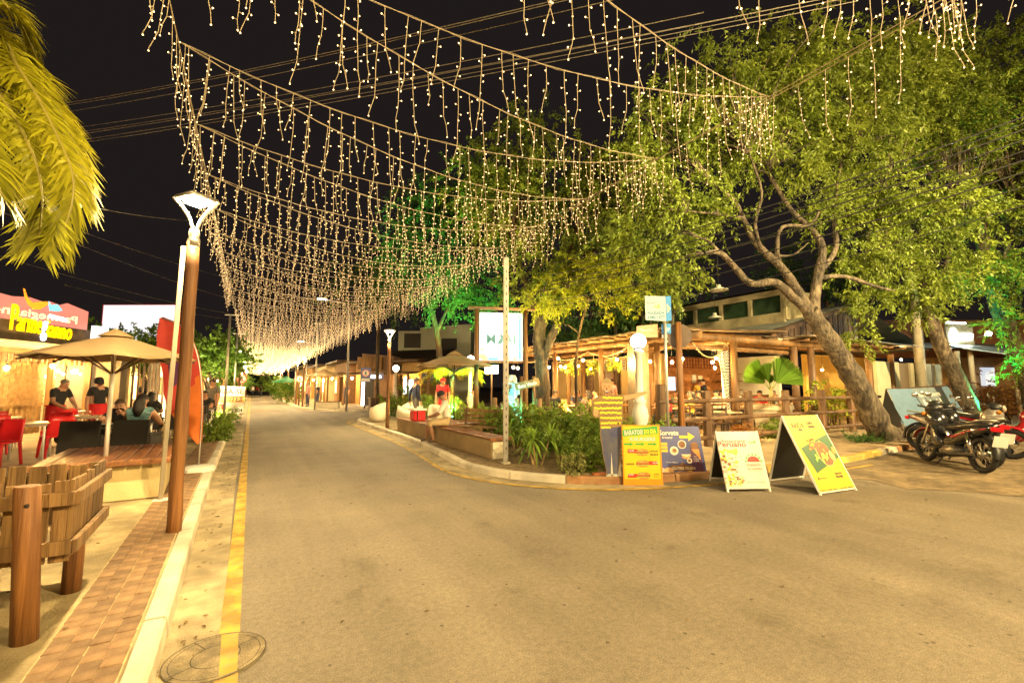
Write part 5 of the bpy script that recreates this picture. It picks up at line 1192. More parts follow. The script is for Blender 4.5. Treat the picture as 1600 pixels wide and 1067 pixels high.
print_layers = [('shirt_print', mat('print_shirt_brown', (.22, .14, .05), .6, var=.15), [[(70, 262), (112, 236), (168, 226), (218, 226), (342, 224), (346, 266), (320, 290), (324, 400), (310, 470), (310, 502), (222, 512), (126, 520), (120, 385), (118, 330), (100, 345), (62, 350), (62, 318)]], 0),
 ('skin_print', mat('print_skin', (.50, .27, .13), .6, var=.12, vscale=30), [[(146, 112), (234, 110), (236, 160), (222, 208), (205, 232), (178, 232), (158, 200), (148, 165)], [(342, 226), (420, 214), (482, 204), (512, 196), (544, 188), (552, 204), (506, 222), (470, 236), (400, 256), (346, 268)], [(64, 350), (100, 346), (112, 372), (96, 414), (66, 404)]], .001),
 ('jeans_print', mat('print_jeans', (.10, .10, .12), .65, col2=(.05, .06, .16), vscale=7), [[(126, 518), (222, 510), (312, 500), (304, 600), (290, 720), (268, 916), (226, 918), (216, 720), (206, 918), (174, 918), (146, 750), (130, 600)]], .001),
 ('shoe_print', mat('print_shoe', (.40, .44, .42), .6, var=.2, vscale=30), [[(166, 930), (180, 914), (206, 914), (220, 990), (206, 1000), (164, 1000)], [(226, 914), (262, 914), (282, 980), (276, 998), (226, 1000)]], .002),
 ('cap_print', mat('print_cap', (.26, .20, .08), .6, var=.2, vscale=20), [[(146, 116), (152, 90), (188, 68), (222, 76), (236, 108), (190, 98)], ], .002)]
for nm, m_, polys, off in print_layers:
    mb = MB()
    for q in polys: mb.prism(C_(q), fr, -.0035, -.003 + off)
    mb.build(nm, m_, t)
mb = MB(); rr = random.Random(4)
for yy, xa, xb in ((244, 150, 330), (288, 74, 330), (338, 70, 318), (378, 122, 318), (422, 124, 318), (468, 128, 306), (508, 128, 215)):
    n = 18
    for k in range(n):
        x = xa + (xb - xa) * k / n; ww = (xb - xa) / n; jy = rr.uniform(-4, 4); mb.prism(C_([(x, yy - 8 + jy), (x + ww * 1.02, yy - 8 + jy + rr.uniform(-3, 3)), (x + ww * 1.02, yy + 9 + jy), (x, yy + 9 + jy)]), fr, -.002, .0003 + .0001 * (k % 2))
mb.build('stripe_print', mat('print_lemon', (.66, .56, .03), .6), t)
mb = MB()
for q in ([(162, 136), (180, 132), (180, 138), (162, 142)], [(200, 132), (220, 136), (220, 142), (200, 138)], [(166, 150), (178, 147), (178, 156), (167, 157)], [(203, 147), (216, 150), (215, 157), (203, 156)], [(186, 150), (193, 150), (198, 172), (182, 172)], [(166, 178), (214, 178), (206, 206), (190, 213), (174, 206)], [(152, 168), (160, 168), (172, 214), (190, 222), (208, 214), (222, 170), (230, 168), (214, 216), (192, 232), (168, 218)]): mb.prism(C_(q), fr, -.001, .0006)
mb.build('face_print', mat('print_face_brown', (.12, .055, .03), .6), t)
mb = MB(); mb.prism(C_([(172, 182), (208, 182), (204, 192), (176, 192)]), fr, 0, .0012); mb.build('teeth_print', M['p_white'], t)
mb = MB(); mb.bar(tuple(u_ * .25 - u_.cross(v_) * .03 + Vector((0, 0, 1.0))), tuple(u_ * .25 - u_.cross(v_) * .40), .03, .02); mb.build('prop', M['perg'], t)
def burger(mb, ca, cb, w_, fr, t_):
    h = w_ * .55
    mb.disc(ca, cb, w_ / 2, h * .42, fr, t_, 0, 16); mb.rect(ca - w_ * .5, cb - h * .16, ca + w_ * .5, cb - h * .02, fr, t_ + .0006, 2); mb.rect(ca - w_ * .47, cb + h * .0, ca + w_ * .47, cb + h * .10, fr, t_ + .0009, 1)
    for k in range(7): mb.disc(ca - w_ * .45 + k * w_ * .15, cb - h * .16 + (k % 2) * h * .04, w_ * .07, h * .08, fr, t_ + .0012, 3, 7)
    mb.disc(ca, cb + h * .16, w_ * .46, h * .36, fr, t_ + .0015, 0, 14, 0, 180); mb.disc(ca - w_ * .1, cb + h * .32, w_ * .2, h * .1, fr, t_ + .0018, 4, 9)
# yellow burger poster
o, u_, v_, W = flat_board(974.5, 1036.5, 758, .05); t = thing('burger_poster', 'orange yellow BARATOS burger poster board beside the cardboard man', 'poster', tuple(o)); fr = (Vector((0, 0, 0)), u_, v_); Hh = .965
mb = MB(); mb.prism([(0, 0), (W, 0), (W * .975, Hh), (.0, Hh)], fr, -.02, 0); mb.build('board', M['p_orange'], t)
mb = MB(); mb.rect(.02, .10, W - .035, Hh - .02, fr, .0012); mb.build('yellow_print', mat('print_gold_yellow', (.64, .47, .012), .45, var=.08, vscale=3), t)
k = lambda x: (x - 295) / 360 * W; kk = lambda y: (1000 - y) / 540 * Hh
mb = MB(); mb.sheet([(k(300), kk(565)), (k(625), kk(540)), (k(625), kk(470)), (k(300), kk(505))], fr, .0022)
for x in (310, 415, 528): mb.sheet([(k(x), kk(642)), (k(x + 55), kk(642)), (k(x + 55), kk(652)), (k(x + 88), kk(633)), (k(x + 55), kk(616)), (k(x + 55), kk(625)), (k(x), kk(625))], fr, .0022)
mb.build('green_print', M['p_green'], t)
mb = MB(); mb.text('BARATOS!', k(318), kk(552), .072, fr, .0032, 0, w=k(490) - k(318), bold=.05, rot=.06); mb.text('X-BURGERS', k(355), kk(603), .055, fr, .003, 0, w=k(600) - k(355), bold=.05)
for a_, b_ in ((352, 705), (568, 813), (338, 918)): mb.text('15,90', k(a_), kk(b_ - 4), .03, fr, .0042, 0, bold=.03)
mb.build('white_lettering', M['p_white'], t)
mb = MB(); mb.text('DO DIA', k(500), kk(540), .066, fr, .0032, 0, w=k(612) - k(500), bold=.05, rot=.06); mb.build('lime_lettering', mat('print_lime', (.62, .62, .03), .5), t)
mb = MB()
for a_, a2, b_ in ((342, 430, 705), (530, 612, 812), (335, 430, 925)): mb.rect(k(a_), kk(b_ + 8), k(a2), kk(b_ - 26), fr, .0025)
mb.build('red_print', M['p_red'], t)
mb = MB()
for a_, b_ in ((475, 712), (475, 812), (480, 918)): burger(mb, k(a_), kk(b_), .225, fr, .0032)
mb.build('burger_print', [M['p_bun'], M['p_brown'], M['p_red'], M['p_lgreen'], mat('print_bun_light', (.66, .36, .09), .45)], t)
mb = MB(); mb.text('X-BURGUER', k(540), kk(703), .024, fr, .0032, 0, w=k(622) - k(540), bold=.02); mb.text('SALADA', k(545), kk(735), .034, fr, .0032, 0, w=k(622) - k(545), bold=.02); mb.text('X-BURGUER', k(322), kk(820), .03, fr, .0032, 0, w=k(398) - k(322), bold=.03); mb.text('X-BURGUER', k(570), kk(908), .026, fr, .0032, 0, w=k(622) - k(570)); mb.text('BACON', k(572), kk(930), .026, fr, .0032, 0, w=k(620) - k(572)); mb.build('black_lettering', M['ink'], t)
mb = MB(); mb.sheet([(k(340), kk(998)), (k(385), kk(950)), (k(395), kk(998))], fr, .0015); mb.sheet([(k(575), kk(998)), (k(540), kk(950)), (k(610), kk(998))], fr, .0015); mb.build('ray_print', mat('print_amber', (.72, .24, .01), .5), t)
mb = MB(); mb.bar(tuple(u_ * W * .5 - u_.cross(v_) * .03 + v_ * .7), tuple(u_ * W * .5 - u_.cross(v_) * .30), .04, .02); mb.build('prop', M['dark_wood'], t)
# purple ice-cream board (an A-frame seen from the front)
o, u_, v_, W = flat_board(1034, 1106, 748, .16); t = thing('ice_cream_board', 'purple Sorvete ice cream board between the burger poster and white board', 'sign board', tuple(o)); fr = (Vector((0, 0, 0)), u_, v_); Hh = .90; W0 = W
rc = lambda a0, b0, a1, b1, r_: [(a1 - r_ + r_ * math.cos(x), b1 - r_ + r_ * math.sin(x)) for x in (0, .52, 1.05, 1.57)] + [(a0 + r_ - r_ * math.sin(x), b1 - r_ + r_ * math.cos(x)) for x in (0, .52, 1.05, 1.57)] + [(a0 + r_ - r_ * math.cos(x), b0 + r_ - r_ * math.sin(x)) for x in (0, .52, 1.05, 1.57)] + [(a1 - r_ + r_ * math.sin(x), b0 + r_ - r_ * math.cos(x)) for x in (0, .52, 1.05, 1.57)]
mb = MB(); mb.prism([(a - .07 * (b / Hh), b) for a, b in rc(.0, .09, W, Hh, .03)], fr, -.015, 0); mb.build('board', M['p_navy'], t)
k = lambda x: (x - 625) / 405 * (W - .04) + .0; kk = lambda y: .09 + (930 - y) / 450 * (Hh - .09)
mb = MB(); mb.text('Sorvete', k(632), kk(565), .085, fr, .002, 0, w=k(818) - k(632), bold=.03); mb.text('Artesanal', k(655), kk(598), .04, fr, .002, 0, w=k(755) - k(655), bold=.02); mb.text('Cremosos', k(680), kk(830), .026, fr, .002, 0); mb.text('Picole', k(745), kk(832), .026, fr, .002, 0)
for a_, b_, r_ in ((840, 655, .075), (762, 715, .075), (868, 745, .0), (898, 812, .045)):
    if r_: mb.disc(k(a_), kk(b_), r_, r_, fr, .002, 0)
mb.text('Taca', k(940), kk(775), .022, fr, .0042, 0); mb.text('Casquinha', k(936), kk(795), .02, fr, .0042, 0); mb.text('Copos', k(942), kk(815), .022, fr, .0042, 0); mb.build('white_print', M['p_white'], t)
mb = MB(); mb.sheet([(k(822), kk(596)), (k(905), kk(596)), (k(905), kk(625)), (k(968), kk(580)), (k(905), kk(537)), (k(905), kk(570)), (k(822), kk(570))], fr, .002)
for b_ in (650, 683, 715): mb.rect(k(640), kk(b_ + 13), k(702), kk(b_ - 13), fr, .002)
mb.sheet([(k(855), kk(930)), (k(925), kk(930)), (k(905), kk(905)), (k(870), kk(908))], fr, .002); mb.build('yellow_print', M['p_yellow'], t)
mb = MB(); mb.disc(k(840), kk(655), .06, .06, fr, .003); mb.disc(k(766), kk(712), .03, .03, fr, .003); mb.disc(k(898), kk(808), .028, .026, fr, .003); mb.sheet([(k(720), kk(905)), (k(955), kk(905)), (k(955), kk(850)), (k(860), kk(850)), (k(835), kk(822)), (k(800), kk(850)), (k(720), kk(850))], fr, .002); mb.build('brown_print', M['p_brown'], t)
mb = MB(); mb.sheet([(k(915), kk(690)), (k(1000), kk(690)), (k(1028), kk(925)), (k(925), kk(925))], fr, .003); mb.build('plum_print', M['p_plum'], t)
mb = MB(); mb.disc(k(868), kk(758), .088, .065, fr, .0025, 0, 14, 200, 380); mb.disc(k(700), kk(905), .085, .06, fr, .0025); mb.disc(k(762), kk(715), .05, .045, fr, .0025); mb.disc(k(955), kk(668), .07, .065, fr, .0035, 1); mb.sheet([(k(920), kk(700)), (k(995), kk(700)), (k(1005), kk(800))], fr, .0045, 2)
mb.text('GELATERIA ITALIANA', k(728), kk(892), .045, fr, .003, 3, w=k(948) - k(728), bold=.02); mb.disc(k(868), kk(752), .075, .035, fr, .0032, 3, 14, 170, 370); mb.build('food_print', [M['p_tan'], M['p_brown'], M['p_bun'], M['p_cream']], t)
mb = MB(); mb.disc(k(640), kk(905), .05, .05, fr, .002); mb.sheet([(k(770), kk(930)), (k(840), kk(930)), (k(830), kk(912)), (k(780), kk(912))], fr, .002); mb.build('pink_print', M['p_pink'], t)
nb_ = u_.cross(v_); back = lambda a, h, q: tuple(u_ * a - Vector((nb_.x, nb_.y, 0)).normalized() * q + Vector((0, 0, h)))
for a_ in (.03, W - .06): mb = MB(); mb.bar(tuple(u_ * a_ + v_ * .1), tuple(u_ * a_), .025, .03); mb.bar(back(a_ - .03, .86, .17), back(a_, 0, .55), .03, .025); mb.build('leg', M['dark_wood'], t)
# A-frames
def a_frame(name, label, BL, BR, TL, TR, KL, margin, panel_m, frame_m):
    o = BL; t = thing(name, label, 'A-frame sign', tuple(o)); w0 = lambda p: p - o
    u_ = (BR - BL); W = u_.length; u_ = u_ / W; v_ = (TL - BL); v_ = v_ - u_ * v_.dot(u_) * 0; H_ = v_.length; v_ = v_ / H_
    sk = ((TL - BL).dot(u_)) / H_
    fr = (Vector((0, 0, 0)), u_, v_)
    mb = MB(); mb.prism([(.0, margin), (W, margin), (W, H_), (0, H_)], fr, -.012, 0); mb.build('front_panel', panel_m, t)
    KR_ = KL + (BR - BL); vb = (w0(TL) - w0(KL)); Hb = vb.length; vb = vb / Hb; frb = (w0(KL) - u_.cross(v_) * .0, u_, vb)
    mb = MB(); mb.prism([(.02, margin), (W - .02, margin), (W - .02, Hb - .02), (.02, Hb - .02)], frb, -.012, -.004); mb.build('back_panel', M['ink'], t)
    n_ = u_.cross(v_)
    for a_ in (0, W):
        mb = MB(); mb.bar(u_ * a_ - n_ * .012, u_ * a_ + v_ * H_ - n_ * .012, .026, .026); mb.build('leg', frame_m, t)
        mb = MB(); mb.bar(w0(KL) + u_ * a_, w0(KL) + u_ * a_ + vb * Hb, .026, .026); mb.build('leg', frame_m, t)
    mb = MB(); mb.bar(u_ * 0 + v_ * (margin - .01) - n_ * .012, u_ * W + v_ * (margin - .01) - n_ * .012, .022, .022); mb.bar(w0(KL) + vb * margin, w0(KL) + u_ * W + vb * margin, .022, .022); mb.build('cross_bar', frame_m, t)
    return t, fr, W, H_
t, fr, W, Hh = a_frame('peruvian_board', 'white Restaurante Peruano A-frame board with green arrow', G(1138, 769), G(1204, 768), PD(1119, 674, 7.22), PD(1182, 674, 7.16), G(1109, 751), .07, M['p_white'], M['white_metal'])
k = lambda x, y: ((x - 130 - (y - 205) * .18) / 425 * W, Hh - (y - 205) / 565 * (Hh - .07))
def kx(x, y): return k(x, y)[0]
mb = MB(); a_, b_ = k(187, 320); mb.text('Restaurante', a_, b_, .047, fr, .002, 0, w=kx(430, 320) - a_, bold=.012); a_, b_ = k(150, 365); mb.text('Peruano', a_, b_, .085, fr, .002, 0, w=kx(440, 365) - a_, bold=.022)
a_, b_ = k(508, 520); mb.disc(a_, b_, .10, .085, fr, .002, 0, 14, 0, 180); a_, b_ = k(435, 563); mb.text('imperio', a_, b_, .05, fr, .002, 1, w=kx(582, 563) - a_, bold=.01); a_, b_ = k(445, 600); mb.text('do ceviche', a_, b_, .04, fr, .002, 1, w=kx(595, 600) - a_, bold=.01); mb.build('red_lettering', [M['p_red'], mat('print_rose', (.52, .16, .10), .5)], t)
mb = MB(); a_, b_ = k(455, 318); mb.sheet([(a_, b_ - .006), (a_ + .10, b_ - .006), (a_ + .085, b_ - .035), (a_ + .135, b_), (a_ + .085, b_ + .035), (a_ + .10, b_ + .006), (a_, b_ + .006)], fr, .002)
for q in range(7): a2 = math.pi * (.04 + q * .153); a_, b_ = k(508, 520); mb.disc(a_ + .125 * math.cos(a2), b_ + .11 * math.sin(a2), .018, .016, fr, .002, 0, 8)
a_, b_ = k(470, 340); mb.text('15m', a_, b_, .022, fr, .002, 0); mb.build('green_print', M['p_green'], t)
mb = MB(); rr = random.Random(9)
for q in range(70):
    y = rr.uniform(395, 620); x = rr.uniform(175, 335) + (y - 400) * .12; a_, b_ = k(x, y); s = rr.uniform(.014, .034); mb.disc(a_, b_, s, s * rr.uniform(.5, 1), fr, .002 + q * .00004, 0 if y < 450 else rr.choice([1, 2, 3, 3, 4, 5]), 7)
for q in range(60):
    a = rr.uniform(0, 6.28); r_ = rr.random() ** .5; x = 310 + 95 * r_ * math.cos(a); y = 695 + 62 * r_ * math.sin(a); a_, b_ = k(x, y); s = rr.uniform(.012, .026); mb.disc(a_, b_, s, s * .7, fr, .0052 + q * .00004, rr.choice([1, 1, 2, 3, 5, 4]), 7)
a_, b_ = k(310, 700); mb.disc(a_, b_, .15, .105, fr, .005, 3); mb.build('food_print', [M['p_lgreen'], M['p_yellow'], M['p_brown'], M['p_cream'], M['p_pink'], M['p_lgreen']], t)
mb = MB(); a_, b_ = k(435, 725); mb.text('@imperiodoceviche', a_, b_, .02, fr, .002, 0, w=kx(618, 725) - a_); mb.rect(kx(450, 612), k(450, 612)[1], kx(595, 612), k(450, 609)[1], fr, .002); mb.build('grey_lettering', M['concrete'], t)
t, fr, W, Hh = a_frame('acaraje_board', 'tall yellow ARIDA Comida Baiana A-frame board', G(1284, 774), G(1339, 766), PD(1222, 650, 7.20), PD(1279, 649, 7.42), G(1202, 754), .05, M['p_yellow'], M['white_metal'])
k = lambda x, y: ((x - 795 - (y - 70) * .485) / 355 * W, Hh - (y - 70) / 715 * (Hh - .05))
mb = MB()
a_, b_ = k(893, 195); mb.text('ARIDA', a_, b_, .088, fr, .003, 0, w=kx(1022, 195) - a_, bold=.015); a_, b_ = k(975, 212); mb.disc(a_, b_, .055, .018, fr, .003)
a_, b_ = k(1037, 163); mb.text('COMIDA', a_, b_, .042, fr, .003, 0, w=.165, bold=.05); a_, b_ = k(1058, 200); mb.text('BAIANA', a_, b_, .042, fr, .003, 0, w=.165, bold=.05)
a_, b_ = k(1035, 332); mb.text('ACARAJE', a_, b_, .034, fr, .003, 0, w=.19, bold=.03, rot=.12); a_, b_ = k(1305, 655); mb.text('BOM ALI NO', a_, b_, .034, fr, .003, 0, w=.16, bold=.03); a_, b_ = k(1315, 683); mb.text('FOOD PARK', a_, b_, .034, fr, .003, 0, w=.165, bold=.03)
a_, b_ = k(1125, 672); mb.sheet([(a_, b_), (a_ + .05, b_ + .03), (a_ + .03, b_ + .004), (a_ + .22, b_ + .004), (a_ + .22, b_ - .004), (a_ + .03, b_ - .004), (a_ + .05, b_ - .03)], fr, .003); mb.build('black_lettering', M['ink'], t)
mb = MB(); A1 = [(0, .60), (.10, .66), (W, .80), (W, .56), (.34, .30), (0, .50)]; q0 = [k(975, 385), k(1125, 622), k(1385, 500), k(1240, 268)]; mb.sheet([(min(max(x, .02), W - .012), y) for x, y in q0][::1], fr, .002); rr = random.Random(3)
for i in range(26):
    f_ = i / 26; s = rr.uniform(.012, .03)
    for (x, y) in ((.012, .06 + f_ * (Hh - .08)), (W - .012, .06 + f_ * (Hh - .08)), (.02 + f_ * (W - .04), Hh - .014), (.02 + f_ * (W - .04), .064)):
        if rr.random() < .72: mb.sheet([(x - .009, y), (x + .009, y + s * .3), (x + .008, y + s), (x - .007, y + s * .8)] if x < .03 or x > W - .03 else [(x, y - .009), (x + s, y - .007), (x + s * .8, y + .009), (x, y + .008)], fr, .0022)
mb.build('leaf_print', M['p_dgreen'], t)
mb = MB(); a_, b_ = k(1205, 455); mb.disc(a_, b_, .17, .20, fr, .0032, 0, 24); mb.disc(a_ + .01, b_ + .004, .155, .185, fr, .0036, 1, 24)
for i in range(34):
    y = rr.uniform(330, 420); x = rr.uniform(1040, 1200) + (y - 340) * .25; a_, b_ = k(x, y); s = rr.uniform(.018, .034); mb.disc(a_, b_, s, s, fr, .004 + i * .00004, rr.choice([2, 2, 2, 3]), 8)
for i in range(26): y = rr.uniform(450, 530); x = rr.uniform(1105, 1225) + (y - 450) * .3; a_, b_ = k(x, y); s = rr.uniform(.012, .026); mb.disc(a_, b_, s, s, fr, .0056 + i * .00004, 4, 7)
a_, b_ = k(1280, 480); mb.disc(a_, b_, .06, .085, fr, .007, 5, 14); a_, b_ = k(1300, 430); mb.disc(a_, b_, .05, .06, fr, .0072, 6, 14); mb.build('food_print', [M['p_tan'], M['p_brown'], mat('print_prawn', (.40, .07, .015), .4, var=.4, vscale=40), M['p_orange'], M['p_lgreen'], M['p_tan'], M['p_bun']], t)

# ---- corner signs and the wooden stop-sign post
def n_cam(p): v = -Vector((p.x, p.y, 0)); return v.normalized()
sp_ = A(1042, 10.1, Z); t = thing('sign_post', 'thin metal post carrying POUSADA and street name boards', 'sign post', tuple(sp_)); h = ZD(462, 10.1) - Z
mb = MB(); mb.cyl((0, 0, -.05), (0, 0, h), .032, n=10); mb.build('post', M['metal'], t); n_ = n_cam(sp_); u_ = Vector((-n_.y, n_.x, 0)); u_ = (u_ + n_ * -.12).normalized()
zz = lambda py: ZD(py, 10.1) - Z; aa = lambda px: (px - 1042) / F_PX * 10.1
fr = (n_ * .05, u_, Vector((0, 0, 1)))
mb = MB(); mb.prism([(aa(1013), zz(498)), (aa(1044), zz(501)), (aa(1044), zz(461)), (aa(1013), zz(459))], fr, -.015, 0); mb.build('white_board', mat('sign_pale_blue', (.30, .35, .35), .5, var=.05), t)
mb = MB(); mb.prism([(aa(1044.3), zz(501)), (aa(1052.5), zz(500)), (aa(1052.5), zz(461)), (aa(1044.3), zz(461))], fr, -.015, 0); mb.build('blue_board', M['p_blue'], t)
mb = MB(); mb.sheet([(aa(1046), zz(488)), (aa(1051.5), zz(481)), (aa(1046), zz(473))], fr, .003); mb.build('arrow', mat('print_peach', (.7, .42, .2), .5), t)
mb = MB(); mb.sheet([(aa(1029.5), zz(480)), (aa(1036), zz(480)), (aa(1033.5), zz(471))], fr, .003); mb.sheet([(aa(1026), zz(478)), (aa(1030), zz(478)), (aa(1029), zz(474))], fr, .003); mb.build('sail_print', mat('print_sail', (.55, .25, .1), .5), t)
mb = MB(); mb.text('POUSADA', aa(1016.5), zz(489.5), .062, fr, .003, 0, w=aa(1042) - aa(1016.5), bold=.03); mb.text('3380-1477', aa(1016), zz(496.5), .066, fr, .003, 0, w=aa(1042.5) - aa(1016), bold=.03); mb.text('Recanto', aa(1016), zz(472), .05, fr, .003, 0, w=aa(1029) - aa(1016)); mb.build('lettering', mat('print_sea_blue', (.02, .13, .22), .5), t)
mb = MB(); mb.prism([(aa(998), zz(526)), (aa(1031), zz(526.5)), (aa(1031), zz(505)), (aa(999), zz(507.5))], fr, -.015, 0); mb.build('beige_board', mat('sign_wood_pale', (.33, .21, .10), .7, var=.12, stretch=(1, 1, 8)), t)
mb = MB(); mb.text('Gaucho', aa(1004), zz(516), .06, fr, .003, 0, w=aa(1024) - aa(1004)); mb.build('faded_lettering', mat('print_faded', (.66, .55, .40), .6), t)
fr2 = (n_ * -.03, u_, Vector((0, 0, 1))); mb = MB(); mb.prism([(aa(1037), zz(520)), (aa(1051), zz(520)), (aa(1051), zz(504)), (aa(1037), zz(505))], fr2, -.015, 0); mb.build('street_name_plate', M['p_blue'], t)
mb = MB(); mb.text('Ver', aa(1039), zz(516), .10, fr2, .003, 0, w=aa(1049.5) - aa(1039), bold=.03); mb.rect(aa(1037), zz(527), aa(1045), zz(521.5), fr2, .0); mb.rect(aa(1040), zz(533.5), aa(1046), zz(531.5), fr2, .0); mb.build('white_lettering', M['p_white'], t)
p = A(1063, 10.4, Z); t = thing('stop_sign', 'stop sign on orange brown wooden post seen from its dark back', 'sign', tuple(p)); h = ZD(502, 10.4) - Z; mb = MB(); mb.tube([(0, 0, -.05), (.0, 0, h * .5), (0, 0, h)], [.078, .072, .068], 14); mb.build('post', M['post'], t)
nn_ = Vector((.80, .60, 0)); us = Vector((-nn_.y, nn_.x, 0)); mb = MB(); rr_ = .30; mb.prism([(rr_ * math.cos(R(22.5 + 45 * i)), h - .32 + rr_ * math.sin(R(22.5 + 45 * i))) for i in range(8)], (nn_ * .085, us, Vector((0, 0, 1))), 0, .01); mb.build('octagon_plate', [mat('sign_back_grey', (.10, .07, .05), .6, var=.2)], t)

# ---- log rail fence
px_ = [1033, 1103, 1168, 1226, 1283, 1328]; t = thing('log_rail_fence', 'heavy log rail fence with three rails around the restaurant corner', 'fence', tuple(coly(1168, 7.6, Z))); bo = coly(1168, 7.6, Z); FP = [coly(q, 7.6, Z) - bo for q in px_]
for i, q in enumerate(FP):
    mb = MB(); mb.box((q.x, q.y, .66), (.20, .15, 1.42 if i else 1.75), b=.025, rz=RND.uniform(-.05, .05)); mb.build('post', M['rail'], t)
for i in range(len(FP) - 1):
    for z in (.22, .68, 1.12):
        a_, b_ = FP[i], FP[i + 1]; mb = MB(); d_ = (b_ - a_).normalized(); mb.tube([a_ + Vector((0, -.045, z)) - d_ * .16, (a_ + b_) / 2 + Vector((0, -.045, z + RND.uniform(-.01, .01))), b_ + Vector((0, -.045, z)) + d_ * .02], [.052, .056, .054], 12); mb.build('rail', M['rail'], t)
a_ = FP[-1]
for z in (.22, .68, 1.12): mb = MB(); mb.tube([a_ + Vector((.12, .0, z)), a_ + Vector((2.3, .1, z))], .05, 10); mb.build('rail', M['rail'], t)
# ================================================================== OPEN RESTAURANT ON THE CORNER
t = thing('open_restaurant', 'open timber restaurant with log pergola, metal roof and amber lit walls', 'restaurant', (10.6, 8.6, 0)); OR = Vector((10.6, 8.6, 0))
W_ = lambda x, y, z: (x - 10.6, y - 8.6, z)
PG = M['perg']; ZB = 2.92
def post_(x, y, h=ZB, r_=.10, m=None, name='post'):
    mb = MB(); mb.tube([W_(x, y, .05), W_(x + .01, y, h * .5), W_(x, y, h)], [r_, r_ * .95, r_ * .92], 12); mb.build(name, m or PG, t)
for px in (868, 940, 1028): q = colx(px, 10.6); post_(q.x, q.y)
for px, x in ((888, 13.0), (912, 14.0), (992, 13.5), (1018, 13.0)): q = colx(px, x); post_(q.x, q.y, 2.9, .11)
for px, m_ in ((1148, PG), (1243, M['rail']), (1270, M['rail']), (1325, PG), (1360, PG), (1395, PG)): q = coly(px, 8.6); post_(q.x, q.y, ZB, .12, m_)
q = coly(1131, 9.6); post_(q.x, q.y, 2.7, .07, M['white'])
for x0, y0_, x1, y1_, z, r_ in ((10.6, 8.2, 10.6, 22, 3.0, .10), (10.2, 8.6, 22.5, 8.6, 3.0, .11), (13.2, 9, 13.2, 22, 3.02, .09), (10.4, 8.75, 16, 8.75, 2.72, .07)):
    mb = MB(); mb.tube([W_(x0, y0_, z), W_((x0 + x1) / 2, (y0_ + y1_) / 2, z + .02), W_(x1, y1_, z)], r_, 12); mb.build('beam', PG, t)
for i in range(22):
    y = 9.0 + i * .62; mb = MB(); mb.tube([W_(9.95 + RND.uniform(-.1, .1), y, 3.13), W_(15.6, y + RND.uniform(-.06, .06), 3.34)], .055, 8); mb.build('rafter', PG, t)
tl = mat('thatch_board', (.07, .042, .02), .9, col2=(.15, .10, .05), vscale=8, bump=.6, dirt=.4)
for i in range(26):
    y = 8.75 + i * .52
    for j in range(3): mb = MB(); mb.box(W_(10.75 + j * 1.85 + RND.uniform(-.12, .12), y + RND.uniform(-.03, .03), 3.225 + j * .065 + RND.uniform(-.008, .02)), (1.95, .55, .03), rot=Matrix.Rotation(R(-2.1) + RND.uniform(-.015, .015), 3, 'Y')); mb.build('roof_board', tl, t)
for i in range(14):
    x = 15.9 + i * .55; mb = MB(); mb.tube([W_(x, 8.1, 3.14), W_(x, 11.2, 3.2)], .05, 8); mb.build('rafter', PG, t)
for i in range(9): mb = MB(); mb.box(W_(16.0 + i * .95, 9.5 + RND.uniform(-.05, .05), 3.235 + RND.uniform(0, .02)), (.93, 3.2, .02)); mb.build('roof_sheet', mat('old_zinc', (.22, .20, .17), .5, metal=.4, var=.25, vscale=5), t)
# corrugated metal roof over the hall, its gable boards, and the raised clerestory
zinc = mat('zinc_corrugated', (.20, .22, .20), .42, metal=.35, col2=(.30, .32, .29), vscale=4, dirt=.35)
mb = MB(); vs = []; fs = []; n = 150; y0_, y1_ = 9.2, 22.0; x0, z0, x1, z1 = 14.9, 3.36, 21.9, 5.05
for i in range(n + 1):
    y = y0_ + (y1_ - y0_) * i / n; dz = .022 * math.cos(i * math.pi)
    for k in range(6): f_ = k / 5; vs.append(W_(x0 + (x1 - x0) * f_, y, z0 + (z1 - z0) * f_ + dz))
for i in range(n):
    for k in range(5): a = i * 6 + k; fs.append((a, a + 1, a + 7, a + 6))
mb.add(vs, fs); mb.build('roof', zinc, t)
mb = MB(); mb.add([W_(x1, y0_, z1), W_(x1 + 7, y0_, z1 - 1.7), W_(x1 + 7, y1_, z1 - 1.7), W_(x1, y1_, z1)], [(0, 1, 2, 3)]); mb.build('rear_roof_slope', zinc, t)
mb = MB(); mb.bar(W_(14.85, y0_ - .03, z0 - .1), W_(21.9, y0_ - .03, z1 - .1), .06, .16); mb.build('verge_board', M['dark_wood'], t)
mb = MB(); mb.bar(W_(14.9, 9.1, z0 - .08), W_(14.9, 22, z0 - .08), .10, .14); mb.build('eave_beam', PG, t)
for i in range(34):
    x = 15.4 + i * .20; zt = z0 + (x - x0) / (x1 - x0) * (z1 - z0) - .2
    if zt > 3.42: mb = MB(); mb.box(W_(x, 9.32 + .02 * (i % 2), (3.26 + zt) / 2), (.155, .03, zt - 3.26), b=.004); mb.build('gable_board', M['dark_wood'], t)
cw = mat('clerestory_cream', (.33, .28, .16), .8, var=.1, dirt=.3)
xc = 18.0; rz0 = 4.05; zA, zB_, zC = 4.50, 5.18, 5.42
mb = MB(); mb.box(W_(xc, 15.5, (rz0 + zA) / 2), (.12, 11.0, zA - rz0)); mb.box(W_(xc, 15.5, (zB_ + zC) / 2), (.12, 11.0, zC - zB_)); mb.build('clerestory_wall', cw, t)
for i in range(9): mb = MB(); mb.box(W_(xc, 10.05 + i * 1.36, (zA + zB_) / 2), (.14, .14, zB_ - zA - .004)); mb.build('clerestory_post', cw, t)
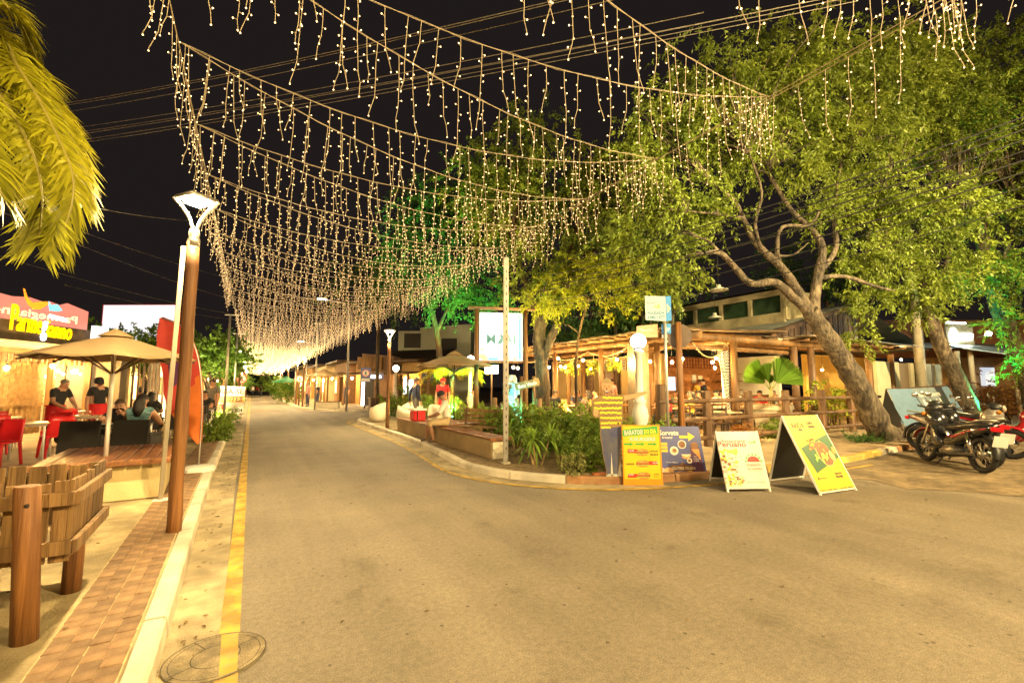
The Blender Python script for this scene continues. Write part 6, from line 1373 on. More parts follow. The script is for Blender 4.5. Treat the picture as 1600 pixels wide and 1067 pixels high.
for i in range(8): mb = MB(); mb.box(W_(xc + .06, 10.73 + i * 1.36, (zA + zB_) / 2), (.02, 1.2, zB_ - zA - .01)); mb.build('pane', mat('dark_glass_green', (.02, .035, .02), .15, var=.5, vscale=1.2), t)
mb = MB(); mb.box(W_(18.9, 9.98, 4.8), (1.9, .10, 1.2)); mb.build('clerestory_end', cw, t)
mb = MB(); mb.add([W_(17.7, 9.6, 5.46), W_(21.9, 9.6, 6.15), W_(21.9, 22, 6.15), W_(17.7, 22, 5.46)], [(0, 1, 2, 3)]); mb.build('upper_roof', M['dark_wood'], t)
# walls
cream_w = mat('inner_wall_cream', (.44, .31, .14), .85, var=.06, vscale=2, bump=.2, dirt=.12); amber_w = mat('inner_wall_amber', (.55, .33, .07), .85, var=.06, vscale=2, dirt=.1); brick_m = mat('inner_brick', (.36, .15, .05), .85, island=.2, bump=.5)
mb = MB(); mb.box(W_(15.6, 18.2, 1.55), (.16, 8.4, 2.96)); mb.build('cream_wall', cream_w, t)
mb = MB(); mb.box(W_(18.4, 14.4, 1.5), (5.3, .16, 2.9)); mb.build('brick_wall_base', brick_m, t); bk = None
mb = MB(); mb.box((0, 0, 0), (.285, .03, .135), b=.006); o_ = mb.build('brick', brick_m); bk = o_.data; bpy.data.objects.remove(o_)
for j in range(13):
    for i in range(15): inst('brick', bk, t, W_(15.9 + i * .30 + (.15 if j % 2 else 0), 14.315, .75 + j * .15))
mb = MB(); mb.box(W_(26, 11.8, 1.6), (7.0, .16, 3.0)); mb.build('amber_wall', amber_w, t)
mb = MB(); mb.box(W_(20.9, 13.2, 1.55), (.16, 2.4, 2.9)); mb.build('white_shelf_wall', M['white'], t)
for z in (1.45, 1.85, 2.2):
    mb = MB(); mb.box(W_(20.0, 13.9, z), (1.6, .3, .04)); mb.build('shelf', PG, t)
for q in ((1, 15.5, 17.4), (2, 15.5, 19.0)):
    mb = MB(); w0 = W_(15.49, q[2], 1.9)
    for dy, dz, sy, sz in ((-.36, 0, .09, .95), (.36, 0, .09, .95), (0, .43, .63, .09), (0, -.43, .63, .09)): mb.box((w0[0], w0[1] + dy, w0[2] + dz), (.06, sy, sz), b=.006)
    fo = mb.build('window', M['post'], t); mb = MB(); mb.box((w0[0] + .02, w0[1], w0[2]), (.03, .63, .77)); mb.build('pane', mat('window_brown_dark', (.10, .05, .02), .2), fo)
blk = MB(); blk.box((0, 0, 0), (.05, .25, .035)); [blk.box((0, s * .11, 0), (.05, .03, .25)) for s in (-1, 1)]; [blk.box((0, 0, s * .11), (.05, .25, .03)) for s in (-1, 1)]
bo_ = blk.build('vent_block', M['p_white']); bme = bo_.data; bpy.data.objects.remove(bo_)
mb = MB(); mb.box(W_(15.505, 17.6, 2.62), (.02, 2.9, .56)); mb.build('vent_recess', mat('recess_brown', (.16, .10, .05), .9), t)
for j in range(2):
    for i in range(11): inst('vent_block', bme, t, W_(15.48, 16.3 + i * .26, 2.49 + j * .27))
lat = mat('lattice_red_brown', (.17, .05, .02), .8)
mb = MB()
for i in range(18): mb.box(W_(16.1 + i * .2, 14.29, 2.68), (.04, .03, .5))
for z in (2.46, 2.62, 2.78, 2.92): mb.box(W_(17.8, 14.27, z), (3.6, .03, .035))
tag(mb.build('lattice', lat, t), kind='stuff')
mb = MB(); mb.box(W_(14.3, 17.6, 1.75), (.06, .95, 1.7), b=.01); mb.build('dark_screen', M['dark_wood'], t)
for z in (1.2, 1.45, 1.7, 1.95, 2.2): mb = MB(); mb.box(W_(14.26, 17.6, z), (.03, .8, .06)); mb.build('screen_rung', M['rail'], t)
for i, (x, z, w_, h_, m_) in enumerate([(17.9, 1.95, .28, .36, 'p_white'), (18.35, 1.92, .28, .34, 'p_cream')]): mb = MB(); mb.box(W_(x, 14.27, z), (w_, .02, h_)); mb.build('notice', M[m_], t)
mb = MB(); mb.box(W_(16.35, 14.27, 1.72), (.55, .03, .6), b=.01); mb.build('lit_screen', emat('blue_screen_light', (.45, .75, 1.0), 1.6), t)
mb = MB(); mb.box(W_(19.6, 12.5, .65), (3.2, .5, 1.06), b=.01); mb.build('bar_counter', mat('bar_red_wood', (.25, .07, .03), .6, var=.3, stretch=(9, 1, 1)), t)
for i in range(16): mb = MB(); mb.box(W_(18.1 + i * .2, 12.23, .62), (.05, .03, .95)); mb.build('bar_slat', M['dark_wood'], t)
mb = MB(); mb.box(W_(19.6, 12.45, 1.2), (3.35, .7, .05), b=.01); mb.build('bar_top', PG, t)
def balustrade(x0, y0, x1, y1, n):
    a, b = Vector((x0, y0, 0)), Vector((x1, y1, 0))
    for z in (.45, 1.02): mb = MB(); mb.bar(W_(a.x, a.y, z), W_(b.x, b.y, z), .07, .07, b=.01); mb.build('handrail', PG, t)
    for i in range(n): q = a.lerp(b, (i + .5) / n); mb = MB(); mb.bar(W_(q.x, q.y, .46), W_(q.x, q.y, 1.0), .05, .05); mb.build('baluster', PG, t)
balustrade(14.3, 13.0, 14.3, 16.6, 16); balustrade(11.6, 9.5, 15.2, 9.5, 0)
q = A(998, 14.2); mb = MB(); mb.box(W_(q.x, q.y, 1.5), (.5, .45, 2.9), b=.02); mb.build('concrete_column', mat('column_grey', (.20, .16, .11), .9, var=.2, vscale=3, bump=.5), t)
mb = MB(); mb.box(W_(15, 15, .06), (9, 13, .12)); mb.build('floor', M['walk_r'], t)
# draped cloth and rope swags
mb = MB(); vs = []; fs = []; o_ = coly(1143, 8.75)
for i in range(13):
    for j in range(15): a = i / 12; b_ = j / 14; wd = .62 * (1 - .82 * b_ ** .8); vs.append(W_(o_.x - wd * (1 - a), o_.y + .05 * math.sin(a * 14 + b_), 2.68 - b_ * 2.2))
for i in range(12):
    for j in range(14): fs.append((i * 15 + j, i * 15 + j + 1, (i + 1) * 15 + j + 1, (i + 1) * 15 + j))
mb.add(vs, fs, 0, True)
def check_mat():
    m = bpy.data.materials.new('net_cloth'); m.use_nodes = True; N = m.node_tree.nodes; L = m.node_tree.links; tc = N.new('ShaderNodeTexCoord'); ck = N.new('ShaderNodeTexChecker'); ck.inputs['Scale'].default_value = 22; ck.inputs[1].default_value = (.55, .48, .36, 1); ck.inputs[2].default_value = (.05, .04, .05, 1); L.new(tc.outputs['Object'], ck.inputs[0]); L.new(ck.outputs[0], N['Principled BSDF'].inputs['Base Color']); return m
mb.build('net_drape', check_mat(), t)
rope = mat('rope_pale', (.50, .38, .20), .8, var=.2)
for (xa, ya, xb, yb, sg) in ((10.6, 15.5, 10.6, 13, .25), (10.6, 13, 10.6, 11, .22), (10.6, 11, 10.7, 9.0, .2), (10.9, 8.7, 12.4, 8.7, .42), (12.4, 8.7, 12.9, 8.7, .12), (12.0, 14, 12.0, 12, .2), (10.6, 18, 10.6, 15.6, .22), (12.6, 16, 12.6, 13.5, .25)):
    mb = MB(); mb.tube([W_(xa + (xb - xa) * k / 12, ya + (yb - ya) * k / 12, 2.86 - sg * 4 * (k / 12) * (1 - k / 12)) for k in range(13)], .017, 6); mb.build('rope_swag', rope, t)
for (x, y, l) in ((11.2, 13.4, 'hanging basket plant left of the second pergola post'), (11.6, 15.2, 'hanging basket plant deep under the pergola'), (10.9, 12.0, 'low hanging plant beside the second pergola post')):
    b_ = bush('hanging_basket', l, 'plant', (x, y, 2.05 if '12.0' not in l else 1.7), [((0, 0, .3), (.24, .24, .2))], 400, .1, LF['yellow'], .4, None, .1, 2, 16, .6); mb = MB(); mb.cyl((0, 0, .3), (0, 0, .85), .008, n=5); mb.build('cord', rope, b_)
# bulbs of the restaurant
bl = [(872, 560, 16.5), (858, 574, 19), (851, 577, 20), (876, 573, 18.5), (883, 574, 19), (911, 563, 15.5), (903, 572, 17), (923, 576, 18), (964, 562, 15), (984, 567, 14), (991, 560, 15.5), (1016, 565, 15), (1050, 566, 12.5), (1066, 561, 13.5), (1065, 568, 14.5), (1119, 560, 13.6), (1113, 566, 14.2), (1117, 575, 15), (1147, 568, 14.4), (896, 579, 20), (866, 580, 21), (1222, 580, 18.5), (1285, 578, 18), (1325, 560, 19), (1408, 562, 21)]
for px, py, d in bl: bulb_lamp(PD(px, py, d), 'bare warm bulb on a cord under the corner pergola', 'bare bulbs under the corner pergola', max(.12, min(.9, 2.95 - ZD(py, d))), .036)
for i, (px, py, d) in enumerate([(790, 576, 17.5), (802, 574, 17), (809, 575, 18), (793, 577, 19.5)]): bulb_lamp(PD(px, py, d), 'bare warm bulb below the MOAI sign box', 'bare bulbs below the MOAI sign', .35, .038)
# pendant dish lamps (off) over the metal roof
for i, (px, py, d) in enumerate([(1123, 454, 12.5), (1117, 497, 14.0)]):
    p = PD(px, py, d); tt = thing('pendant_lamp', ['wide dish pendant lamp hanging high before the clerestory', 'small dish pendant lamp below the clerestory wall'][i], 'lamp', tuple(p)); mb = MB(); r_ = .26 if i == 0 else .2
    mb.lathe([(r_, 0), (r_ * .9, .03), (r_ * .45, .07), (.06, .09), (.05, .16), (0, .17)], 24); mb.build('shade', mat('shade_pale_green', (.45, .48, .42), .4), tt); mb = MB(); mb.lathe([(0, .02), (r_ * .8, .015), (r_ * .8, .005), (0, -.005)], 20); mb.build('diffuser', mat('diffuser_white', (.7, .72, .66), .4), tt); mb = MB(); mb.cyl((0, 0, .16), (0, 0, 1.3), .006, n=5); mb.build('cord', M['wire'], tt)
# tables, chairs and guests
def dine_table(label, x, y, rz=0, round_=False):
    tt = thing('dining_table', label, 'table', (x, y, Z), rz, 'dining tables under the pergola'); mb = MB(); tm = mat('table_wood_amber', (.30, .15, .055), .4, var=.2, stretch=(1, 9, 1))
    if round_: mb.lathe([(0, .72), (.44, .72), (.45, .735), (.44, .76), (0, .76)], 28)
    else: mb.box((0, 0, .74), (.8, 1.3, .04), b=.008)
    mb.build('tabletop', mat('marble_top', (.45, .37, .25), .3, var=.12, vscale=9) if round_ else tm, tt)
    for sx, sy in ((-1, -1), (-1, 1), (1, -1), (1, 1)): mb = MB(); q = .2 if round_ else .33; mb.bar((sx * q, sy * (q if round_ else .56), .72), (sx * q * 1.1, sy * (q * 1.1 if round_ else .58), 0), .05, .05); mb.build('leg', M['dark_wood'], tt)
    return tt
def prop_(px, d): q = A(px, d); return q.x, q.y
for l, px, d, rz, rd in [('dining table with three guests left of the second pergola post', 885, 17.6, .3, False), ('dining table in front of the brick wall behind the stop post', 1078, 15.6, 1.2, False), ('dining table of the crowded party before the brick wall', 1108, 17.6, 1.3, False), ('round pale table just behind the log rail fence', 1131, 13.2, 0, True), ('dining table beside the net drape', 1160, 16.8, 1.2, False), ('dining table under the cream wall', 960, 18.5, .2, False), ('dark table near the amber wall and log rails', 1300, 17.5, 1.4, False)]: dine_table(l, *prop_(px, d), rz, rd)
for i, (px, d, rz) in enumerate([(1062, 13.6, .3), (1092, 13.2, 2.0), (1118, 12.9, -.6), (1146, 13.0, 1.0), (1180, 14.4, 2.6), (1085, 16.6, 0), (1128, 16.4, 1.5), (905, 16.2, .2), (872, 16.3, 1.0), (1276, 16.2, 2.8), (1318, 16.6, .5)]):
    x, y = prop_(px, d); wood_chair(['wooden chair behind the stop sign post', 'wooden chair behind the first log rail bay', 'wooden chair left of the round pale table', 'wooden chair right of the round pale table', 'wooden chair beside the palm pot', 'wooden chair of the yellow top guest', 'wooden chair before the net drape', 'wooden chair under the woman seen from behind', 'wooden chair under the left profile guest', 'dark chair near the amber wall', 'dark chair behind the last log rail bay'][i], (x, y, Z), rz, 'wooden dining chairs')
K = CL
for px, d, rz, pn, top, hair, l in [(866, 17.0, -1.0, 'sit', 'black', 'short', 'guest in black in profile at the left pergola table'), (898, 18.6, 3.0, 'sit', 'navy', 'short', 'guest facing out at the left pergola table'), (918, 16.4, -.2, 'sitback', 'pink', 'long', 'woman with long dark hair seen from behind at pergola table'), (902, 19.8, 2.8, 'sit', 'black', 'short', 'guest in the shade behind the left pergola table'),
                               (1042, 15.2, 1.3, 'sit', 'red', 'short', 'guest looking out between sign post and stop post'), (1076, 14.6, .9, 'sitback', 'yellow', 'long', 'long haired woman in yellow top behind the log rails'), (1089, 16.4, .2, 'sitback', 'black', 'bun', 'guest with bun seen from behind near the brick wall'), (1102, 18.4, 2.9, 'sit', 'yellow', 'short', 'smiling guest in yellow facing the street'), (1117, 16.6, 0, 'sitback', 'white', 'short', 'guest in white seen from behind near the net drape'),
                               (1138, 15.6, 2.7, 'sitturn', 'black', 'bun', 'woman with tied hair eating beside the net drape'), (1163, 17.2, 2.8, 'sit', 'grey', 'short', 'guest in grey behind the fan palm'), (1168, 15.6, .3, 'sitback', 'navy', 'short', 'guest in navy seen from behind at the fan palm'), (1205, 18.5, 2.9, 'sit', 'grey', 'short', 'guest seated far back near the bar counter'), (1056, 17.0, 2.5, 'sit', 'green', 'short', 'guest half hidden by the stop sign post'), (932, 18.4, 1.2, 'sitturn', 'white', 'short', 'guest in white right of the second pergola post'), (952, 17.4, -1.0, 'sit', 'black', 'long', 'long haired guest in black above the cardboard cap'), (1030, 17.0, .4, 'sitback', 'navy', 'short', 'guest in navy seen from behind left of sign post'), (1126, 18.6, 2.6, 'sit', 'pink', 'long', 'guest in pink at the far end of the party table'), (1150, 19.0, 2.9, 'sitturn', 'white', 'short', 'guest in white deep inside behind the net drape'), (1187, 17.4, -.8, 'sit', 'red', 'short', 'guest in red right of the fan palm'), (1228, 19.4, 2.2, 'sit', 'black', 'bun', 'guest in black at the bar counter end')]:
    x, y = prop_(px, d); person(l, pn, (x, y, Z), rz, K[top], K['black'], hair=hair, skin=M['skin_dark'] if len(l) % 3 == 0 else M['skin'])
for px, d, rz, top, l, pn in [(1093, 21.0, 2.4, 'yellow', 'man in yellow shirt standing before the brick wall', 'stand'), (1099, 20.0, 1.0, 'black', 'waiter in black standing beside the man in yellow', 'stand'), (956, 21.0, -1.2, 'pink', 'person standing inside near the brown window', 'stand'), (650, 17.0, -1.35, 'navy', 'man in navy shirt walking past the chalk wall', 'walk'), (692, 17.6, 2.6, 'red', 'woman with red headband and red dress behind the seated man', 'stand'), (744, 18.2, .9, 'black', 'man in dark shirt with folded arms beyond the globe lamp', 'crossed')]:
    x, y = prop_(px, d); person(l, pn, (x, y, Z), rz, K[top], K['grey'] if top != 'red' else K['red'], hair='long' if 'woman' in l else 'short', longsleeve=top == 'navy', cap=CL['red'] if 'headband' in l else None, scale=1.04)
for i, (px, d) in enumerate([(884, 17.5), (1108, 17.5), (1080, 15.5)]):
    x, y = prop_(px, d); tt = thing('bottle', ['green bottle on the left pergola table', 'green bottle on the party table', 'green bottle on the table behind the stop post'][i], 'bottle', (x, y, Z + .76)); mb = MB(); mb.lathe([(0, 0), (.034, 0), (.036, .02), (.036, .15), (.015, .21), (.013, .26), (.016, .265), (0, .265)], 12); mb.build('glass', mat('bottle_green', (.02, .12, .03), .1), tt); mb = MB(); mb.lathe([(.0365, .05), (.0368, .13)], 12); mb.build('label', M['p_white'], tt)
for i, (px, d) in enumerate([(881, 17.4), (1074, 15.4), (1112, 17.4), (1129, 13.1), (1134, 13.3), (1164, 16.6)]):
    x, y = prop_(px, d); plate((x, y, Z + .762), ['white plate on the left pergola table', 'white plate on the table behind the stop post', 'white plate on the party table', 'white plate on the round pale table', 'second white plate on the round pale table', 'white plate on the table by the net drape'][i])
# fan palm in a tall white pot
q = A(1205, 13.9); tt = thing('palm_pot', 'tall square pale pot behind the log rail fence', 'pot', tuple(q), .35); mb = MB(); mb.prism([(-.42, -.42), (.42, -.42), (.42, .42), (-.42, .42)], (V(0, 0, 0), V(1, 0, 0), V(0, 1, 0)), 0, .1)
for z0, z1, a0, a1 in ((.1, .78, .36, .46), (.78, .92, .50, .50)): mb.add([(s * a, w * a, z) for z, a in ((z0, a0), (z1, a1)) for s, w in ((-1, -1), (1, -1), (1, 1), (-1, 1))], [(0, 1, 5, 4), (1, 2, 6, 5), (2, 3, 7, 6), (3, 0, 4, 7), (4, 5, 6, 7), (3, 2, 1, 0)])
mb.build('pot', mat('pot_stone', (.46, .40, .29), .85, var=.12, bump=.4, dirt=.25), tt); mb = MB(); mb.box((0, 0, .935), (.84, .84, .02)); mb.build('soil', M['soil'], tt)
tt = thing('fan_palm', 'bright green fan palm growing in the tall pale pot', 'palm', (q.x, q.y, Z + .93)); r = random.Random(5)
mb = MB()
for k in range(5): mb.tube([(.05 * math.cos(k * 1.3), .05 * math.sin(k * 1.3), 0), (.03 * math.cos(k), .03 * math.sin(k), .55)], [.03, .016], 6)
mb.build('trunk', mat('palm_stem', (.35, .28, .12), .7, var=.3), tt)
for az, el, sz, tw in ((0.0, .75, 1.05, 1), (-.5, 1.0, .85, -1), (3.1, .75, 1.0, 1), (2.4, 1.05, .75, -1), (-2.6, .6, .85, 1), (-1.2, .6, .8, 1)):
    d = Vector((math.cos(az) * _cy, -math.sin(az) * .5 - math.cos(az) * _sy, 0)); d = Vector((d.x, d.y, 0)).normalized() * math.cos(el) + Vector((0, 0, math.sin(el))); sd = d.cross(Vector((-_sy, -_cy, .15))).normalized(); up = sd.cross(d); o_ = Vector((0, 0, .5)); b0 = o_ + d * .22
    mb = MB(); mb.tube([o_ - Vector((0, 0, .1)), b0], [.013, .009], 5, 1); n = 22; ri, ro = [], []
    for k in range(2 * n + 1):
        a = (k / (2 * n) - .5) * (1.75 if az == 0 else 1.15); rr_ = sz * (.62 + .15 * math.cos(a)) * (1.0 if k % 2 == 0 else .94); ro.append(b0 + (d * math.cos(a) + sd * math.sin(a)) * rr_ + up * (.02 if k % 2 else -.02) + up * .12 * abs(a))
    for k in range(2 * n): mb.add([b0, ro[k], ro[k + 1]], [(0, 1, 2)], 0)
    for k in range(0, 2 * n, 2): mb.add([ro[k], ro[k] * 1.0 + (ro[k] - b0) * .13 - Vector((0, 0, .03)), ro[k + 1]], [(0, 1, 2)], 0)
    mb.build('fan_leaf', [LF['fan'], mat('petiole_green', (.12, .2, .04), .5)], tt)
# low white panel wall, restaurant tarp and lit building at the far right
o = A(1366, 18.2, Z); e = A(1468, 21, Z); u_ = (e - o); Lw = u_.length; u_ = u_ / Lw; fr = (Vector((0, 0, 0)), u_, Vector((0, 0, 1))); zt = ZD(566, 19) - Z
tt = thing('panel_wall', 'pale panel wall with dark slots behind the blue tarp', 'wall', tuple(o)); x_ = 0
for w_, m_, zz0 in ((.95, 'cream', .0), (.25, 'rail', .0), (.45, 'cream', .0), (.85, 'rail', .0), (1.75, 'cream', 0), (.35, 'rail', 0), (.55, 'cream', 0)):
    w_ = w_ * Lw / 5.15; mb = MB(); mb.prism([(x_ + .01, 0), (x_ + w_ - .01, 0), (x_ + w_ - .01, zt + (0 if m_ == 'cream' else -.02)), (x_ + .01, zt + (0 if m_ == 'cream' else -.02))], fr, 0, .12 if m_ == 'cream' else .06); mb.build('panel', mat('panel_pale', (.42, .38, .25), .8, var=.06, dirt=.2) if m_ == 'cream' else mat('panel_slot_brown', (.14, .10, .06), .8), tt); x_ += w_  # slot panels take a plain dark brown
TL, TR, BL, BR = PD(1385, 608, 15.4), PD(1482, 602, 17.0), PD(1413, 666, 14.6), PD(1512, 655, 16.0); o = Vector((BL.x, BL.y, Z)); tt = thing('restaurant_tarp', 'blue grey tarp banner with RESTAURANTE MOAI lettering leaning behind the motorcycles', 'banner', tuple(o))
mb = MB(); vs = []; fs = []; nx, ny = 24, 14
nrm = (BR - BL).cross(TL - BL).normalized()
def tp(a, b, off=0.0): return (BL.lerp(BR, a)).lerp(TL.lerp(TR, a), b) - o - nrm * (-.02 * math.sin(a * 3 + b * 2) - off) + nrm * (.028 * math.sin((a * 5 + b * 9)) * (1 - b) * (1 - a) ** 1.5)
for i in range(nx + 1):
    for j in range(ny + 1): vs.append(tp(i / nx, j / ny))
for i in range(nx):
    for j in range(ny):
        fs.append((i * (ny + 1) + j, (i + 1) * (ny + 1) + j, (i + 1) * (ny + 1) + j + 1, i * (ny + 1) + j + 1)); a = (i + .5) / nx; mb.m.append(1 if .74 < a < .86 else (2 if .36 < a <= .74 else 0)); mb.f.append(fs[-1]); mb.sm.append(True)
mb.v = [tuple(v) for v in vs]; mb.build('cloth', [mat('tarp_blue', (.10, .16, .23), .42, var=.12), mat('tarp_dark', (.02, .022, .026), .45), mat('tarp_grey', (.13, .16, .18), .45, var=.2)], tt)
tb = MB(); fw = (V(0, 0, 0), V(1, 0, 0), V(0, 1, 0)); tb.text('RESTAURANTE', .42, .72, .085, fw, 0, 0, w=.36, bold=.03); tb.text('M', .44, .36, .27, fw, 0, 0, w=.08, bold=.03); tb.text('AI', .62, .36, .27, fw, 0, 0, w=.12, bold=.03); tb.disc(.565, .46, .034, .16, fw, 0); tb.v = [tuple(tp(v[0], v[1], .012)) for v in tb.v]; tb.build('lettering', M['p_white'], tt)
mb = MB(); a_, b_ = TL - o, TR - o; back = (nrm if nrm.dot(-BL) < 0 else -nrm); back = Vector((back.x, back.y, 0)).normalized()
mb.add([BL - o, TL - o, TL - o + Vector((.25, .4, -1.4)), TL - o + Vector((-.4, .2, -1.4))], [(0, 1, 2), (0, 1, 3)]); mb.build('side_flap', M['ink'], tt)
mb = MB(); mb.bar(a_, b_, .04, .04)
for q in (a_, b_): mb.bar(q, Vector((q.x, q.y, 0)) + Vector((.2, .35, 0)), .04, .04)
mb.build('frame', M['dark_wood'], tt)
# right hand building with lit sign
tt = thing('corner_bar', 'low bar building with sloping sheet roof and lit chopp sign', 'building', tuple(A(1500, 23.5, 0))); o = A(1500, 23.5, 0)
def at_(px, py, d): return PD(px, py, d) - o
mb = MB(); b0, b1 = A(1440, 24, .1) - o, A(1680, 24, .1) - o
mb.bar(b0 + Vector((0, 0, 1.5)), b1 + Vector((0, 0, 1.5)), .2, 3.0); mb.build('wall', mat('bar_wall_amber', (.36, .22, .09), .85, var=.15, dirt=.2), tt)
mb = MB(); b0, b1 = A(1330, 25, .1) - o, A(1700, 25, .1) - o; mb.bar(b0 + Vector((0, 0, 4.1)), b1 + Vector((0, 0, 4.1)), .2, 2.1); mb.build('upper_wall', mat('bar_brick_dark', (.16, .06, .025), .9, col2=(.24, .10, .04), vscale=14, bump=.5), tt)
mb = MB(); mb.add([at_(1490, 541, 21), at_(1592, 555, 20), at_(1600, 540, 24.5), at_(1470, 534, 24.5)], [(0, 1, 2, 3)]); mb.v = mb.v + [(x, y, z - .05) for x, y, z in mb.v]; mb.f.append((7, 6, 5, 4)); mb.m.append(0); mb.sm.append(False)
for k in range(4): mb.f.append((k, k + 4, (k + 1) % 4 + 4, (k + 1) % 4)); mb.m.append(0); mb.sm.append(False)
mb.build('sheet_roof', zinc, tt)
mb = MB(); mb.add([at_(1340, 541, 19), at_(1500, 545, 21), at_(1500, 536, 24.5), at_(1340, 532, 23)], [(0, 1, 2, 3)]); mb.build('flat_roof', zinc, tt)
for px in (1500, 1521, 1590): q = A(px, 21, 0) - o; mb = MB(); mb.cyl((q.x, q.y, .05), (q.x, q.y, ZD(548, 21)), .1, n=10); mb.build('post', mat('post_pale', (.45, .33, .18), .8), tt)
for i in range(6): q = A(1535 + i * 0, 23.4, .3 + i * .22) - o; q2 = A(1640, 23.4, .3 + i * .22) - o; mb = MB(); mb.bar(q, q2, .04, .17); mb.build('board', M['post'], tt)
mb = MB(); q, q2 = A(1534, 23.6, 2.1) - o, A(1556, 23.6, 2.1) - o; mb.bar(q, q2, .04, .95); mb.build('lit_window', emat('bar_window_light', (.75, .85, 1), .9), tt)
tt = thing('bar_sign', 'white lit CHOPP sign board above the bar roof', 'sign', tuple(A(1506, 22.5, 0))); o = A(1506, 22.5, 0); s0 = A(1486, 22.5, 0) - o; s1 = A(1529, 22.5, 0) - o; u_ = (s1 - s0); Lw = u_.length; u_ = u_ / Lw; fr = (s0, u_, Vector((0, 0, 1))); za, zb_ = ZD(543, 22.5), ZD(503, 22.5)
mb = MB(); mb.prism([(0, za), (Lw, za), (Lw, zb_ - .1), (0, zb_)], fr, -.08, 0); mb.build('board', mat('sign_board_tan', (.34, .30, .20), .7, var=.2), tt)
wE = emat('neon_white_light', (.85, 1, .95), 9); mb = MB(); mb.text('CHOPP', Lw * .36, za + .42, .26, fr, .02, 0, w=Lw * .6, bold=.04, th=.03); mb.build('lettering', wE, tt)
mb = MB(); mb.prism([(Lw * .12, za + .3), (Lw * .42, za + .3), (Lw * .40, za + .75), (Lw * .32, za + .98), (Lw * .2, za + .98), (Lw * .12, za + .7)], fr, .0, .03); mb.build('mug_emblem', wE, tt); mb = MB(); mb.bar(s0 + Vector((0, 0, zb_ + .03)) + u_ * Lw * .0, s0 + u_ * Lw * .75 + Vector((0, 0, zb_ - .02)), .04, .05); mb.build('tube_light', wE, tt)
# ================================================================== TREES
def tree(name, label, base, limbs, blobs, nleaf, size, lm, bark, aspect=.34, per=50, spread=.26, droop=.9, shell=.38, twigs=110, group=None):
    t = thing(name, label, 'tree', tuple(base), 0, group); B = Vector(base); ends = []
    mb = MB()
    for pts, r0, r1 in limbs:
        P = [PD(*q) - B for q in pts]; limb(mb, P, r0 * .78, r1 * .8, 12 if r0 > .15 else 7); ends += P[1:]
    mb.build('trunk', M[bark], t)
    bl = []; vol = []
    for (px, py, d, r_) in blobs:
        c = PD(px, py, d) - B; rr = r_ if hasattr(r_, '__len__') else (r_, r_, r_ * .8); bl.append((tuple(c), rr)); vol.append((rr[0] * rr[1] * rr[2]) ** .667)
    tot = sum(vol); P, D, C = clump_cloud(bl, per, [max(4, int(nleaf / per * v / tot)) for v in vol], spread, droop, shell)
    leaf_mesh('crown', P, D, size, aspect, LF[lm], t)
    mb = MB(); E_ = np.array([tuple(e) for e in ends])
    for i in NPR.choice(len(C), min(twigs, len(C)), replace=False):
        c = C[i]; k = np.argmin(((E_ - c) ** 2).sum(1)); a = Vector(E_[k]); b = Vector(c); m_ = a.lerp(b, .55) + Vector((RND.uniform(-.2, .2), RND.uniform(-.2, .2), RND.uniform(0, .3))); mb.tube([a, a.lerp(m_, .5) + Vector((0, 0, .06)), m_, b], [.028, .02, .013, .005], 5)
    tag(mb.build('twigs', M[bark], t), kind='stuff')
    return t
bA = G(1385, 690, Z)
tree('leaning_tree', 'big tree leaning left over the pavement behind the yellow board', bA, [
    ([(1388, 700, 12.9), (1372, 665, 12.8), (1345, 610, 12.7), (1315, 560, 12.5), (1288, 520, 12.3), (1266, 486, 12.2)], .47, .25), ([(1400, 700, 12.8), (1392, 685, 12.9), (1378, 672, 12.9)], .5, .36),
    ([(1266, 490, 12.2), (1236, 462, 11.9), (1210, 441, 11.5), (1173, 443, 11.0), (1150, 420, 10.8), (1125, 395, 10.5), (1100, 396, 10.3)], .17, .06), ([(1264, 484, 12.2), (1240, 445, 12.0), (1221, 418, 11.8), (1185, 384, 11.6), (1165, 350, 11.4), (1148, 316, 11.2), (1118, 291, 11.0)], .18, .05),
    ([(1270, 492, 12.3), (1277, 436, 12.6), (1285, 391, 12.8), (1271, 362, 12.9), (1235, 327, 12.9), (1200, 270, 12.8)], .2, .06), ([(1284, 420, 12.7), (1306, 387, 13.2), (1303, 330, 13.4), (1315, 250, 13.6)], .13, .05), ([(1221, 420, 11.8), (1214, 391, 11.9), (1222, 355, 12.0), (1264, 352, 12.2), (1280, 330, 12.2)], .09, .04),
    ([(1280, 434, 12.6), (1320, 432, 13.0), (1370, 448, 13.4), (1400, 455, 13.6)], .1, .04), ([(1190, 392, 11.6), (1180, 350, 11.3), (1190, 300, 11.2), (1170, 240, 11)], .07, .03), ([(1125, 395, 10.5), (1108, 378, 10.3), (1090, 370, 10.2)], .05, .02), ([(1216, 400, 11.9), (1240, 398, 12), (1262, 380, 12.1)], .045, .02), ([(1160, 340, 11.3), (1120, 335, 11), (1075, 330, 10.8)], .05, .02)],
    [(1040, 215, 11.8, 1.25), (1110, 150, 12.2, 1.5), (1200, 120, 12.6, 1.6), (1290, 120, 13, 1.7), (1150, 225, 11.8, 1.1), (1240, 230, 12.8, 1.3), (1060, 320, 11.2, .95), (1015, 285, 11.4, .8), (1330, 220, 13.4, 1.4), (1050, 390, 11.0, .75), (1380, 130, 13.6, 1.6), (1120, 330, 11.6, .7), (985, 370, 11.6, .7), (1290, 330, 13.2, .8), (1035, 440, 11, .55)], 72000, .115, 'tree', 'bark', spread=.24, twigs=170)
bB = coly(1525, 6.2, Z)
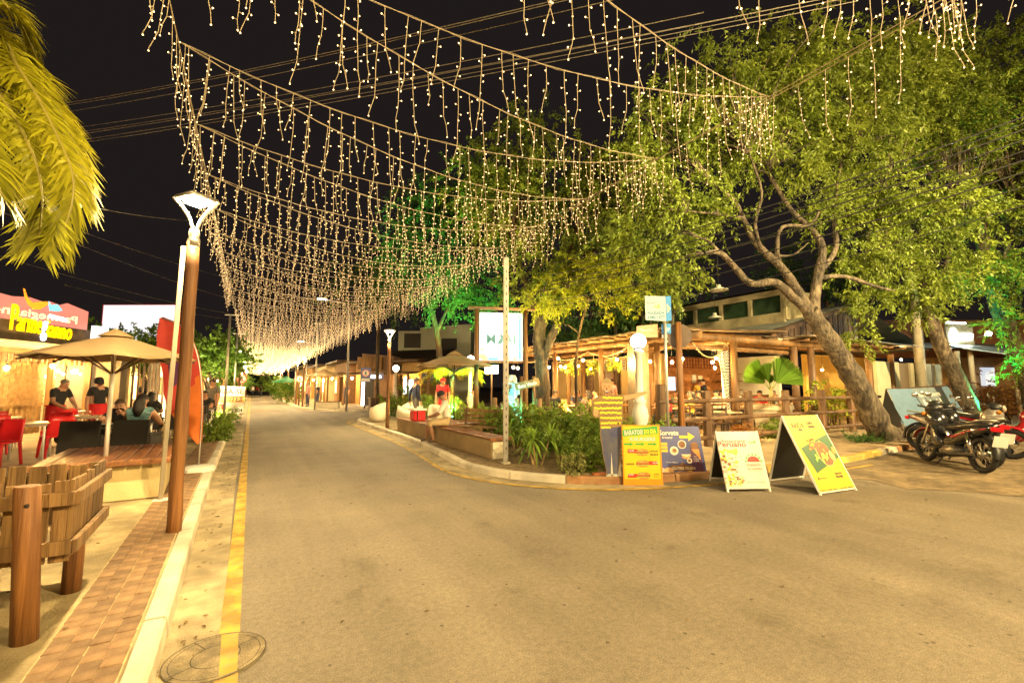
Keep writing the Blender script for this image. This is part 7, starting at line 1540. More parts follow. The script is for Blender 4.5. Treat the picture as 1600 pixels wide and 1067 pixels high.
tree('leaning_tree', 'second leaning tree rising behind the parked motorcycles', bB, [([(1530, 665, 16.8), (1516, 640, 16.8), (1495, 590, 16.8), (1470, 540, 16.7), (1452, 490, 16.6), (1446, 440, 16.4), (1440, 380, 16.2)], .42, .2), ([(1450, 480, 16.6), (1475, 420, 16.2), (1500, 350, 16)], .14, .06), ([(1446, 440, 16.4), (1410, 390, 15.8), (1380, 330, 15.4)], .13, .05)],
    [(1440, 180, 16, 2.0), (1400, 330, 15, 1.5), (1470, 330, 15.4, 1.5), (1400, 420, 14.6, 1.0), (1345, 400, 14.2, .9), (1480, 420, 15, 1.1), (1360, 470, 14.4, .7), (1335, 520, 14.4, .45), (1350, 300, 14.8, 1.2), (1440, 470, 15.2, .8), (1500, 210, 16.4, 1.7), (1420, 90, 16, 1.7)], 58000, .125, 'tree', 'bark', spread=.23)
bC = coly(1600, 6.4, Z)
tree('leaning_tree', 'third leaning tree at the far right edge of the frame', bC, [([(1625, 680, 17.5), (1612, 610, 17.8), (1585, 540, 18), (1560, 480, 18), (1545, 430, 17.8), (1530, 350, 17.5)], .5, .26), ([(1550, 450, 17.9), (1570, 400, 17.6), (1590, 330, 17.4)], .15, .06)],
    [(1560, 180, 18, 2.2), (1560, 320, 17.4, 1.7), (1530, 420, 16.8, 1.1), (1590, 430, 17, 1.2), (1610, 250, 17.6, 2.0), (1480, 120, 18, 2.0), (1580, 500, 16.6, .7), (1590, 560, 16.2, .5), (1560, 90, 18.5, 1.8)], 46000, .135, 'tree', 'bark', spread=.25)
bD = A(850, 16, Z)
tree('forked_tree', 'thick forked tree trunk between the sign and the pergola', bD, [([(851, 690, 16), (849, 620, 16), (846, 570, 16), (842, 530, 16), (846, 490, 16)], .34, .27), ([(846, 510, 16), (862, 470, 15.8), (880, 420, 15.6), (900, 360, 15.4)], .2, .08), ([(850, 560, 16), (858, 535, 15.8), (868, 512, 15.7), (872, 506, 15.7)], .2, .17), ([(844, 500, 16), (820, 440, 16.3), (800, 370, 16.6)], .18, .06), ([(880, 420, 15.6), (930, 390, 15), (980, 370, 14.4)], .09, .03)],
    [(880, 300, 16.4, 2.0), (800, 330, 17, 1.9), (960, 290, 15.6, 1.7), (760, 280, 17.5, 1.5), (920, 400, 15, 1.3), (850, 420, 16, 1.3), (990, 390, 14.4, 1.0), (820, 220, 17.5, 1.4)], 42000, .135, 'tree', 'bark2', spread=.26, twigs=90)
bD2 = A(905, 14.6, Z)
tree('yellow_leaved_tree', 'yellow green leafy branches hanging over the pergola roof', bD2, [([(905, 690, 14.9), (900, 600, 14.9), (905, 520, 14.8), (930, 450, 14.4), (970, 420, 14)], .09, .03), ([(925, 470, 14.4), (890, 450, 14.3), (850, 455, 14.2)], .05, .02)],
    [(850, 470, 14.4, .55), (885, 462, 14.4, .65), (930, 430, 14.2, .75), (900, 425, 14.6, .8), (985, 430, 13.6, .65), (1000, 465, 13.4, .5), (950, 470, 14, .35), (870, 435, 14.6, .6)], 11000, .11, 'yellow', 'bark2', .36, spread=.2, twigs=40)
bE = A(690, 21.5, Z)
tree('green_lit_tree', 'tree flooded by green light beyond the second parasol', bE, [([(690, 650, 21.5), (688, 580, 21.5), (684, 530, 21.5), (676, 490, 21.5), (662, 450, 21.5)], .24, .12), ([(682, 520, 21.5), (705, 470, 21.2), (730, 420, 21)], .13, .05), ([(672, 480, 21.5), (650, 450, 21.8), (620, 420, 22)], .1, .04)],
    [(690, 370, 21.5, 2.6), (640, 400, 22.2, 1.8), (735, 430, 20.6, 1.7), (760, 360, 20.8, 1.8), (665, 320, 22, 1.8), (720, 300, 21.8, 1.8), (620, 440, 22.6, 1.2), (700, 460, 20.6, 1.3), (770, 470, 19.6, 1.0)], 34000, .13, 'deep', 'bark2', .42, spread=.34, twigs=70)
for i, (px, py, d, r_, l) in enumerate([(590, 430, 34, 3.2, 'dark tree far behind the brown lamp post'), (1000, 430, 24, 3.0, 'dark tree behind the clerestory roof'), (920, 480, 26, 2.6, 'dark tree behind the pergola roof'), (1290, 400, 30, 3.4, 'dark tree behind the hall roof')]):
    b = A(px, d, Z); tree('background_tree', l, b, [([(px, 640, d), (px, 560, d), (px + 4, py + 30, d)], .25, .12)], [(px, py, d, r_), (px + 30, py + 40, d, r_ * .7), (px - 40, py + 30, d, r_ * .7)], 6000, .2, 'deep', 'bark2', .45, 40, .5, twigs=10)
palm('small_palm', 'yellow lit feather palm behind the second parasol', put(706, 20.5), 1.9, 13, 2.0, LF['palm'], .11, 8, .36, (1.3, 2.0), leaflets=30, lw=.04)
palm('dark_palm', 'dark feather palm behind the pergola roof', put(965, 22), 3.6, 11, 2.6, LF['deep'], .12, 9, .5, (1.4, 2.2), leaflets=26, lw=.05)
# floodlights that colour the trees
def flood(loc, label, aim, col, watts, ang=75, sp=.25):
    t = thing('floodlight', label, 'floodlight', tuple(loc)); mb = MB(); mb.box((0, 0, .14), (.2, .12, .15), b=.015); mb.build('housing', M['black'], t); mb = MB(); mb.bar((-.12, 0, 0), (-.12, 0, .15), .02, .03); mb.bar((.12, 0, 0), (.12, 0, .15), .02, .03); mb.build('bracket', M['metal'], t)
    mb = MB(); mb.box((0, 0, .222), (.17, .09, .008)); mb.build('lens', emat('flood_lens_' + label.split()[0], col, 12), t)
    l = bpy.data.lights.new('flood_lamp', 'SPOT'); l.energy = watts; l.color = col; l.spot_size = R(ang); l.spot_blend = .5; l.shadow_soft_size = .06; o = bpy.data.objects.new('flood_lamp', l); COL.objects.link(o); o.parent = t; o.location = (0, 0, .26); d = (Vector(aim) - Vector(loc) - Vector((0, 0, .26))); o.rotation_euler = d.to_track_quat('-Z', 'Y').to_euler(); return t
FL = 3.5
flood(put(706, 19.2), 'green floodlight under the green lit tree', PD(690, 390, 21.5), (.14, 1, .28), 620 * FL, 85); flood(put(742, 18.4), 'green floodlight behind the MOAI sign hedge', PD(750, 400, 20.6), (.08, 1, .22), 700 * FL, 80)
flood(put(726, 19.6), 'amber floodlight at the foot of the small palm', PD(706, 540, 20.5), (1, .62, .08), 160 * FL, 90); flood(put(812, 13.2), 'turquoise floodlight before the stone statue', PD(799, 600, 14.2), (.05, 1, .72), 60 * FL, 90)
flood(put(1540, 16.4), 'emerald floodlight at the foot of third leaning tree', PD(1535, 470, 17), (.03, 1, .35), 260 * FL, 60); flood(put(880, 12.4), 'yellow floodlight in the hedge under the yellow leaved tree', PD(910, 430, 14.4), (1, .72, .18), 260 * FL, 80)
flood((-1.15, 21.8, Z), 'warm floodlight added on the pavement to brighten the clipped trees', (-2.9, 26.6, 2.8), (1, .80, .38), 320 * FL, 95)  # lamp added to lift the dark crowns of the clipped trees
p = PD(1545, 521, 19.5); t = thing('spotlight', 'bright white green spotlight fixed beside the third trunk', 'spotlight', tuple(p)); mb = MB(); mb.sph((0, 0, 0), .09, 12, 8); mb.build('lens', emat('spotlight_cool_light', (.75, 1, .9), 160), t); mb = MB(); mb.bar((.05, .12, -.05), (.4, .5, -.1), .05, .05); mb.build('bracket', M['metal'], t)
# ================================================================== MOTORCYCLES
def motorcycle(name, label, loc, rz, paint, accent, lean=.10):
    t = thing(name, label, 'motorcycle', loc, rz, 'motorcycles parked at the kerb'); t.rotation_euler = (0, lean, rz); t.scale = (1.17,) * 3; wr = .285; F_, B_ = .62, -.62
    blk = M['black']
    for nm, y in (('front_wheel', F_), ('rear_wheel', B_)):
        mb = MB(); n, m_ = 32, 8; vs = []; fs = []
        for i in range(n):
            a = 2 * math.pi * i / n
            for j in range(m_): b = 2 * math.pi * j / m_; rr = wr - .045 + .045 * math.cos(b); vs.append((.042 * math.sin(b), y + rr * math.cos(a), wr + rr * math.sin(a)))
        for i in range(n):
            for j in range(m_): fs.append((i * m_ + j, i * m_ + (j + 1) % m_, ((i + 1) % n) * m_ + (j + 1) % m_, ((i + 1) % n) * m_ + j))
        mb.add(vs, fs, 0, True); w_ = mb.build(nm, M['rubber'], t)
        mb = MB(); mb.tube([(0, y + .215 * math.cos(k * .2094), wr + .215 * math.sin(k * .2094)) for k in range(31)], .017, 6); mb.build('rim', M['chrome'], w_)
        mb = MB(); mb.cyl((-.05, y, wr), (.05, y, wr), .045, n=12)
        for k in range(18): a = k * .349; mb.tube([(.02 * (-1) ** k, y + .04 * math.cos(a), wr + .04 * math.sin(a)), (0, y + .21 * math.cos(a + .3), wr + .21 * math.sin(a + .3))], .0035, 4, cap=False)
        mb.build('spokes', M['metal'], w_); mb = MB(); mb.lathe([(.04, -.004), (.10, -.004), (.10, .004), (.04, .004)], 18); mb.v = [(z + .07, y + x, wr + yy) for x, yy, z in mb.v]; mb.build('brake_disc', M['chrome'], w_)
    for s in (-1, 1): mb = MB(); mb.tube([(s * .075, F_, wr), (s * .075, F_ - .14, .66), (s * .06, F_ - .2, .86)], [.022, .026, .022], 8); mb.build('fork', M['chrome'], t)
    def fender(y, a0, a1, rr, mm, nm):
        mb = MB(); n = 12; vs = []; fs = []
        for i in range(n + 1):
            a = R(a0 + (a1 - a0) * i / n)
            for x, dr in ((-.065, -.03), (-.05, 0), (.05, 0), (.065, -.03)): vs.append((x, y + (rr + dr) * math.cos(a), wr + (rr + dr) * math.sin(a)))
        for i in range(n):
            for j in range(3): fs.append((i * 4 + j, i * 4 + j + 1, (i + 1) * 4 + j + 1, (i + 1) * 4 + j))
        mb.add(vs, fs, 0, True); mb.build(nm, mm, t)
    fender(F_, 20, 165, .33, accent, 'front_fender'); fender(B_, 55, 185, .335, blk, 'rear_fender')
    def hull(secs, mm, nm):                       # sections (y, z, half width, half height)
        mb = MB(); n = 12; vs = []; fs = []
        for (y, z, hw, hh) in secs:
            for k in range(n): a = 2 * math.pi * k / n; c_, s_ = math.cos(a), math.sin(a); vs.append((hw * math.copysign(abs(c_) ** .7, c_), y, z + hh * math.copysign(abs(s_) ** .7, s_)))
        for i in range(len(secs) - 1):
            for k in range(n): fs.append((i * n + k, (i + 1) * n + k, (i + 1) * n + (k + 1) % n, i * n + (k + 1) % n))
        fs += [tuple(range(n)), tuple(range((len(secs) - 1) * n, len(secs) * n))[::-1]]; mb.add(vs, fs, 0, True); return mb.build(nm, mm, t)
    hull([(F_ - .05, .80, .05, .06), (F_ - .10, .82, .12, .12), (F_ - .24, .78, .14, .17), (F_ - .34, .74, .10, .12), (F_ - .38, .73, .05, .06)], paint, 'front_cowl')
    hull([(F_ - .22, .62, .10, .16), (F_ - .30, .52, .15, .22), (F_ - .42, .42, .14, .18), (F_ - .55, .36, .10, .10)], paint, 'leg_shield')
    hull([(.18, .40, .09, .08), (.05, .42, .10, .10), (-.12, .46, .11, .12), (-.30, .56, .12, .13), (-.55, .64, .11, .10), (-.85, .74, .05, .04)], paint, 'body')
    hull([(-.02, .50, .122, .02), (-.18, .52, .128, .045), (-.45, .62, .125, .04), (-.75, .70, .075, .02)], accent, 'side_stripe')
    hull([(.12, .62, .05, .03), (.02, .665, .12, .045), (-.18, .67, .135, .05), (-.42, .72, .13, .05), (-.68, .76, .10, .04), (-.76, .77, .04, .02)], mat('seat_vinyl', (.02, .018, .016), .35), 'seat')
    hull([(.20, .25, .08, .07), (.05, .26, .12, .11), (-.12, .28, .12, .10), (-.22, .29, .08, .07)], mat('engine_alloy', (.16, .15, .14), .4, metal=.7, var=.3, vscale=30), 'engine')
    mb = MB(); mb.tube([(.10, .12, .22), (.13, -.1, .20), (.15, -.35, .24), (.15, -.8, .33)], [.022, .024, .042, .045], 10); mb.build('exhaust', M['chrome'], t)
    mb = MB(); mb.tube([(-.34, F_ - .30, .99), (-.2, F_ - .22, .98), (0, F_ - .2, .93), (.2, F_ - .22, .98), (.34, F_ - .30, .99)], .014, 8); mb.tube([(-.34, F_ - .30, .99), (-.24, F_ - .25, .985)], .02, 8); mb.tube([(.34, F_ - .30, .99), (.24, F_ - .25, .985)], .02, 8); mb.build('handlebar', blk, t)
    hull([(F_ - .04, .93, .04, .05), (F_ - .08, .94, .10, .085), (F_ - .2, .96, .12, .09), (F_ - .28, .98, .06, .04)], blk, 'handlebar_cover')
    mb = MB(); mb.sph((0, F_ - .045, .935), .075, 14, 8, sc=(1.1, .5, .9)); mb.build('headlight', mat('lens_clear', (.5, .45, .36), .06, metal=.3), t)
    for s in (-1, 1):
        mb = MB(); mb.tube([(s * .22, F_ - .23, .98), (s * .29, F_ - .2, 1.10), (s * .31, F_ - .2, 1.15)], .007, 5); k = mb.build('mirror', blk, t); mb = MB(); mb.sph((s * .34, F_ - .2, 1.18), .06, 12, 8, sc=(1, .3, .7)); mb.build('mirror_glass', M['chrome'], k)
        mb = MB(); mb.sph((s * .13, F_ - .1, .86), .035, 8, 6); mb.build('indicator', mat('lens_amber', (.5, .16, .01), .15), t)
        mb = MB(); mb.tube([(s * .15, B_, wr), (s * .14, B_ + .13, .62)], .022, 8); mb.tube([(s * .15, B_ + .03, wr + .06), (s * .145, B_ + .10, .55)], .032, 8); mb.build('shock', M['chrome'], t); mb = MB(); mb.bar((s * .10, .1, .2), (s * .10, B_, wr), .03, .04); mb.build('swing_arm', blk, t)
        mb = MB(); mb.cyl((s * .12, -.02, .2), (s * .26, -.02, .2), .014, n=8); mb.build('foot_peg', M['rubber'], t)
    mb = MB(); mb.box((0, -.87, .70), (.16, .06, .07), b=.02); mb.build('tail_light', mat('lens_red', (.45, .01, .015), .12), t)
    mb = MB(); mb.tube([(-.12, -.45, .77), (-.1, -.75, .83), (0, -.86, .84), (.1, -.75, .83), (.12, -.45, .77)], .012, 6); mb.build('grab_rail', M['metal'], t)
    fr = (V(.10, -.92, .44), V(-1, 0, 0), V(0, -.25, .97)); mb = MB(); mb.prism([(0, 0), (.20, 0), (.20, .17), (0, .17)], fr, -.004, 0); pl = mb.build('plate', M['p_white'], t); mb = MB(); mb.rect(.0, .135, .2, .17, fr, .002); mb.build('plate_band', M['p_blue'], pl); mb = MB(); mb.text('QLD', .1, .075, .045, fr, .002, 0, align='C', bold=.02); mb.text('6C21', .1, .015, .045, fr, .002, 0, align='C', bold=.02); mb.build('plate_lettering', M['ink'], pl)
    mb = MB(); mb.tube([(-.10, .0, .2), (-.20, .05, .02)], .012, 6); mb.build('side_stand', blk, t); return t
pk, rd_ = mat('paint_black', (.012, .012, .013), .22, coat=.8), mat('paint_red', (.30, .012, .02), .22, coat=.8)
mA = motorcycle('motorcycle', 'nearest black motorcycle with red side stripe and front fender', (12.28, 3.72, .005), R(-40), pk, rd_)
motorcycle('motorcycle', 'second black motorcycle parked close behind the nearest one', (13.15, 3.80, .005), R(-43), pk, mat('paint_grey', (.10, .09, .085), .25, coat=.6))
motorcycle('motorcycle', 'third motorcycle with silver tank facing out beside the second trunk', (14.55, 4.15, .005), R(188), mat('paint_silver', (.34, .31, .28), .3, metal=.5), rd_, -.09)
motorcycle('motorcycle', 'red motorcycle cut off at the right edge of the frame', (15.6, 3.75, .005), R(196), rd_, pk, -.09)
motorcycle('motorcycle', 'black motorcycle behind the silver one near the second trunk', (15.9, 4.75, .005), R(-30), pk, mat('paint_blue', (.03, .05, .12), .25, coat=.6))
tag(bush('grass_tuft', 'small grass tuft at the foot of the leaning tree', 'grass', put(1350, 12.4), [((0, 0, .04), (.7, .3, .07))], 900, .10, LF['deep'], .15, None, .12, 1, 20, 0))
# ================================================================== WIRES, POLES, FAR STREET
p = A(1440, 19.5, Z); t = thing('utility_pole', 'pale concrete utility pole rising behind the panel wall', 'pole', tuple(p)); mb = MB(); mb.tube([(0, 0, -.1), (0, 0, 4), (0, 0, 8.6)], [.19, .16, .12], 14); mb.build('shaft', M['concrete'], t); mb = MB(); mb.bar((-.9, .3, 8.2), (.9, -.3, 8.2), .09, .11); mb.build('cross_arm', M['dark_wood'], t)
mb = MB(); mb.tube([(.22, -.1, .1), (.22, -.1, 4)], .03, 6); mb.build('conduit', M['metal'], t)
def wire(a, b, sag, r_, m_, label, g):
    A_, B_ = PD(*a), PD(*b); mb = MB(); mb.tube([A_.lerp(B_, k / 16) - Vector((0, 0, sag * 4 * (k / 16) * (1 - k / 16))) for k in range(17)], r_, 5, cap=False); tag(mb.build('power_line', m_, None, tuple(A_)), label, 'cable', g)
for (y0, y1, x1) in ((172, -2, 880), (176, -4, 905), (186, -6, 985), (210, 20, 1100), (218, -10, 1330), (222, -4, 1300), (232, -2, 1320), (236, 2, 1340)):
    wire((-60, y0 + 12, 16), (x1, y1, 8.5), .25, .008, M['wire_pale'], 'pale overhead cable crossing the night sky above the street', 'pale overhead cables across the street')
for i, (y0, y1) in enumerate(((440, 222), (430, 205), (412, 185), (445, 258), (470, 275), (452, 240), (420, 196), (500, 330), (478, 300))):
    wire((860, y0, 13), (1700, y1 - 40, 6.2), .25, .012 if i < 5 else .008, M['wire'], 'dark sagging cable strung in front of the leaning trees', 'dark cables before the leaning trees')
for i, (a, b) in enumerate((((-80, 268, 14), (300, 345, 26)), ((0, 330, 20), (370, 470, 40)), ((0, 400, 26), (370, 492, 44)), ((100, 445, 30), (372, 500, 50)), ((-40, 300, 18), (380, 440, 42)))): wire(a, b, .3, .012, M['wire_pale'], 'thin cable fading down the left side of the street', 'thin cables along the left of the street')
# chalk-wall house with thatch and pale upper floor
o = A(655, 38, 0); t = thing('thatched_house', 'dark thatched house with chalk drawn wall behind the hedge', 'house', tuple(o)); u_ = Vector((_cy, -_sy, 0)); n_ = Vector((-_sy, -_cy, 0)); fr = (Vector((0, 0, 0)), u_, Vector((0, 0, 1)))
X_ = lambda px, d=38: (px - 655) / F_PX * d
Zp = lambda py, d=38: ZD(py, d)
mb = MB(); mb.prism([(X_(605), 0), (X_(700), 0), (X_(700), Zp(560)), (X_(605), Zp(560))], fr, -.2, 0); mb.build('wall', mat('house_wall_brown', (.20, .12, .065), .85, var=.15, vscale=2), t)
mb = MB(); mb.prism([(X_(628), Zp(625)), (X_(687), Zp(625)), (X_(687), Zp(578)), (X_(628), Zp(578))], fr, .0, .03); mb.build('chalk_panel', mat('chalk_wall', (.17, .12, .085), .9, var=.15), t)
mb = MB(); rr = random.Random(12)
for i in range(5):
    for j in range(3):
        a, b = X_(631 + i * 11.5), Zp(583 + j * 14); w_, h_ = .42, .5; k = rr.randrange(3)
        if k == 0: q = [(0, 0), (w_, 0), (w_, -h_), (0, -h_), (0, 0)]
        elif k == 1: q = [(0, -h_ / 2), (w_ * .4, -h_ * .2), (w_, -h_ * .8), (w_, -h_ * .2), (w_ * .4, -h_ * .8), (0, -h_ / 2)]
        else: q = [(0, 0), (w_, 0), (w_ * .5, 0), (w_ * .5, -h_), (w_ * .2, -h_), (w_ * .8, -h_)]
        for (x0, y0), (x1, y1) in zip(q, q[1:]): mb.bar(u_ * (a + x0) + n_ * .05 + Vector((0, 0, b + y0)), u_ * (a + x1) + n_ * .05 + Vector((0, 0, b + y1)), .02, .045, up=tuple(n_))
mb.build('chalk_drawing', M['p_white'], t)
th = mat('thatch', (.05, .032, .02), .95, var=.4, vscale=10, stretch=(1, 1, .2), bump=1, bscale=30); mb = MB(); mb.add([tuple(u_ * X_(600) + n_ * 1.4 + V(0, 0, Zp(572))), tuple(u_ * X_(704) + n_ * 1.4 + V(0, 0, Zp(568))), tuple(u_ * X_(704) - n_ * 3 + V(0, 0, Zp(540))), tuple(u_ * X_(600) - n_ * 3 + V(0, 0, Zp(543)))], [(0, 1, 2, 3)]); mb.v += [(x, y, z - .35) for x, y, z in mb.v]; mb.f += [(7, 6, 5, 4)] + [(k, k + 4, (k + 1) % 4 + 4, (k + 1) % 4) for k in range(4)]; mb.m += [0] * 5; mb.sm += [False] * 5; mb.build('thatch_roof', th, t)
mb = MB()
for i in range(150): a = X_(601) + (X_(703) - X_(601)) * i / 150; L_h = rr.uniform(.5, 1.0); mb.bar(u_ * a + n_ * 1.38 + V(0, 0, Zp(571)), u_ * (a + rr.uniform(-.05, .05)) + n_ * 1.38 + V(0, 0, Zp(571) - L_h), .05, .02, up=tuple(n_))
tag(mb.build('straw_fringe', mat('straw', (.20, .12, .05), .9, var=.4), t), kind='stuff')
o = A(670, 46, 0); t = thing('pale_house', 'pale upper house wall above the dark thatched roof', 'house', tuple(o)); mb = MB(); fr = (Vector((0, 0, 0)), u_, Vector((0, 0, 1))); mb.prism([(-3.2, 0), (4.2, 0), (4.2, ZD(505, 46)), (-1.0, ZD(511, 46)), (-1.0, ZD(516, 46)), (-3.2, ZD(516, 46))], fr, -4, 0); mb.build('wall', mat('house_pale_green', (.46, .48, .38), .85, var=.06), t); mb = MB(); mb.rect(-2.6, ZD(543, 46), -.9, ZD(520, 46), fr, .02); mb.build('window', M['ink'], t); mb = MB(); mb.rect(1.2, ZD(545, 46), 2.8, ZD(528, 46), fr, .02); mb.build('window', M['ink'], t)
p = A(670, 23.5, Z); t = thing('chalk_disc', 'round black chalk board with handwritten welcome hung on a post', 'sign', tuple(p)); z = ZD(588, 23.5) - Z; fr = (V(0, 0, z), u_, V(0, 0, 1)); mb = MB(); mb.prism([(.40 * math.cos(k * .2244), .40 * math.sin(k * .2244)) for k in range(28)], fr, -.03, 0); mb.build('board', M['ink'], t); mb = MB()
for k, s in enumerate(('Beba, ame', 'fala o que', 'voce e bem vindo', 'aqui')): mb.text(s, 0, .16 - k * .12, .065, fr, .004, 0, align='C', slant=.2, bold=.01)
mb.build('lettering', M['p_cream'], t); mb = MB(); mb.cyl((0, .05, -.05), (0, .05, z + .3), .09, n=10); mb.build('post', M['perg'], t)
# shops down both sides
def shop(label, x, y, rz, w_, h_, wall, glow, sgn=None, awn=None, seed=0):
    t = thing('shop', label, 'shop', (x, y, .1), rz); r = random.Random(seed)
    mb = MB(); mb.box((0, 4, h_ / 2), (w_, .2, h_)); mb.box((-w_ / 2 + .1, 2, h_ / 2), (.2, 3.8, h_)); mb.box((w_ / 2 - .1, 2, h_ / 2), (.2, 3.8, h_)); mb.box((-w_ * .36, .1, h_ / 2), (w_ * .28 - .2, .2, h_)); mb.box((w_ * .36, .1, h_ / 2), (w_ * .28 - .2, .2, h_)); mb.box((0, .1, h_ - .4), (w_ * .44 + .2, .19, .8)); mb.build('wall', wall, t)
    mb = MB(); mb.box((0, 1.6, h_ + .08), (w_ + .6, 5, .16)); mb.build('roof', M['dark_wood'], t)
    mb = MB(); mb.box((0, 3.8, 1.3), (w_ * .8, .05, 2.0)); mb.build('lit_interior', glow, t)
    for s in (-.33, .33): mb = MB(); mb.box((s * w_, -.02, 1.45), (w_ * .16, .04, 1.3)); f_ = mb.build('window', M['perg'], t); mb = MB(); mb.box((s * w_, -.045, 1.45), (w_ * .16 - .16, .02, 1.14)); mb.build('pane', glow, f_)
    for s in (-.48, -.2, .2, .48): mb = MB(); mb.box((s * w_, -1.5, 1.25), (.14, .14, 2.5)); mb.build('post', M['perg'], t)
    for s in (-.4, 0, .4): q = Matrix.Rotation(rz, 3, 'Z') @ Vector((s * w_, -1.1, 2.15)); bulb_lamp((x + q.x, y + q.y, .1 + q.z), 'bare warm bulb added under a far shop awning', 'bulbs added under far shop awnings for light', .3, .06)  # bulbs added to throw warm pools before the far shops
    mb = MB(); mb.box((0, -.7, 2.56), (w_ * 1.02, 1.9, .1), rot=Matrix.Rotation(R(6), 3, 'X')); mb.build('awning', awn or M['rail'], t)
    if sgn: fr = (V(0, -1.68, 2.25), V(1, 0, 0), V(0, 0, 1)); mb = MB(); mb.prism([(-1, -.22), (1, -.22), (1, .28), (-1, .28)], fr, 0, .06); k = mb.build('sign_board', M['p_navy'], t); mb = MB(); mb.text(sgn, 0, -.1, .3, fr, .065, 0, w=1.6, align='C', bold=.03); mb.build('sign_lettering', emat('shop_sign_light', (.75, .8, 1), 6), k)
    return t
gA, gB, gC = emat('shop_glow_amber', (1, .58, .16), 1.6), emat('shop_glow_white', (.8, .95, 1), 2.2), emat('shop_glow_gold', (1, .7, .3), 1.2)
wA, wB, wC = mat('shop_wall_ochre', (.40, .25, .10), .85, var=.15), mat('shop_wall_cream', (.5, .42, .28), .85, var=.1), mat('shop_wall_brown', (.17, .1, .06), .85, var=.15)
for i, (x, y, w_, h_, wl_, gl_, sg, l) in enumerate([(9.6, 37.5, 6.5, 3.4, wA, gB, 'Sorveteria', 'white lit ice cream shop at the second corner'), (7.2, 45, 6.5, 3.6, wC, gA, None, 'amber lit timber shop past the second corner'), (6.6, 54, 8, 3.6, wB, gC, None, 'cream shop halfway down on the right'), (6.4, 65, 9, 4, wA, gA, None, 'ochre shop far down on the right'), (6.4, 78, 11, 4, wB, gC, None, 'last cream shop on the right')]): shop(l, x, y, R(-90) if i else R(-52), w_, h_, wl_, gl_, sg, None, i)
for i, (x, y, w_, h_, wl_, gl_, l) in enumerate([(-5.0, 31, 7, 3.4, wB, gA, 'amber lit terrace shop beyond the clipped trees'), (-4.8, 40, 8, 3.5, wA, gA, 'ochre shop beyond the orange parasol'), (-4.6, 51, 9, 3.8, wB, gC, 'cream shop halfway down on the left'), (-4.6, 64, 11, 4, wC, gA, 'brown shop far down on the left')]): shop(l, x, y, R(90), w_, h_, wl_, gl_, None, None, 20 + i)
t = thing('kiosk_wall', 'dark house with timber door right of the ice cream shop', 'house', tuple(A(590, 36, 0))); fr = (Vector((0, 0, 0)), u_, V(0, 0, 1)); mb = MB(); mb.prism([(-1.3, 0), (1.2, 0), (1.2, 4.0), (-1.3, 4.2)], fr, -3, 0); mb.build('wall', wC, t); mb = MB(); mb.prism([(-.9, .1), (-.3, .1), (-.3, 2.6), (-.9, 2.6)], fr, .0, .05); mb.build('shutter', M['ink'], t); mb = MB(); mb.prism([(-1.25, .1), (-1.0, .1), (-1.0, 2.5), (-1.25, 2.5)], fr, .0, .04); mb.build('lit_door', gB, t); mb = MB(); mb.prism([(-1.5, 2.9), (.4, 2.9), (.4, 3.9), (-1.5, 3.9)], fr, .02, .5); mb.build('balcony', M['perg'], t)
e_sign(571, 583, 31, 'square navy parking plate with E beside the dark house', False, True, .24, True); e_sign(468, 592, 35, 'round parking sign with E on the far corner post', False)
t = thing('plaster_bench', 'low cream bench at the far corner before the ice cream shop', 'bench', tuple(A(514, 31.2, Z)), R(-25)); mb = MB(); mb.box((0, 0, .2), (1.45, .45, .4), b=.01); mb.build('base', M['cream'], t); mb = MB(); mb.box((0, 0, .43), (1.5, .5, .05)); mb.build('top', M['deck'], t)
parasol('beige_parasol', 'far beige parasol before the white lit ice cream shop', tuple(A(506, 36, Z)), 1.5, 2.75, 2.3, M['beige_canvas'], M['perg'], 8, 0, 0); parasol('green_parasol', 'small green parasol far down the right pavement', tuple(A(447, 46, Z)), 1.35, 2.4, 1.9, mat('green_canvas', (.02, .28, .09), .8, trans=.25), M['perg'], 8, 0, 0)
for i, (px, d, h) in enumerate([(493, 30.5, 505), (478, 37, 545), (461, 42, 555), (450, 50, 560), (437, 58, 570)]):
    p = A(px, d, Z); t = thing('steel_pole', ['pale steel pole at the far corner before the shop', 'second pale pole behind the far corner', 'thin pole near the round parking sign', 'thin far pole by the green parasol', 'farthest thin pole on the right pavement'][i], 'pole', tuple(p)); mb = MB(); mb.cyl((0, 0, -.05), (0, 0, ZD(h, d)), .055, .04, 8); mb.build('shaft', M['metal'], t); mb = MB(); mb.bar((-.25, 0, ZD(h, d) - .1), (.25, 0, ZD(h, d) - .1), .04, .04); mb.build('cross_arm', M['metal'], t)
for i, (px, d, rz, tp_, l) in enumerate([(482, 33.5, 2, 'pink', 'person in pink standing at the far corner'), (497, 34.5, 1, 'black', 'person in black near the far beige parasol'), (541, 38, 2.5, 'navy', 'person at the door of the ice cream shop'), (395, 75, 3, 'white', 'pedestrian in white far down the street'), (402, 82, 0, 'red', 'pedestrian in red far down the street'), (408, 70, 3, 'black', 'pedestrian in black far down the street')]): person(l, 'walk' if i > 2 else 'stand', tuple(A(px, d, .1 if i < 3 else .0)), rz, CL[tp_], CL['denim'])
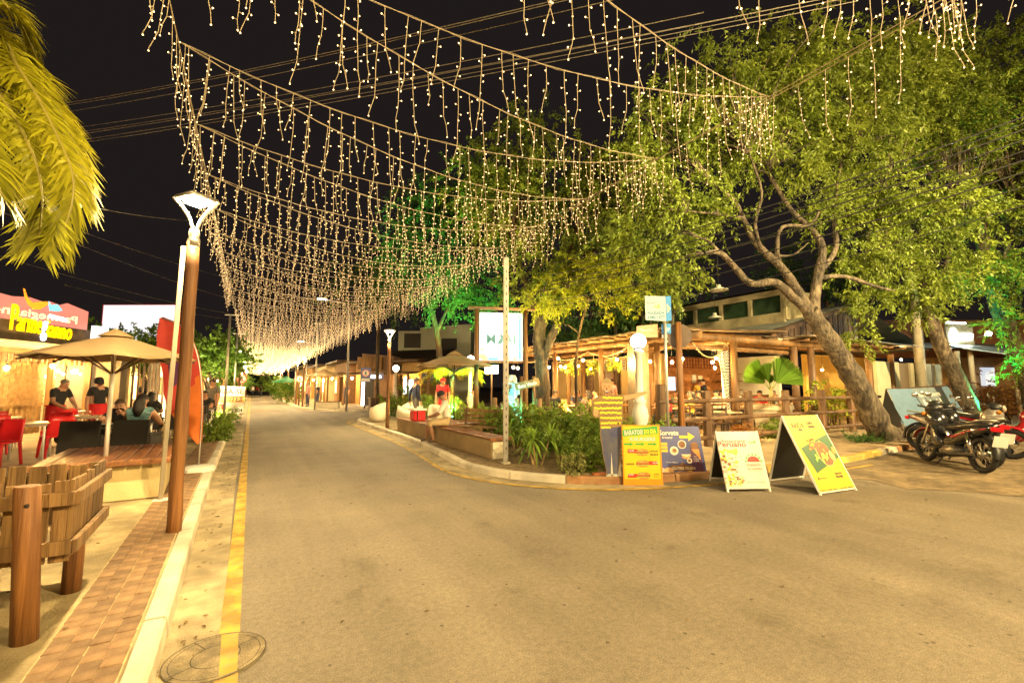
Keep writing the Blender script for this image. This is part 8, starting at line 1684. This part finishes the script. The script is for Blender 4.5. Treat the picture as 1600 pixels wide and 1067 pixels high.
for i, (px, py, d, r_, x) in enumerate([(452, 615, 43, .9, 0), (436, 606, 56, 1.2, 0), (420, 596, 70, 1.8, 0), (372, 600, 46, .8, 0), (378, 596, 62, 1.2, 0), (388, 590, 96, 3.5, 0), (410, 590, 100, 3.5, 0), (350, 575, 36, 1.0, 0)]):
    p = A(px, d, Z); z = max(ZD(py, d), r_ * .8); bush('street_tree' if r_ > 1 else 'street_shrub', ['dark shrub below the green parasol', 'small tree past the green parasol', 'tree far down the right pavement', 'shrub on the left kerb far away', 'small tree on the left far away', 'dark tree closing the street on the left', 'dark tree closing the street on the right', 'bright bush behind the surfboard'][i], 'tree' if r_ > 1 else 'shrub', tuple(p), [((0, 0, z + .1), (r_, r_, r_ * .9))], 1500, .2 * max(1, r_ * .6), LF['topiary' if i < 5 else 'deep'], .5, None, .3, 4, 26, .2)
t = thing('wood_planter', 'wooden slatted planter box behind the brown lamp post', 'planter', tuple(A(597, 26, Z))); 
for i in range(8): mb = MB(); mb.box((-.6 + i * .17, 0, .42), (.15, .5, .75), b=.01); mb.build('slat', M['rail'], t)
mb = MB(); mb.box((0, 0, .82), (1.45, .6, .06), b=.01); mb.build('rim', M['perg'], t)
# ================================================================== STREET LAMPS AND FAIRY LIGHTS
def street_lamp(loc, label, rz=0.0, tint=None, H=3.05):
    t = thing('street_lamp', label, 'street lamp', loc, rz, 'wooden street lamps')
    b = MB(); n = 14; pts = []; rr = []
    for i in range(12):
        z = -.12 + i * (H + .12) / 11; pts.append((.004 * math.sin(i * 2.1), .004 * math.cos(i * 1.3), z)); rr.append(.066 - .010 * i / 11 + .002 * math.sin(i * 1.9))
    b.tube(pts, rr, 16); b.build('pole', M['post'], t)
    b = MB(); b.lathe([(.0, H - .06), (.058, H - .06), (.06, H + .01), (.05, H + .05), (.054, H + .09), (.046, H + .13), (0, H + .14)], 16); b.build('collar', M['metal'], t)
    for s in (-1, 1):
        b = MB(); pts = [(s * (.02 + .19 * (k / 8) ** 1.55), 0, H + .11 + .36 * (k / 8) ** .85) for k in range(9)]
        b.tube(pts, .017, 8); b.build('arm', M['white_metal'], t)
    b = MB(); b.lathe([(.0, H + .535), (.12, H + .525), (.20, H + .50), (.215, H + .47), (.20, H + .462), (0, H + .462)], 4); b.build('lamp_head', M['metal'], t)
    b = MB(); b.box((0, 0, H + .440), (.17, .17, .038), rz=math.pi / 4); o = b.build('led_panel', M['lamp_e'], t)
    return t
lampA = street_lamp((-.62, 5.92, .12), 'brown wooden street lamp on the brick strip beside white leaning pole', R(-8))
lampB = dup(lampA, (4.33, 16.66, .12), R(4), 'brown street lamp at the kerb beside round concrete seats')
lampC = dup(lampA, (4.35, -3.2, .12), R(0), 'brown wooden street lamp added at the kerb behind the camera')  # unseen lamp added for the light on the near road
for i, (x, y) in enumerate([(-.62, 31), (3.3, 42), (-.62, 54), (3.3, 64), (3.3, 36.5), (-.62, 43), (3.3, 53), (-.62, 70), (3.3, 84)]):  # lamps from the ice cream corner on are added to brighten the far street
    dup(lampA, (x, y, .12), R(i * 7), ['brown street lamp beyond the clipped trees on left pavement', 'brown street lamp past the far junction on right pavement', 'distant brown street lamp on the left of the street', 'distant brown street lamp on the right of the street', 'brown street lamp added at the far corner before the ice cream shop', 'third brown street lamp on the left pavement, added for its light', 'brown street lamp added halfway down the right pavement', 'most distant brown street lamp added on the left', 'most distant brown street lamp added on the right'][i])
# tall galvanised street lights far along the street
for i, (px, py, d) in enumerate([(503, 470, 27.0), (470, 535, 48.0)]):
    p = PD(px, py, d)
    t = thing('tall_street_light', ['tall street light with bright white head above the fairy lights', 'farther tall street light seen low through the fairy lights'][i], 'street light', (p.x + 1.6, p.y, .1), 0, None)
    b = MB(); b.tube([(0, 0, 0), (0, 0, p.z - .9), (-.3, 0, p.z - .15), (-1.5, 0, p.z + .02)], [.07, .055, .045, .035], 8); b.build('pole', M['metal'], t)
    b = MB(); b.box((-1.6, 0, p.z + .04), (.6, .26, .09), b=.03); b.build('lamp_head', M['metal'], t)
    b = MB(); b.box((-1.62, 0, p.z - .012), (.42, .2, .02)); b.build('light_panel', emat('white_led_light', (1, .93, .8), 60), t)

# tall lights added out of frame, standing in for the near street lighting
def added_tall_light(loc, H, aim, label, e):
    t = thing('tall_street_light', label, 'street light', loc); mb = MB(); d = (Vector(aim) - Vector(loc) - Vector((0, 0, H))).normalized(); h2 = Vector((d.x, d.y, 0)).normalized()
    mb.tube([(0, 0, -.1), (0, 0, H - .9), tuple(h2 * .3 + Vector((0, 0, H - .1))), tuple(h2 * 1.1 + Vector((0, 0, H)))], [.09, .07, .055, .045], 10); mb.build('pole', M['metal'], t)
    rot = d.to_track_quat('-Z', 'Y').to_matrix(); c = h2 * 1.35 + Vector((0, 0, H)); mb = MB(); mb.box(c, (.34, .62, .10), rot=rot, b=.03); mb.build('lamp_head', M['metal'], t)
    mb = MB(); mb.box(c + d * .056, (.24, .46, .01), rot=rot); mb.build('light_panel', emat('added_sodium_light_%d' % int(e * 100), (1.0, .71, .31), E_TALL * e), t)
added_tall_light((-2.6, -4.5, 0), 6.5, (1.5, 7, 1.5), 'tall sodium street light added behind the camera on the left', .28)
added_tall_light((6.6, -6.5, 0), 7.5, (7, 9, 2.5), 'tall sodium street light added behind the camera on the right', .85)
added_tall_light((17, -5, 0), 7.5, (16, 9, 4), 'tall sodium street light added at the edge of the dirt lot', 1.15)
def added_tree_spot(loc, aim, watts, ang):           # bare spot added to brighten the trees, with no lamp head
    l = bpy.data.lights.new('tree_fill_spot', 'SPOT'); l.energy = watts; l.color = (1.0, .78, .38); l.spot_size = R(ang); l.spot_blend = 1.0; l.shadow_soft_size = .12
    o = bpy.data.objects.new('tree_fill_spot', l); COL.objects.link(o); o.location = loc; o.rotation_euler = (Vector(aim) - Vector(loc)).to_track_quat('-Z', 'Y').to_euler()
added_tree_spot((6.9, -6.2, 6.4), (11.5, 9.0, 4.3), 5200, 58); added_tree_spot((17.0, -4.6, 6.4), (19.0, 10, 4.6), 4600, 66); added_tree_spot((6.4, -6.2, 6.4), (9.5, 15, 6.4), 3000, 26)
# ---- fairy lights: icicle strings zigzagging between two long carrier wires
XL, XR, ZL, ZR, STEP = -.70, 4.38, 4.60, 4.50, 1.44
SL0, SR0 = 4.66, 2.47                         # first left and right knots seen in the photo
def drop_mesh(ln, seed, simple=False, thin=1.0):
    """one hanging cable with bulbs on short stalks; returns (wire MB, bulb MB)"""
    r = random.Random(seed); wb_, bb = MB(), MB(); n = max(3, int(ln / .072)); p = Vector((0, 0, 0)); pts = [p.copy()]; a = r.uniform(0, 6.28)
    dr = Vector((0, 0, -1)); bulbs = []
    for i in range(n):
        a += r.uniform(-1.2, 1.2); dr = (Vector((.065 * math.cos(a), .065 * math.sin(a), -1)) + (Vector((.22 * math.cos(a), .22 * math.sin(a), .05)) if i > n - 3 else Vector())).normalized()
        p = p + dr * (ln / n); pts.append(p.copy())
        b2 = a + (2.2 if i % 2 else -1.2) + r.uniform(-.5, .5); st = Vector((math.cos(b2) * .024, math.sin(b2) * .024, r.uniform(-.004, .012)))
        bulbs.append((p.copy(), p + st))
    bulbs[-1] = (p.copy(), p + Vector((0, 0, -.018)))
    if simple: wb_.tube([pts[0], pts[len(pts) // 2], pts[-1]], .0017 * thin, 3, cap=False)
    else: wb_.tube(pts, .0024, 5, cap=False)
    for q, e in bulbs:
        if not simple: wb_.tube([q, e], [.0019, .0034], 4, cap=False)
        rr = .0062 if not simple else .0078
        bb.add([e + Vector(k) * rr for k in ((1, 0, 0), (-1, 0, 0), (0, 1, 0), (0, -1, 0), (0, 0, 1.2), (0, 0, -1.2))],
               [(0, 2, 4), (2, 1, 4), (1, 3, 4), (3, 0, 4), (2, 0, 5), (1, 2, 5), (3, 1, 5), (0, 3, 5)])
    return wb_, bb
def mesh_of(mb, name, m):
    o = mb.build(name, m); me = o.data; bpy.data.objects.remove(o); return me
DROPS = []
for i in range(16):
    ln = [.34, .42, .5, .58, .66, .38, .55, .62, .72, .46, .30, .52, .6, .36, .68, .48][i]
    a_, b_ = drop_mesh(ln, 100 + i); DROPS.append((mesh_of(a_, 'light_drop', M['fairy_wire']), mesh_of(b_, 'fairy_bulbs', M['fairy_e'])))
def sag_path(d, sag, n):
    return [Vector((d.x * t, d.y * t, d.z * t - sag * 4 * t * (1 - t))) for t in [i / n for i in range(n + 1)]]
def strand(org, d, sag, label, near, spacing=.142, group='fairy light strings across the street', variant=None):
    t = thing('fairy_light_string', label, 'fairy lights', org, 0, group)
    if near:
        path = sag_path(d, sag, 26); b = MB(); b.tube(path, .0028, 5, cap=False)
        tw = [p + Vector((0, 0, .012 * math.sin(i * 1.7))) for i, p in enumerate(path)]; b.tube(tw, .002, 4, cap=False)
        b.build('carrier_wire', M['fairy_wire'], t)
        L = d.length; n = int(L / spacing); u = RND.uniform(.2, .8)
        for i in range(n):
            s = (i + u + RND.uniform(-.25, .25)) / n
            if not 0 < s < 1: continue
            me = DROPS[RND.randrange(16)]; rz = RND.uniform(0, 6.28)
            k = inst('light_drop', me[0], t, (d.x * s, d.y * s, d.z * s - sag * 4 * s * (1 - s)), (0, 0, rz))
            tag(inst('fairy_bulbs', me[1], k), kind='stuff')
    else:
        wm, bm, bmf = variant
        inst('carrier_wire', wm, t); tag(inst('fairy_bulbs', bm, t), kind='stuff')
    return t
def far_variant(d, sag, seed, sampled, thin=1.0):
    r = random.Random(seed); wq, bq = MB(), MB(); wq.tube(sag_path(d, sag, 10), .004 * thin, 3, cap=False)
    n = int(d.length / .150)
    for i in range(n):
        s = (i + r.uniform(.1, .9)) / n; a_, b_ = drop_mesh(r.choice([.34, .42, .5, .58, .64, .7]), seed * 50 + i, True, thin)
        o = Vector((d.x * s, d.y * s, d.z * s - sag * 4 * s * (1 - s)))
        for src, dst in ((a_, wq), (b_, bq)): dst.add([Vector(p) + o for p in src.v], src.f)
    return mesh_of(wq, 'carrier_wire', M['fairy_wire']), mesh_of(bq, 'fairy_bulbs', M['fairy_e'] if sampled else M['fairy_far_e']), None
dA = Vector((XR - XL, SR0 + STEP - SL0, ZR - ZL)); dB = Vector((XR - XL, SR0 + 2 * STEP - SL0, ZR - ZL))
SAG = .36
FV = {(q, s): [far_variant(d_, SAG, 7 + 3 * q + k, s == 0, 1.0 if s == 0 else 1.0) for k in range(3)] for q, d_ in ((0, dA), (1, dB)) for s in (0, 1)}
NEAR_K = 9
for k in range(-4, 64):
    near = -3 <= k <= NEAR_K; y = SL0 + k * STEP
    for q, d_ in ((0, dA), (1, dB)):
        ow = ['first', 'second', 'third', 'fourth', 'fifth', 'sixth', 'seventh', 'eighth', 'ninth', 'tenth']
        lab = (('icicle light string from the %s visible left knot to the %s right knot' % (ow[k], 'farther' if q else 'nearer')) if k >= 0 else 'icicle light string crossing overhead from %s knot beyond the top edge to the %s side' % (['first', 'second', 'third'][-1 - k], 'far' if q else 'near')) if near else 'distant icicle light string glowing over the street'
        g = 'near fairy light strings across the street' if near else 'far fairy light strings down the street'
        strand((XL, y, ZL), d_, SAG * RND.uniform(.85, 1.15), lab, near, group=g, variant=None if near else RND.choice(FV[(q, 0 if y < 32 else 1)]))
for side, x, z, s0 in ((0, XL, ZL, SL0 - 4 * STEP), (1, XR, ZR, SR0 - 3 * STEP)):
    for j in range(3):
        lab = ('icicle light string along the left carrier wire above the wooden lamp', 'icicle light string along the right carrier wire under the trees')[side].replace('along', ('along nearest part of', 'along middle part of', 'along farthest part of')[j])
        strand((x, s0 + j * 4 * STEP, z), Vector((0, 4 * STEP, 0)), .05, lab, True, .20, 'fairy light strings along the carrier wires')
for x, z in ((XL, ZL), (XR, ZR)):
    b = MB(); b.tube([(x, y, z + .012 * math.sin(y)) for y in range(-12, 100, 4)], .005, 4); tag(b.build('carrier_cable', M['fairy_wire']), 'pale steel cable holding the fairy lights along ' + ('the left kerb' if x < 0 else 'the right kerb'), 'cable')
